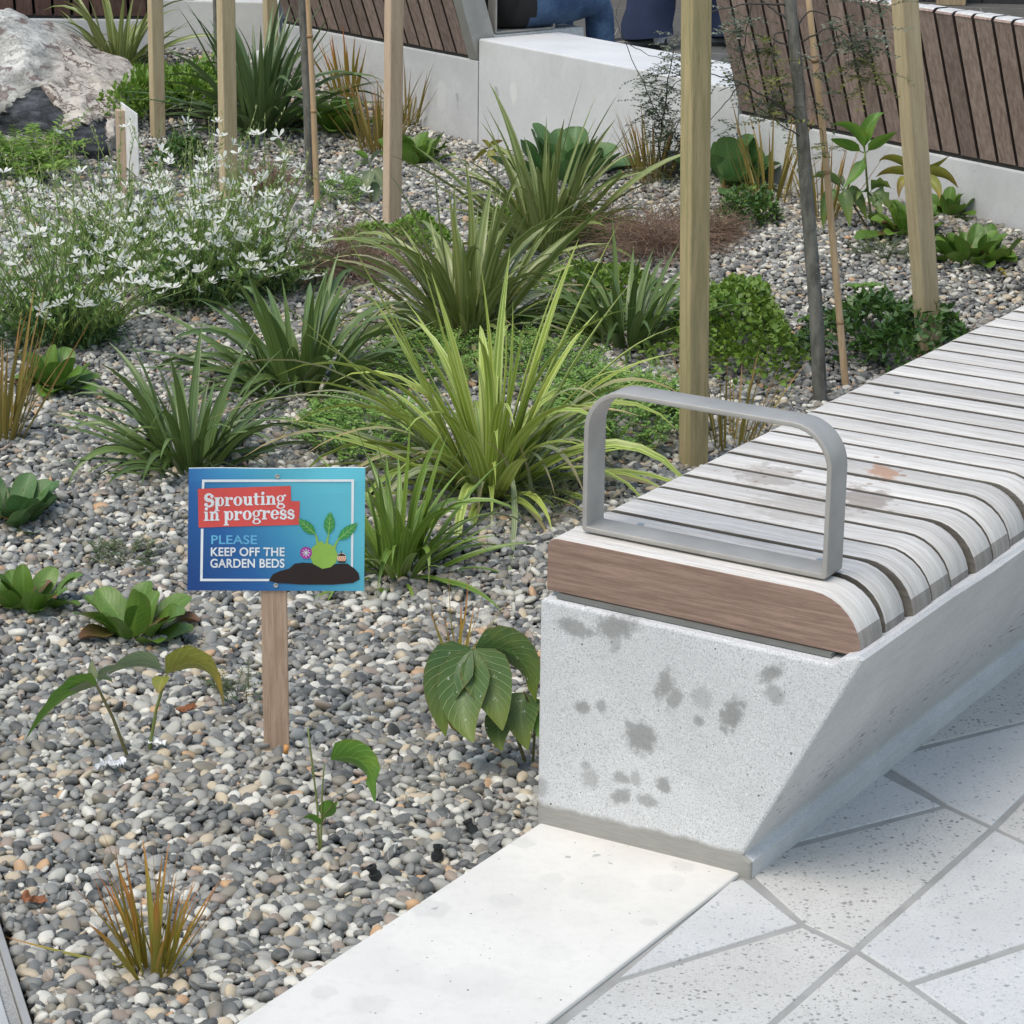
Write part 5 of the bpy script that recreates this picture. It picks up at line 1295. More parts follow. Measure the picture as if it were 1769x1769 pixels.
def wiry(q, label, rx, ry, h, n, seed, mat='twig_brown'):
    P = G(*q); t = thing('wiry_shrub', label, 'shrub', P, 0, 'brown wiry mounds'); r = random.Random(seed); mb = MB()
    for i in range(n):
        a = r.uniform(0, 6.28); q_ = r.random() ** .5
        p = Vector((rx * q_ * .55 * math.cos(a), ry * q_ * .55 * math.sin(a), r.uniform(0, h * .3)))
        d = Vector((math.cos(a) * q_ * 1.1 + r.gauss(0, .5), math.sin(a) * q_ * 1.1 + r.gauss(0, .5), r.uniform(.4, 1.2))); pts = [p]; L = h * r.uniform(.7, 1.2)
        for k in range(6):
            d += Vector((r.gauss(0, .5), r.gauss(0, .5), r.gauss(-.18, .25))); pts.append(pts[-1] + d.normalized() * L / 6)
            pts[-1].z = max(pts[-1].z, 0.004)
        mb.add(*tube(pts, [0.0008, .0008, .0007, .0007, .0006, .0005, .0004], 3))
    o = link('twigs', mb.mesh('twigs', M[mat]), t); o['kind'] = 'stuff'
    pos, d = dome(int(n * .9), rx, ry, h * .9, .8, seed=seed); scatter('leaflets', LEAFQ, pos, d, .008, .005, M['wiry_leaf'], t)
    return t
M['wiry_leaf'] = leaf('tiny_bronze_leaf', (0.10, 0.075, 0.04), (0.22, 0.19, 0.09), rough=.5, trans=.1, attr=True)
wiry((600, 480), 'brown wiry mound behind the left leaves of the lime plant', 0.16, 0.2, 0.20, 520, 1)
wiry((1150, 440), 'brown wiry mound left of the green stained stake', 0.19, 0.22, 0.20, 640, 2)
wiry((450, 330), 'thin brown wiry mound at the top of the white flowers', 0.12, 0.2, 0.12, 700, 3)
wiry((1235, 415), 'brown wiry mound right of the green stained stake', 0.07, 0.1, 0.10, 420, 4)

# ------------------------------------------------------------------ white flowering plants
M['petal'] = leaf('white_petal', (0.93, 0.93, 0.86), (0.96, 0.96, 0.92), rough=0.6, trans=0.45)
M['bud'] = leaf('flower_bud', (0.260, 0.312, 0.104), (0.520, 0.520, 0.286), rough=0.5, trans=0.2, attr=True)
M['fl_stem'] = plain('flower_stem', (0.20, 0.26, 0.08), 0.55)
M['fl_leaf'] = leaf('flower_plant_leaf', (0.122, 0.234, 0.054), (0.272, 0.408, 0.099), rough=0.45, trans=0.2, attr=True)
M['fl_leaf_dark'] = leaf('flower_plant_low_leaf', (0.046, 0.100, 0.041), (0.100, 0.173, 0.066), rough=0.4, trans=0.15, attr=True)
def flower_geo(seed, s=1.0):
    r = random.Random(seed); mb = MB()
    for a in (18, 66, 114, 162):
        an = math.radians(a + r.uniform(-12, 12)); L = s * r.uniform(.8, 1.1)
        d = Vector((math.cos(an), r.uniform(-.35, .15), math.sin(an))).normalized()
        pts = [Vector((0, 0, 0)) + d * L * t - Vector((0, 0.18 * L * t * t, 0)) for t in (0, .3, .6, .85, 1)]
        sd = d.cross(Vector((0, 1, 0))).normalized()
        w = (.05, .12, .34, .34, .10)
        vs = []
        for p, ww in zip(pts, w): vs += [p - sd * ww * L / 2, p + sd * ww * L / 2]
        mb.add(vs, [(2 * i, 2 * i + 1, 2 * i + 3, 2 * i + 2) for i in range(4)], None, [(0.3, .3)] * 10)
    for k in range(4):
        d = Vector((r.uniform(-.5, .5), -.5, -r.uniform(.3, .9))).normalized() * s * .7
        mb.add(*tube([Vector((0, 0, 0)), d], [0.018 * s, .01 * s], 3))
    return mb.mesh('flower', M['petal'])
FLW = [flower_geo(i) for i in range(7)]
GF = 'white flowering perennials'
n_single = 0
def gaura(q, label, nst, H, R, seed, nfl, lean=(0, 0), low=True):
    global n_single
    P = G(*q); t = thing('flowering_plant', label, 'flowers', P, 0, GF); r = random.Random(seed)
    mb = MB(); lp, ld, ls = [], [], []; fl = []; bp, bd = [], []
    for i in range(nst):
        a = r.uniform(0, 2 * PI); q_ = r.random() ** .5
        b = Vector((.12 * q_ * math.cos(a), .12 * q_ * math.sin(a), 0)); h = H * r.uniform(.45, 1.2) * (1 - .25 * q_ * q_)
        out = Vector((math.cos(a), math.sin(a), 0)) * R * q_ * r.uniform(.7, 1.2) + Vector((lean[0], lean[1], 0)) * r.uniform(.4, 1.2)
        pts = [b + out * (t_ ** 1.3) + Vector((r.gauss(0, .006), r.gauss(0, .006), h * t_ - 0.06 * t_ * t_ * q_)) for t_ in [k / 7 for k in range(8)]]
        mb.add(*tube(pts, [.0022, .0021, .0019, .0017, .0015, .0013, .001, .0007], 3))
        for k in range(36):
            t_ = r.random() ** 1.0 * 0.92; j = min(6, int(t_ * 7)); p = pts[j].lerp(pts[j + 1], t_ * 7 - j)
            aa = r.uniform(0, 6.28); lp.append(p); ld.append((math.cos(aa), math.sin(aa), r.uniform(.6, 2.2))); ls.append(r.uniform(.016, .034) * (1.15 - .7 * t_))
        for k in range(4):
            t_ = r.uniform(.9, 1); p = pts[6].lerp(pts[7], (t_ - 6 / 7) * 7); bp.append(p); bd.append((r.gauss(0, .4), r.gauss(0, .4), 1))
        for k in range(int(nfl + r.random())):
            t_ = r.uniform(.45, .99); j = min(6, int(t_ * 7)); p = pts[j].lerp(pts[j + 1], t_ * 7 - j)
            fl.append(p + Vector((r.gauss(0, .012), r.gauss(0, .012), r.gauss(0, .008))))
    if low:
        for k in range(500):
            a = r.uniform(0, 6.28); q_ = r.random() ** .5
            pass
    o = link('stems', mb.mesh('stems', M['fl_stem']), t); o['kind'] = 'stuff'
    ls = np.array(ls)
    scatter('foliage', LEAFQ, np.array([tuple(p) for p in lp]), np.array(ld), ls, ls * .24, M['fl_leaf'], t)
    scatter('buds', LEAFQ, np.array([tuple(p) for p in bp]), np.array(bd), 0.012, 0.0035, M['bud'], t)
    if low:
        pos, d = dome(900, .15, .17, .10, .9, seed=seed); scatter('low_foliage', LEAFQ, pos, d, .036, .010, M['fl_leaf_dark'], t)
    # flowers: as many single ones as fit in the count, the rest (towards the back) in one mass
    fl.sort(key=lambda p: p.y - p.z)
    keep = min(len(fl), 100)
    for p in fl[:keep]:
        s = r.uniform(.017, .026)
        link('flower', r.choice(FLW), t, p, (r.uniform(-1.35, -.45), r.uniform(-.6, .6), r.gauss(0, .9)), (s, s, s)); n_single += 1
    if len(fl) > keep:
        m2 = MB()
        for p in fl[keep:]:
            me = r.choice(FLW); s = r.uniform(.016, .024); Rm = Matrix.Translation(p) @ (Matrix.Rotation(r.gauss(0, .9), 4, 'Z') @ Matrix.Rotation(r.uniform(-1.35, -.45), 4, 'X')) @ Matrix.Scale(s, 4)
            m2.add([Rm @ v.co for v in me.vertices], [tuple(pp.vertices) for pp in me.polygons])
        o = link('flowers', m2.mesh('flowers', M['petal'], False), t); o['kind'] = 'stuff'
gaura((105, 590), 'white flowering clump at the left edge, nearest of the four', 130, 0.47, 0.32, 1, 1.3, (-.05, -.02))
gaura((345, 520), 'white flowering clump in the middle around the second stake', 130, 0.49, 0.30, 2, 1.4)
gaura((440, 500), 'white flowering clump leaning towards the brown wiry mound', 80, 0.42, 0.20, 3, 1.4, (.02, 0), low=True)
gaura((215, 470), 'white flowering clump farthest back in front of the small sign', 90, 0.40, 0.30, 4, .9, (0, 0), low=True)

# ------------------------------------------------------------------ fine pinnate twigs on the right hand sapling
M['kow_dark'] = leaf('pinnate_dark_leaflet', (0.051, 0.071, 0.037), (0.111, 0.136, 0.076), rough=0.45, trans=0.15, attr=True)
M['kow_olive'] = leaf('pinnate_olive_leaflet', (0.133, 0.148, 0.031), (0.234, 0.234, 0.070), rough=0.45, trans=0.3, attr=True)
M['kow_grey'] = leaf('pinnate_grey_leaflet', (0.120, 0.138, 0.090), (0.228, 0.240, 0.180), rough=0.5, trans=0.2, attr=True)
def twig_set(t, origin, twigs, clumps, rt=0.0016):
    O = Vector(origin); Y = O.y; mb = MB()
    for path, r0 in twigs:
        pts = [V(atY(q[0], q[1], Y + (q[2] if len(q) > 2 else 0))) - O for q in path]; fine = []
        for i in range(len(pts) - 1):
            for k in range(5): fine.append(pts[i].lerp(pts[i + 1], k / 5) + Vector((random.gauss(0, .0015), random.gauss(0, .002), random.gauss(0, .0015))) * (1 if (i or k) else 0))
        fine.append(pts[-1]); n = len(fine)
        vs, fs = tube(fine, [r0 * (1 - .65 * i / n) for i in range(n)], 5)
        link('branch', mesh_from('branch', vs, fs, M['twig_dark'], True), t)
    pos = {}; 
    for path, nn, mt, droop in clumps:   # leaves along a path, each with a row of small leaflets
        pts = [V(atY(q[0], q[1], Y + (q[2] if len(q) > 2 else 0))) - O for q in path]
        tot = len(pts) - 1
        for i in range(int(nn * 0.85)):
            u = random.random() * tot; j = min(tot - 1, int(u)); p = pts[j].lerp(pts[j + 1], u - j) + Vector((random.gauss(0, .014), random.gauss(0, .02), random.gauss(0, .012)))
            az = random.uniform(0, 2 * PI); L = random.uniform(.055, .095)
            ap_ = arc_pts(L, random.uniform(-.6, .5), random.uniform(.0, 1.3) * droop, 8)
            W = [p + Vector((q.x * math.cos(az), q.x * math.sin(az), q.z)) for q in ap_]
            mb.add(*tube(W[::3], 0.0005, 3))
            for k in range(1, len(W)):
                tg = (W[k] - W[k - 1]).normalized(); sd_ = tg.cross(Vector((0, 0, 1))); sd_ = sd_.normalized() if sd_.length > 1e-3 else Vector((1, 0, 0))
                for sg in (-1, 1):
                    d = sd_ * sg + tg * .3 + Vector((0, 0, random.gauss(0, .3)))
                    pos.setdefault(mt, []).append((tuple(W[k]), tuple(d)))
    for mt, L in pos.items():
        n = len(L); s = RNG.uniform(.0105, .0155, n)
        scatter('foliage', LEAFQ, np.array([q[0] for q in L]), np.array([q[1] for q in L]), s, s * .55, M[mt], t)
    o = link('leaf_stalks', mb.mesh('leaf_stalks', M['twig_dark']), t); o['kind'] = 'stuff'
twig_set(tree1, tree1.location, [
    ([(1402, 222), (1370, 200, -.02), (1310, 160, -.06), (1272, 138, -.08), (1226, 127, -.1)], .0032), ([(1366, 40), (1330, 12, .03), (1296, -14, .05)], .003), ([(1366, 10), (1293, 5, -.03), (1227, 22, -.05)], .003), ([(1374, 82), (1330, 66, .02), (1290, 57, .03), (1226, 50, .05)], .0024),
    ([(1372, 48), (1338, 60, -.03), (1333, 110, -.04), (1334, 185, -.05)], .0022), ([(1384, 72), (1420, 52, -.02), (1446, 50, -.03), (1500, 90, -.04)], .0026), ([(1370, 52), (1400, 18, .03), (1445, 28, .05), (1470, 50, .06)], .0022), ([(1396, 245), (1350, 215, -.03), (1300, 175, -.04)], .0022),
    ([(1280, 140, -.05), (1262, 170, -.05), (1225, 210, -.05)], .0018), ([(1300, 0), (1290, 60), (1275, 120)], .0018), ([(1446, 50), (1450, 80), (1405, 130)], .0015), ([(1380, 95), (1420, 110), (1460, 65)], .0015), ([(1400, 215), (1420, 225), (1425, 260)], .0012)],
    [([(1333, 70), (1335, 120), (1338, 185), (1330, 230)], 34, 'kow_olive', 1.0), ([(1310, 90), (1325, 160), (1340, 200)], 16, 'kow_olive', 1.0), ([(1360, 130), (1345, 190), (1365, 225)], 14, 'kow_dark', 1.0), ([(1260, 20), (1285, 60), (1270, 110), (1262, 150)], 26, 'kow_dark', 1.2), ([(1240, 35), (1262, 40), (1280, 30)], 8, 'kow_grey', .6),
     ([(1440, 45), (1470, 60), (1495, 85), (1510, 100)], 26, 'kow_dark', 1.0), ([(1460, 30), (1500, 60), (1480, 90)], 14, 'kow_grey', .8), ([(1490, 80), (1505, 120), (1498, 150)], 28, 'kow_olive', 1.3), ([(1460, 5), (1500, 8), (1540, 20)], 12, 'kow_dark', .5), ([(1405, 128), (1430, 100), (1450, 75)], 10, 'kow_grey', .8), ([(1400, 120), (1405, 160), (1395, 190)], 10, 'kow_dark', 1.2), ([(1420, 240), (1420, 262), (1425, 290)], 8, 'kow_olive', 1.0), ([(1228, 210), (1245, 225), (1240, 240)], 7, 'kow_dark', .8)])
Pw = G(1150, 315)
tw = thing('sapling', 'thin wiry sapling with sparse dark leaflets in front of the block', 'tree', Pw)
twig_set(tw, Pw, [([(1150, 315), (1138, 250), (1150, 180), (1158, 110), (1172, 55)], .0032), ([(1145, 215), (1118, 160), (1075, 62, .02), (1062, 30, .02), (1072, 0, .03)], .0018), ([(1152, 160), (1175, 140), (1195, 120)], .0018), ([(1146, 240), (1170, 210), (1190, 190)], .0018), ([(1140, 270), (1110, 330, -.1), (1050, 360, -.2), (1000, 405, -.3)], .0018), ([(1085, 75, .02), (1120, 95), (1180, 108)], .0014)],
    [([(1170, 60), (1160, 100), (1150, 130), (1190, 110)], 40, 'kow_grey', .8), ([(1120, 130), (1135, 160), (1120, 200), (1140, 240)], 70, 'kow_dark', 1.0), ([(1160, 130), (1175, 170), (1170, 220), (1180, 240), (1185, 270)], 70, 'kow_dark', 1.1), ([(1140, 180), (1150, 250), (1130, 300)], 36, 'kow_dark', 1.0), ([(1110, 330, -.1), (1050, 360, -.2), (1000, 405, -.3), (985, 420, -.32)], 34, 'kow_grey', .9), ([(1035, 310, -.1), (1060, 330, -.12), (1000, 330, -.12)], 7, 'kow_grey', .7)])

# ------------------------------------------------------------------ boulder
def rock_mat(D1, D2):
    n = NT('boulder_rock'); c = n.coord()
    v1 = n.noise(c, 7, 6, 0.62, 0.5); v2 = n.noise(c, 26, 5, 0.65, 0.3); v3 = n.noise(c, 110, 3)
    base = n.mix(n.smooth(v1, 0.32, 0.62), (0.24, 0.235, 0.215), (0.58, 0.57, 0.53))
    base = n.mix(n.math('MULTIPLY', n.smooth(v2, 0.5, 0.68), 0.6), base, (0.17, 0.155, 0.14))
    sx = n.n('ShaderNodeSeparateXYZ', {0: c})
    # cream crust on the right flank, broken by dark brown cracks
    kr = n.smooth(n.math('ADD', sx.outputs[0], n.math('MULTIPLY', n.math('SUBTRACT', v1, .5), 0.25)), D1 - 0.05, D1 + 0.05)
    crust = n.mix(n.smooth(v2, 0.35, 0.7), (0.42, 0.365, 0.305), (0.62, 0.565, 0.49))
    base = n.mix(n.math('MULTIPLY', kr, 0.85), base, crust)
    warp = n.n('ShaderNodeVectorMath', {0: c, 1: n.n('ShaderNodeVectorMath', {0: n.noise(c, 12, 3, out=1), 3: 0.09}, operation='SCALE').outputs[0]}, operation='ADD').outputs[0]
    cr_ = n.math('MULTIPLY', n.math('ABSOLUTE', n.math('SUBTRACT', n.noise(warp, 11, 7, .68), .5)), 1.0)
    crack = n.math('SUBTRACT', 1.0, n.smooth(cr_, 0.014, 0.030))
    base = n.mix(n.math('MULTIPLY', n.math('MULTIPLY', crack, n.smooth(v1, 0.42, 0.6)), n.math('ADD', n.math('MULTIPLY', kr, .8), .1)), base, (0.085, 0.045, 0.035))
    patch = n.smooth(n.noise(c, 11, 5, .6), 0.56, 0.62)
    base = n.mix(n.math('MULTIPLY', patch, 0.75), base, (0.115, 0.07, 0.06))
    # dark freshly broken slate face
    dx = n.math('SUBTRACT', sx.outputs[0], D2[0]); dz = n.math('SUBTRACT', sx.outputs[2], D2[2])
    geo = n.n('ShaderNodeSeparateXYZ', {0: n.n('ShaderNodeNewGeometry').outputs['Normal']})
    a = n.n('ShaderNodeAttribute', attribute_name='dark').outputs['Fac']
    sl = n.mix(n.smooth(n.noise(n.coord(scale=(3, 3, 16), rot=(0, .35, 0)), 4, 5, .6), 0.4, 0.65), (0.022, 0.024, 0.028), (0.085, 0.09, 0.10))
    base = n.mix(n.smooth(n.math('ADD', a, n.math('MULTIPLY', n.math('SUBTRACT', v2, .5), .5)), .4, .6), base, sl)
    h = n.math('ADD', n.math('ADD', v1, n.math('MULTIPLY', v2, .6)), n.math('ADD', n.math('MULTIPLY', v3, .2), n.math('MULTIPLY', crack, -.5)))
    n.P(Base_Color=base, Roughness=.9, Normal=n.bump(h, .8, .008)); return n.m
RB = V(at(60, 245, 0.05)); RB.y = 9.45
def rp(px, py, Y): return V(atY(px, py, Y))
front = [rp(0, 228, 9.33), rp(90, 236, 9.22), rp(168, 266, 8.98), rp(198, 236, 9.12), rp(206, 160, 9.45), rp(202, 212, 9.35), rp(0, 25, 9.70), rp(28, 28, 9.72), rp(60, 60, 9.66), rp(112, 86, 9.62), rp(172, 116, 9.58), rp(-60, 18, 9.85), rp(-150, 60, 9.9), rp(-190, 240, 9.5), rp(-90, 150, 9.35), rp(0, 120, 9.42), rp(64, 138, 9.30), rp(110, 172, 9.26), rp(128, 214, 9.20), rp(-60, 232, 9.3), rp(150, 165, 9.33)]
back = [p + Vector((0.05, .55, -.10)) for p in front[6:14]] + [p + Vector((.03, .45, 0)) for p in front[3:6]] + [rp(-150, 240, 9.5) + Vector((0, .5, 0))]
under = [Vector((p.x, p.y, -0.1)) for p in front[:4] + back[-4:]]
bm = bmesh.new()
for p in front + back + under: bm.verts.new(p - RB)
hull = bmesh.ops.convex_hull(bm, input=bm.verts[:])
bmesh.ops.delete(bm, geom=[g for g in hull.get('geom_interior', []) if isinstance(g, bmesh.types.BMVert)], context='VERTS')
bmesh.ops.subdivide_edges(bm, edges=bm.edges[:], cuts=3, use_grid_fill=True)
bmesh.ops.triangulate(bm, faces=bm.faces[:])
bmesh.ops.smooth_vert(bm, verts=bm.verts[:], factor=0.12, use_axis_x=True, use_axis_y=True, use_axis_z=True)
bmesh.ops.subdivide_edges(bm, edges=[e for e in bm.edges if e.calc_length() > .03], cuts=1)
bmesh.ops.triangulate(bm, faces=bm.faces[:])
bmesh.ops.subdivide_edges(bm, edges=[e for e in bm.edges if e.calc_length() > .018], cuts=1)
bmesh.ops.triangulate(bm, faces=bm.faces[:])
tri = [rp(-10, 212, 9.3), rp(66, 146, 9.28), rp(118, 222, 9.2), rp(60, 240, 9.2)]
A2 = [np.array([-14, 214]), np.array([64, 144]), np.array([112, 196]), np.array([96, 238]), np.array([0, 234])]
def inside(px, py):
    c = False; n = len(A2)
    for i in range(n):
        x1, y1 = A2[i]; x2, y2 = A2[(i + 1) % n]
        if (y1 > py) != (y2 > py) and px < (x2 - x1) * (py - y1) / (y2 - y1) + x1: c = not c
    return c
dark_l = bm.verts.layers.float.new('dark')
for v in bm.verts:
    w = v.co + RB; d = np.array(w) - EYE; z_ = d @ FWD
    px, py = WPX / 2 + F_PX * (d @ RT) / z_, WPX / 2 - F_PX * (d @ UP) / z_
    nrm = v.normal if v.normal.length else Vector((0, -1, 0))
    dk = 1.0 if (inside(px, py) and w.y < 9.52) or (100 < px < 185 and py > 205 + (185 - px) * .25 and w.y < 9.3) else 0.0
    v[dark_l] = dk
    ns = mnoise.fractal(w * 6, 1.0, 2.0, 5) * 0.022 + mnoise.fractal(w * 26, 1.0, 2.0, 3) * 0.006 + mnoise.noise(w * 20) * 0.006 + (abs(mnoise.noise(w * 9)) - .2) * .02
    v.co += nrm * ns
    if dk: v.co += Vector((0, .025, 0))
bmo = link('boulder', bm_mesh('boulder', bm, rock_mat(0.0, (0, 0, 0)), True), None, RB)
tag(bmo, 'large pale lichen crusted boulder with a dark broken face at the left edge', 'boulder')

# ------------------------------------------------------------------ signs
SB = G(474, 1292); sn = Vector((-SB.x, -SB.y, 0)).normalized(); sxv = Vector((-sn.y, sn.x, 0))
if sxv.x < 0: sxv = -sxv
sign = thing('garden_sign', 'small blue sign reading sprouting in progress, please keep off the garden beds', 'sign', SB, math.atan2(sxv.y, sxv.x), None)
PF_OFF = 0.013       # front of the board stands this far before the stake's centre
def spx(px, py, off=PF_OFF):
    d = Vector(_ray(px, py)); P0 = SB + sn * off; E = Vector(EYE)
    t = (P0 - E).dot(sn) / d.dot(sn); P = E + d * t - SB
    return (P.dot(sxv), P.z)
def zp(zx, zy): return spx(310 + zx / 5.203, 790 + zy / 5.203)
tl, trr, brr, bll = spx(326, 810), spx(631, 809), spx(629, 1021), spx(323.5, 1020)
M['pine_stake'] = timber('sign_stake_pine', (0.36, 0.24, 0.165), (0.52, 0.37, 0.27), 'z', 0.7, 1.2, vary=0.02, lines=0.35)
M['screw'] = M['screwsteel']
sw0, sw1 = spx(453, 1150), spx(498, 1150)
link('stake', box_mesh('stake', sw0[0], sw1[0], -0.010, 0.010, -0.12, tl[1] - 0.02, M['pine_stake'], 0.0012), sign)
def sign_print():
    n = NT('blue_gradient_print'); c = n.coord(); sx = n.n('ShaderNodeSeparateXYZ', {0: c})
    wdt = trr[0] - tl[0]; hgt = tl[1] - bll[1]
    u = n.math('DIVIDE', n.math('SUBTRACT', sx.outputs[0], tl[0]), wdt); w = n.math('DIVIDE', n.math('SUBTRACT', sx.outputs[2], bll[1]), hgt)
    k = n.math('ADD', n.math('MULTIPLY', u, .85), n.math('MULTIPLY', w, .40))
    col = n.ramp(k, [(0.05, (0.012, 0.065, 0.25)), (0.35, (0.020, 0.125, 0.37)), (0.62, (0.05, 0.29, 0.50)), (0.85, (0.10, 0.46, 0.60)), (1.0, (0.12, 0.52, 0.64))])
    rib = n.math('SINE', n.math('MULTIPLY', sx.outputs[2], 2100.0))
    n.P(Base_Color=col, Roughness=.32, Normal=n.bump(rib, .10, .0006)); return n.m
# twin wall board: a sheet with a slightly buckled top edge
pan_v, pan_f = [], []
NX_, NZ_ = 24, 10
for side_y in (-PF_OFF, -PF_OFF + 0.0035):
    for j in range(NZ_ + 1):
        for i in range(NX_ + 1):
            u, w = i / NX_, j / NZ_
            x = (bll[0] + (brr[0] - bll[0]) * u) * (1 - w) + (tl[0] + (trr[0] - tl[0]) * u) * w
            z = (bll[1] + (brr[1] - bll[1]) * u) * (1 - w) + (tl[1] + (trr[1] - tl[1]) * u) * w
            b_ = 0.0035 * max(0, (w - .82) / .18) ** 2 * (0.5 - math.cos((u - .5) * 9) * .6)
            pan_v.append((x, side_y + b_, z))
NN = (NX_ + 1) * (NZ_ + 1)
for s_ in (0, 1):
    for j in range(NZ_):
        for i in range(NX_):
            a = s_ * NN + j * (NX_ + 1) + i; q = (a, a + 1, a + NX_ + 2, a + NX_ + 1)
            pan_f.append(q if s_ == 0 else q[::-1])
for i in range(NX_):
    a = i; pan_f.append((a + NN, a + NN + 1, a + 1, a)); a = NZ_ * (NX_ + 1) + i; pan_f.append((a, a + 1, a + 1 + NN, a + NN))
for j in range(NZ_):
    a = j * (NX_ + 1); pan_f.append((a, a + NX_ + 1, a + NX_ + 1 + NN, a + NN)); a += NX_; pan_f.append((a + NN, a + NX_ + 1 + NN, a + NX_ + 1, a))
midx = [0 if k < NX_ * NZ_ else 1 for k in range(len(pan_f))]
panel = link('panel', mesh_from('panel', pan_v, pan_f, [sign_print(), M['white']], False, midx=midx), sign)
_lay = [0]
def flat(name, polys, mat, lift=None, obj=None):
    """flat print: polygons (lists of local x,z) a hair in front of the board"""
    y0 = -PF_OFF - (lift if lift else 0.0006)
    vs, fs = [], []
    for k, poly in enumerate(polys):
        y = y0 - 0.00002 * (k % 9)
        o = len(vs); vs += [(x, y, z) for x, z in poly]; fs.append(tuple(range(o, o + len(poly))))
    return link(name, mesh_from(name, vs, fs, mat), panel)
def ink(name, col): return plain(name, col, 0.38)
M['ink_white'] = ink('white_print', (0.80, 0.83, 0.86)); M['ink_red'] = ink('red_print', (0.70, 0.085, 0.075)); M['ink_sky'] = ink('sky_print', (0.14, 0.47, 0.75))
M['ink_soil'] = ink('soil_print', (0.022, 0.012, 0.011)); M['ink_lime'] = ink('lime_print', (0.30, 0.52, 0.085)); M['ink_leaf'] = ink('leaf_print', (0.045, 0.30, 0.085)); M['ink_purple'] = ink('purple_print', (0.42, 0.05, 0.36)); M['ink_cream'] = ink('cream_print', (0.78, 0.62, 0.45)); M['ink_orange'] = ink('orange_print', (0.72, 0.16, 0.07)); M['ink_vein'] = ink('vein_print', (0.30, 0.58, 0.12))
def Z(pts): return [zp(*q) for q in pts]
def zrect(x0, y0, x1, y1): return Z([(x0, y1), (x1, y1), (x1, y0), (x0, y0)])
flat('border', [Z([(203, 222), (1570, 218), (1570, 197), (203, 199)]), Z([(199, 330), (221, 330), (225, 222), (203, 222)]), Z([(1541, 1000), (1560, 1000), (1570, 218), (1546, 218)]), Z([(186, 1112), (208, 1112), (216, 640), (193, 640)]), Z([(208, 1112), (840, 1112), (845, 1092), (208, 1090)])], M['ink_white'], 0.0006)
flat('banner', [Z([(172, 630), (1006, 607), (1000, 255), (165, 282)]), Z([(1006, 607), (1074, 605), (1082, 393), (1003, 392)])], M['ink_red'], 0.0009)
def sans(name, body, x0, yb, x1, yt, mat, bold):
    cu = bpy.data.curves.new('txt', 'FONT'); cu.body = body; cu.size = 1; cu.offset = bold; cu.space_character = 1.04
    o = bpy.data.objects.new('txt', cu); COL.objects.link(o)
    bpy.context.view_layer.update()
    me = bpy.data.meshes.new_from_object(o.evaluated_get(bpy.context.evaluated_depsgraph_get()))
    bpy.data.objects.remove(o)
    xs_ = [v.co.x for v in me.vertices]; ys_ = [v.co.y for v in me.vertices]
    a0, a1, b0, b1 = min(xs_), max(xs_), min(ys_), max(ys_)
    for v in me.vertices:
        u = (v.co.x - a0) / (a1 - a0); w = (v.co.y - b0) / (b1 - b0)
        X, Zc = zp(x0 + (x1 - x0) * u, yb + (yt - yb) * w); v.co = (X, -PF_OFF - 0.0008, Zc)
    me.materials.clear(); me.materials.append(mat); me.name = name
    return link(name, me, panel)
sans('lettering', 'PLEASE', 286, 780, 697, 698, M['ink_sky'], 0.018)
sans('lettering', 'KEEP OFF THE', 282, 888, 946, 808, M['ink_white'], 0.022)
sans('lettering', 'GARDEN BEDS', 278, 992, 944, 910, M['ink_white'], 0.022)
# the soft slab serif lettering, drawn from strokes in units of the x-height
def ell(cx, cy, rx, ry, a0, a1, n=14): return [(cx + rx * math.cos(math.radians(a0 + (a1 - a0) * i / n)), cy + ry * math.sin(math.radians(a0 + (a1 - a0) * i / n))) for i in range(n + 1)]
def ringq(cx, cy, rx, ry, ts, tt, a0=0, a1=360, n=20):
    o, i = ell(cx, cy, rx, ry, a0, a1, n), ell(cx, cy, rx - ts, ry - tt, a0, a1, n)
    return [[o[k], o[k + 1], i[k + 1], i[k]] for k in range(n)]
def rc(x0, y0, x1, y1): return [[(x0, y0), (x1, y0), (x1, y1), (x0, y1)]]
def disc(cx, cy, r): return [ell(cx, cy, r, r, 0, 360, 12)[:-1]]
def arcs(pts, w):
    out = []
    for k in range(len(pts) - 1):
        (x0, y0), (x1, y1) = pts[k], pts[k + 1]; L = math.hypot(x1 - x0, y1 - y0) or 1; nx_, ny_ = -(y1 - y0) / L, (x1 - x0) / L
        wa, wb = w[k] / 2, w[k + 1] / 2
        out.append([(x0 - nx_ * wa, y0 - ny_ * wa), (x1 - nx_ * wb, y1 - ny_ * wb), (x1 + nx_ * wb, y1 + ny_ * wb), (x0 + nx_ * wa, y0 + ny_ * wa)])
    return out
def ess(s, cx=.42):
    up = ell(cx, .70, .27, .24, 20, 270, 10); lo = ell(cx, .25, .30, .26, 90, -150, 10)
    pts = up + lo[1:]; n = len(pts); w = [.10 + .20 * math.sin(PI * i / (n - 1)) ** 1.2 for i in range(n)]
    P = arcs(pts, w) + disc(up[0][0] - .02, up[0][1] - .02, .13) + disc(lo[-1][0] + .02, lo[-1][1] + .02, .14)
    return [[(x * s, y * s) for x, y in q] for q in P]
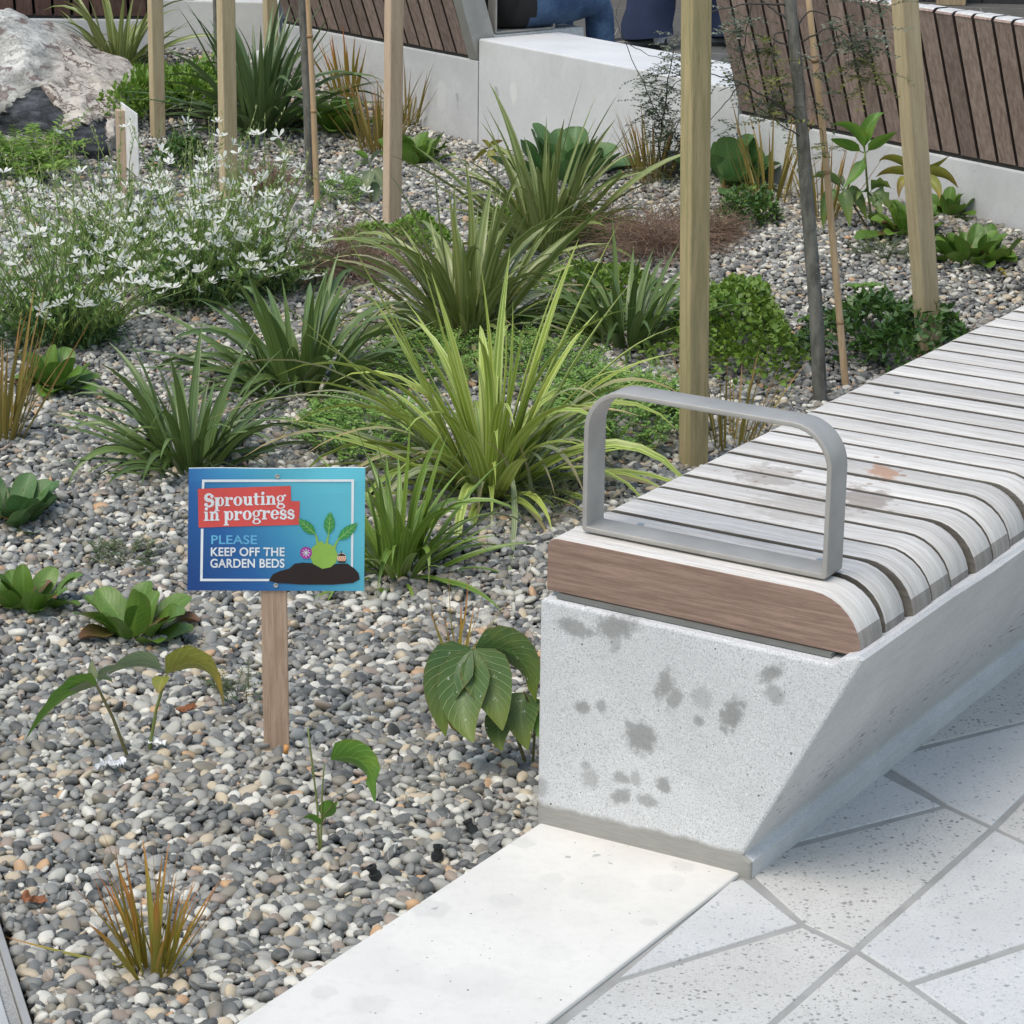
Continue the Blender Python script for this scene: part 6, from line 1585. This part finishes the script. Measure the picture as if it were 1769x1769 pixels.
GL = {
 'S': (ess(1.42), 1.18), 's': (ess(1.0), .86),
 'p': (rc(.12, -.5, .42, .95) + rc(0, -.56, .58, -.44) + rc(0, .84, .3, .97) + ringq(.66, .48, .42, .51, .29, .10), 1.14),
 'r': (rc(.12, 0, .42, .95) + rc(0, -.02, .58, .11) + rc(0, .84, .3, .97) + arcs([(.4, .62), (.52, .82), (.68, .90)], [.1, .12, .12]) + disc(.76, .78, .17), .96),
 'o': (ringq(.5, .48, .5, .52, .31, .11), 1.06),
 'u': (rc(.12, .3, .42, .95) + rc(0, .84, .3, .97) + ringq(.50, .34, .38, .37, .29, .16, 180, 330) + rc(.66, 0, .96, .95) + rc(.54, .84, .8, .97) + rc(.8, -.02, 1.08, .11), 1.13),
 't': (rc(.16, .2, .46, 1.30) + rc(0, .83, .72, .96) + ringq(.46, .24, .30, .27, .28, .14, 180, 320), .80),
 'i': (rc(.12, 0, .42, .95) + rc(0, -.02, .56, .11) + rc(0, .84, .3, .97) + disc(.27, 1.26, .18), .62),
 'n': (rc(.12, 0, .42, .95) + rc(0, -.02, .52, .11) + rc(0, .84, .3, .97) + ringq(.62, .58, .36, .40, .29, .17, 0, 150) + rc(.69, 0, .98, .6) + rc(.58, -.02, 1.1, .11), 1.15),
 'g': (ringq(.44, .63, .42, .36, .24, .09) + arcs([(.30, .30), (.16, .18), (.22, .08), (.5, .04), (.74, .02)], [.09, .12, .14, .18, .2]) + ringq(.48, -.22, .48, .28, .2, .10) + arcs([(.72, .86), (.84, .98)], [.1, .12]) + disc(.95, .94, .13), 1.06),
 'e': (ringq(.48, .48, .48, .52, .30, .11, 10, 330) + rc(.2, .44, .94, .55), .98), ' ': ([], .42)}
def serif(text, x0, yb0, x1, yb1, xh):
    adv = 0; polys = []
    for ch in text:
        P, a = GL[ch]; polys += [[(x + adv, y) for x, y in q] for q in P]; adv += a
    out = []
    for q in polys:
        pts = []
        for x, y in q:
            u = x / adv; pts.append(zp(x0 + (x1 - x0) * u, yb0 + (yb1 - yb0) * u - y * xh))
        out.append(pts)
    flat('lettering', out, M['ink_white'], 0.0013)
serif('Sprouting', 218, 440, 958, 418, 82)
serif('in progress', 220, 568, 1038, 548, 84)
# picture of a sprouting bulb on a heap of soil
soil = [(802, 1108), (840, 1050), (900, 1022), (985, 1000), (1035, 955), (1110, 945), (1190, 950), (1290, 990), (1420, 955), (1510, 955), (1570, 995), (1610, 1040), (1620, 1095), (1560, 1128), (1380, 1143), (1100, 1142), (880, 1128)]
cxz = (1240, 1060)
flat('soil_print', [Z([soil[(i + 1) % len(soil)], soil[i], cxz]) for i in range(len(soil))], M['ink_soil'], 0.0009)
bulb = [(1285, 1000), (1200, 955), (1168, 880), (1190, 810), (1235, 775), (1275, 745), (1300, 775), (1335, 770), (1390, 800), (1420, 860), (1410, 940), (1360, 985)]
flat('bulb_print', [Z([bulb[(i + 1) % 12], bulb[i], (1295, 880)]) for i in range(12)], M['ink_lime'], 0.0012)
def lf_print(b, t, w):
    d = (t[0] - b[0], t[1] - b[1]); L = math.hypot(*d); nx_, ny_ = -d[1] / L, d[0] / L
    k = [0, .12, .3, .5, .7, .88, 1]; ww = [.02, .55, .95, 1, .8, .42, .02]
    Lp = [(b[0] + d[0] * q + nx_ * w * v, b[1] + d[1] * q + ny_ * w * v) for q, v in zip(k, ww)]; Rp = [(b[0] + d[0] * q - nx_ * w * v, b[1] + d[1] * q - ny_ * w * v) for q, v in zip(k, ww)]
    flat('leaf_print', [Z([Lp[i], Lp[i + 1], Rp[i + 1], Rp[i]]) for i in range(6)], M['ink_leaf'], 0.0012)
    vein = arcs([b, t], [7, 4])
    for q in (.25, .45, .65):
        c_ = (b[0] + d[0] * q, b[1] + d[1] * q)
        for sg in (-1, 1): vein += arcs([c_, (c_[0] + d[0] * .16 + sg * nx_ * w * .7, c_[1] + d[1] * .16 + sg * ny_ * w * .7)], [4, 3])
    flat('leaf_vein_print', [Z(q) for q in vein], M['ink_vein'], 0.0015)
lf_print((1222, 690), (1068, 552), 46); lf_print((1340, 690), (1356, 490), 50); lf_print((1425, 740), (1600, 590), 46)
flat('stem_print', [Z(q) for q in arcs([(1245, 800), (1235, 730), (1222, 690)], [26, 18, 12]) + arcs([(1318, 790), (1330, 740), (1340, 690)], [26, 18, 12]) + arcs([(1390, 815), (1405, 775), (1425, 740)], [26, 18, 12])], M['ink_lime'], 0.0011)
flat('bauble_print', [Z(ell(1138, 856, 54, 54, 0, 360, 20)[:-1])], M['ink_purple'], 0.0014)
star = []
for k in range(8):
    a = k * PI / 4; star += arcs([(1138, 856), (1138 + 30 * math.cos(a), 856 + 30 * math.sin(a))], [6, 6])
    star += disc(1138 + 31 * math.cos(a), 856 + 31 * math.sin(a), 5)
flat('snowflake_print', [Z(q) for q in star], M['ink_white'], 0.0017)
flat('acorn_print', [Z(ell(1457, 900, 42, 44, 0, 360, 16)[:-1])], M['ink_cream'], 0.0014)
flat('acorn_cap_print', [Z([(1418, 884), (1496, 884), (1480, 868), (1457, 862), (1434, 868)]), zrect(1450, 838, 1458, 866), Z([(1425, 945), (1490, 945), (1492, 930), (1422, 930)])], M['ink_soil'], 0.0017)
dots = []
for r_ in range(2):
    for k in range(4):
        cx_, cy_ = 1430 + k * 18 + r_ * 6, 900 + r_ * 20; dots.append(Z([(cx_, cy_ + 9), (cx_ + 7, cy_), (cx_, cy_ - 9), (cx_ - 7, cy_)]))
flat('acorn_pattern_print', dots, M['ink_orange'], 0.0017)
for (sx_, sy_) in ((880, 170), (866, 1150)):
    X, Zc = zp(sx_, sy_); o = link('screw', screw_me, panel, (X, -PF_OFF - .0004, Zc), (PI / 2, 0, 0), (.72, .72, .9))
# the second sign, seen from behind
SB2 = G(211, 338); d2v = Vector((.0826, -.23, 0)).normalized()
z1_ = float(atY(197, 183, SB2.y)[2]) - SB2.z
sg2 = thing('garden_sign', 'small sign board seen from its white back, standing beside the boulder', 'sign', SB2, math.atan2(d2v.y, d2v.x))
link('panel', box_mesh('panel', -0.045, 0.205, 0.013, 0.017, z1_ - .195, z1_ + .006, M['white'], .0008), sg2)
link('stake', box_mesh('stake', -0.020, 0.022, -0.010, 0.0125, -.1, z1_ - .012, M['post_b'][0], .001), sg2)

# ------------------------------------------------------------------ people beyond the wall
def denim():
    n = NT('blue_denim'); c = n.coord(); v = n.noise(c, 14, 4, .6); w = n.noise(c, 300, 2)
    n.P(Base_Color=n.mix(n.smooth(n.math('ADD', v, n.math('MULTIPLY', w, .2)), .4, .8), (0.022, 0.050, 0.115), (0.060, 0.115, 0.21)), Roughness=.85, Normal=n.bump(n.noise(c, 22, 4, .6, 1.0), .6, .012)); return n.m
M['denim'] = denim(); M['navy'] = plain('navy_cloth', (0.018, 0.030, 0.075), .85, 0, .5, 30); M['black'] = plain('black_cloth', (0.010, 0.010, 0.011), .9, 0, .4, 40)
M['skin'] = plain('skin', (0.45, 0.28, 0.20), .55); M['hair'] = plain('dark_hair', (0.03, 0.022, 0.016), .6); M['shoe'] = plain('black_shoe_leather', (0.020, 0.020, 0.022), .38, 0, .3, 120); M['sole'] = plain('shoe_sole', (0.010, 0.010, 0.010), .8); M['sock'] = plain('pale_sock', (0.55, 0.60, 0.70), .9)
def body(name, joints, bones, mats, parent, root):
    """one skinned surface over the joints; mats: list of (material, test(point)) tried in order"""
    me = bpy.data.meshes.new(name); names = list(joints)
    me.from_pydata([joints[k][0] for k in names], [(names.index(a), names.index(b)) for a, b in bones], [])
    o = bpy.data.objects.new(name, me); COL.objects.link(o)
    m = o.modifiers.new('skin', 'SKIN'); m.use_smooth_shade = True
    for i, k in enumerate(names):
        sv = me.skin_vertices[0].data[i]; r = joints[k][1]; sv.radius = r if hasattr(r, '__len__') else (r, r); sv.use_root = (k == root)
    s = o.modifiers.new('sub', 'SUBSURF'); s.levels = 2; s.render_levels = 2
    bpy.context.view_layer.update()
    m2 = bpy.data.meshes.new_from_object(o.evaluated_get(bpy.context.evaluated_depsgraph_get()))
    bpy.data.objects.remove(o)
    m2.materials.clear()
    for mt, _ in mats: m2.materials.append(mt)
    idx = []
    for p in m2.polygons:
        c = p.center; k = 0
        for j, (_, fn) in enumerate(mats):
            if fn(c): k = j; break
        idx.append(k)
    m2.polygons.foreach_set('material_index', idx); m2.polygons.foreach_set('use_smooth', [True] * len(idx)); m2.name = name
    return link(name, m2, parent)
def hand_bones(J, Bn, wrist, d, side):
    d = Vector(d).normalized(); s = Vector(side).normalized(); w = Vector(J[wrist][0]); palm = w + d * .07
    J[wrist + 'p'] = (palm, (.036, .02)); Bn.append((wrist, wrist + 'p'))
    for k in range(4):
        o = s * (.028 - .019 * k); L = (.068, .078, .072, .056)[k]
        a = palm + o * .9 + d * .02; b = a + d * L * .5 + Vector((0, 0, -.006)); c = b + d * L * .45 + Vector((0, 0, -.018))
        for q, P_, r in (('a', a, .0095), ('b', b, .009), ('c', c, .0075)): J[f'{wrist}{k}{q}'] = (P_, r)
        Bn += [(wrist + 'p', f'{wrist}{k}a'), (f'{wrist}{k}a', f'{wrist}{k}b'), (f'{wrist}{k}b', f'{wrist}{k}c')]
    a = w + d * .03 + s * .04; b = a + d * .035 + s * .012; J[wrist + 'ta'] = (a, .011); J[wrist + 'tb'] = (b, .009); Bn += [(wrist, wrist + 'ta'), (wrist + 'ta', wrist + 'tb')]
def shoe_mesh(L=.275, w=.095):
    vs, fs = [], []
    prof = [(0, .50, .075), (.04, .70, .085), (.12, .74, .088), (.22, .68, .084), (.34, .72, .075), (.5, .86, .062), (.66, .98, .050), (.8, .96, .044), (.92, .76, .036), (1.0, .35, .022)]
    for t_, ww, h in prof:
        x = t_ * L - .07
        for k in range(9):
            a = PI * k / 8; vs.append((x, math.cos(a) * w / 2 * ww, .016 + (h - .016) * math.sin(a) ** .75))
    n = 9
    for i in range(len(prof) - 1):
        for k in range(8): a = i * n + k; fs.append((a, a + 1, a + n + 1, a + n))
    fs.append(tuple(range(n))[::-1]); fs.append(tuple((len(prof) - 1) * n + k for k in range(n)))
    m1 = mesh_from('shoe', vs, fs, M['shoe'], True)
    sv, sf = [], []
    lo = [((t_ * L - .07), math.copysign(w / 2 * ww * 1.05, 1)) for t_, ww, h in prof]; poly = [(x, -y) for x, y in lo] + [(x, y) for x, y in lo[::-1]]
    m2 = prism('sole', poly, 0.0, .018, M['sole'])
    return m1, m2
shoe_u, shoe_s = shoe_mesh()
def person(label, loc, rotz, J, Bn, mats, hands, feet, headq):
    t = thing('person', label, 'person', loc, rotz)
    for wq, d, s in hands: hand_bones(J, Bn, wq, d, s)
    body('body', J, Bn, mats, t, 'pelvis')
    for p, rz in feet:
        s_ = link('shoe', shoe_u, t, p, (0, 0, rz)); link('sole', shoe_s, s_)
    # face and hair on the skinned head
    h = Vector(headq)
    bm = bmesh.new(); bmesh.ops.create_uvsphere(bm, u_segments=20, v_segments=14, radius=.105)
    for v in bm.verts: v.co = Vector((v.co.x * 1.0 - .014, v.co.y * .86, v.co.z * 1.12 + .02))
    bmesh.ops.delete(bm, geom=[v for v in bm.verts if v.co.x > .035 and v.co.z < .055 or v.co.z < -.07], context='VERTS')
    link('hair', bm_mesh('hair', bm, M['hair'], True), t, h)
    for sg in (-1, 1):
        bm = bmesh.new(); bmesh.ops.create_uvsphere(bm, u_segments=10, v_segments=8, radius=.011); link('eye', bm_mesh('eye', bm, M['white'], True), t, h + Vector((.083, sg * .032, .005)))
        bm = bmesh.new(); bmesh.ops.create_uvsphere(bm, u_segments=10, v_segments=8, radius=.03)
        for v in bm.verts: v.co.y *= .3; v.co.x *= .6
        link('ear', bm_mesh('ear', bm, M['skin'], True), t, h + Vector((-.005, sg * .088, -.01)))
    vs, fs = tube([Vector((.085, 0, .01)), Vector((.108, 0, -.025)), Vector((.09, 0, -.035))], [.008, .014, .01], 8); link('nose', mesh_from('nose', vs, fs, M['skin'], True), t, h)
    vs, fs = tube([Vector((.088, -.022, -.062)), Vector((.098, 0, -.06)), Vector((.088, .022, -.062))], [.004, .008, .004], 8); link('mouth', mesh_from('mouth', vs, fs, plain('lips', (.35, .15, .13), .5), True), t, h)
    return t
# seated, facing away from the bed
hp = WB + n2 * 0.15 + d2 * 0.17
J = {'pelvis': ((0, 0, .475), (.13, .11)), 'belly': ((-.02, 0, .65), (.15, .11)), 'chest': ((0, 0, .86), (.17, .11)), 'neck': ((.03, 0, 1.03), .055), 'jaw': ((.06, 0, 1.12), .07), 'head': ((.055, 0, 1.20), (.088, .10)), 'crown': ((.045, 0, 1.26), .075)}
Bn = [('pelvis', 'belly'), ('belly', 'chest'), ('chest', 'neck'), ('neck', 'jaw'), ('jaw', 'head'), ('head', 'crown')]
for s_, sg in (('l', 1), ('r', -1)):
    J.update({s_ + 'hip': ((.06, sg * .095, .468), .088), s_ + 'mid': ((.24, sg * .11, .468), .083), s_ + 'knee': ((.445, sg * .12, .470), .064), s_ + 'calf': ((.46, sg * .12, .29), .055), s_ + 'ank': ((.43, sg * .12, .10), .042), s_ + 'sh': ((.0, sg * .19, .93), .06), s_ + 'el': ((.08, sg * .24, .68), .046), s_ + 'wr': ((.30, sg * .13, .60), .03)})
    Bn += [('pelvis', s_ + 'hip'), (s_ + 'hip', s_ + 'mid'), (s_ + 'mid', s_ + 'knee'), (s_ + 'knee', s_ + 'calf'), (s_ + 'calf', s_ + 'ank'), ('chest', s_ + 'sh'), (s_ + 'sh', s_ + 'el'), (s_ + 'el', s_ + 'wr')]
mats = [(M['skin'], lambda c: c.z > 1.03 or (c.x > .27 and .54 < c.z < .68)), (M['black'], lambda c: c.x < .10 or c.z > .57), (M['denim'], lambda c: True)]
person('person in blue jeans and a black top seated on the middle seat, facing away', (hp[0], hp[1], 0), math.atan2(n2[1], n2[0]), J, Bn, mats, [('lwr', (1, -.1, -.25), (0, -1, 0)), ('rwr', (1, .1, -.25), (0, 1, 0))], [((.42, .12, 0), 0), ((.42, -.12, 0), 0)], (.055, 0, 1.19))
# walking, facing left
fp = at(1122, 84, 0.0)
J = {'pelvis': ((0, 0, .93), (.15, .11)), 'belly': ((.01, 0, 1.12), (.15, .11)), 'chest': ((.02, 0, 1.32), (.18, .12)), 'neck': ((.03, 0, 1.50), .055), 'jaw': ((.055, 0, 1.58), .07), 'head': ((.05, 0, 1.66), (.088, .10)), 'crown': ((.04, 0, 1.72), .075)}
Bn = [('pelvis', 'belly'), ('belly', 'chest'), ('chest', 'neck'), ('neck', 'jaw'), ('jaw', 'head'), ('head', 'crown')]
for s_, sg, kx_, ax_ in (('l', 1, .14, .17), ('r', -1, .02, -.20)):
    J.update({s_ + 'hip': ((.02, sg * .09, .88), .095), s_ + 'knee': ((kx_, sg * .09, .50), .065), s_ + 'ank': ((ax_, sg * .09, .20), .05), s_ + 'hem': ((ax_, sg * .09, .105), .042), s_ + 'foot': ((ax_ - .01, sg * .09, .055), .036), s_ + 'sh': ((.02, sg * .20, 1.42), .06), s_ + 'el': ((-.06 * sg, sg * .25, 1.14), .046), s_ + 'wr': ((.05 - .08 * sg, sg * .24, .90), .03)})
    Bn += [('pelvis', s_ + 'hip'), (s_ + 'hip', s_ + 'knee'), (s_ + 'knee', s_ + 'ank'), (s_ + 'ank', s_ + 'hem'), (s_ + 'hem', s_ + 'foot'), ('chest', s_ + 'sh'), (s_ + 'sh', s_ + 'el'), (s_ + 'el', s_ + 'wr')]
mats = [(M['skin'], lambda c: c.z > 1.52 or (abs(c.y) > .205 and c.z < .93)), (M['sock'], lambda c: c.z < .07), (M['navy'], lambda c: c.z < .98), (M['black'], lambda c: True)]
ang_p = math.atan2(.12, -.99)
fwd_p = np.array([math.cos(ang_p), math.sin(ang_p)])
pl = fp[:2] - fwd_p * .17 + np.array([-fwd_p[1], fwd_p[0]]) * -.09
tp = person('standing person in navy trousers and black shoes beyond the concrete block', (pl[0], pl[1], 0), ang_p, J, Bn, mats, [('lwr', (.1, 0, -1), (1, 0, 0)), ('rwr', (.1, 0, -1), (1, 0, 0))], [((.16, .09, 0), 0), ((-.20, -.09, .0), 0)], (.05, 0, 1.65))

for sg, kx_, ax_ in ((1, .14, .17), (-1, .02, -.20)):
    vs, fs = [], []; N_ = 16
    path = [((.02, .86), .115, .10), ((.07 if sg > 0 else .02, .68), .105, .095), ((kx_ * .95, .50), .10, .088), ((kx_ * .5 + ax_ * .5, .33), .098, .084), ((ax_ + .005, .18), .10, .085), ((ax_ + .012, .105), .105, .088), ((ax_ + .004, .055), .106, .09)]
    for (x_, z_), ra, rb in path:
        for k in range(N_):
            a = 2 * PI * k / N_; w_ = 1 + .06 * math.sin(3 * a + z_ * 23) * (1 if z_ < .5 else .5)
            vs.append((x_ + ra * w_ * math.cos(a) * (1.12 if abs(math.cos(a)) > .9 else 1), sg * .09 + rb * w_ * math.sin(a), z_ - (.012 * math.cos(a) if z_ < .06 else 0)))
    for i_ in range(len(path) - 1):
        for k in range(N_): fs.append((i_ * N_ + k, i_ * N_ + (k + 1) % N_, (i_ + 1) * N_ + (k + 1) % N_, (i_ + 1) * N_ + k))
    link('trouser_leg', mesh_from('trouser_leg', vs, [f[::-1] for f in fs], M['navy'], True), tp)
    vs, fs = tube([Vector((ax_ - .045, sg * .09, .03)), Vector((ax_ - .04, sg * .09, .14))], [.04, .045], 12); link('sock', mesh_from('sock', vs, fs, M['sock'], True), tp)

# ------------------------------------------------------------------ small things left lying in the bed
P = G(1158, 300)
ul = thing('spike_light', 'small ribbed grey garden light at the foot of the block', 'light', P, 0)
vs, fs = lathe([(.0, 0), (.026, 0), (.026, .014), (.023, .016), (.023, .022), (.027, .024), (.027, .034), (.023, .036), (.023, .042), (.028, .045), (.030, .07), (.027, .074), (.022, .074), (.021, .068), (0, .068)], 20)
link('lamp_body', mesh_from('lamp_body', vs, fs, M['steel'], False), ul, (0, 0, 0.0), (.55, 0, .2))
P = G(466, 122)
cu_ = thing('paper_cup', 'white paper cup with a green mark lying by the concrete pier', 'cup', P + Vector((.0, 0, .045)), 0)
vs, fs = lathe([(0, 0), (.034, 0), (.044, .10), (.047, .102), (.047, .106), (.044, .112), (.0, .114)], 20)
M['cupgreen'] = plain('green_cup_print', (0.02, 0.20, 0.12), .5)
link('cup', mesh_from('cup', vs, fs, M['white'], True), cu_, (-.04, 0, .0), (0, 1.35, -.5))
vs, fs = lathe([(.0445, .058), (.0449, .060), (.0473, .090), (.0468, .092)], 20); fs = fs[:-2]
link('print_band', mesh_from('print_band', vs, fs, M['cupgreen'], True), cu_, (-.04, 0, 0), (0, 1.35, -.5), (.93, .93, 1))
def crumple(q, label, cat, name, s, mat, seed):
    P = G(*q); bm = bmesh.new(); bmesh.ops.create_grid(bm, x_segments=9, y_segments=9, size=.5); r = random.Random(seed); o = Vector((seed * 3.1, 1.7, 0))
    for v in bm.verts:
        x, y = v.co.x, v.co.y; v.co = Vector((x * s[0], y * s[1], s[2] * (mnoise.noise(Vector((x * 3, y * 3, 0)) + o) + .6 * mnoise.noise(Vector((x * 7, y * 7, 2)) + o) + .5)))
    bmesh.ops.solidify(bm, geom=bm.faces[:], thickness=.0006)
    return tag(link(name, bm_mesh(name, bm, mat), None, P + Vector((0, 0, .012)), (r.uniform(-.5, .5), r.uniform(-.3, .3), r.uniform(0, 3))), label, cat)
M['foil'] = plain('foil', (0.55, 0.56, 0.58), .5, .2)
crumple((192, 1338), 'crumpled silver wrapper on the near gravel, lower left of the sign', 'litter', 'foil_wrapper', (.03, .042, .014), M['foil'], 3)
crumple((272, 1298), 'torn white paper scrap at the foot of the yellow green seedling', 'litter', 'paper_scrap', (.03, .02, .008), M['white'], 5)
M['dryleaf'] = plain('dry_leaf', (0.28, 0.11, 0.05), .8)
crumple((58, 1573), 'curled orange dry leaf on the gravel near the left edge', 'dry leaf', 'dry_leaf', (.035, .016, .012), M['dryleaf'], 8)
crumple((322, 1238), 'small brown dry leaf between the seedlings and the sign post', 'dry leaf', 'dry_leaf', (.032, .012, .008), M['dryleaf'], 9)
P = G(491, 1316)
cg = thing('cigarette_butt', 'cigarette butt with an orange filter standing in the gravel by the sign post', 'litter', P + Vector((0, 0, .004)), .4)
vs, fs = tube([Vector((0, 0, 0)), Vector((.0, 0, .012))], .004, 10); link('paper', mesh_from('paper', vs, fs, M['white'], True), cg, None, (.25, .1, 0))
vs, fs = tube([Vector((0, 0, .0121)), Vector((0, 0, .026))], .0041, 10); link('filter', mesh_from('filter', vs, fs, plain('orange_filter', (.62, .30, .10), .7), True), cg, None, (.25, .1, 0))
M['rubber'] = plain('black_rubber', (0.015, 0.015, 0.016), .5)
for q, lab in (((650, 1524), 'black dripper nub in the gravel near the white kerb'), ((817, 1444), 'black dripper nub close to the bench foot'), ((755, 1490), 'small black nub at the edge of the white kerb')):
    vs, fs = lathe([(0, 0), (.009, 0), (.009, .008), (.006, .009), (.006, .015), (.0075, .016), (.0075, .02), (.003, .02), (.003, .012), (0, .012)], 14)
    tag(link('dripper', mesh_from('dripper', vs, fs, M['rubber']), None, G(*q) + Vector((0, 0, .006)), (random.uniform(-.5, .5), random.uniform(-.5, .5), 0)), lab, 'dripper', 'black irrigation nubs in the gravel')
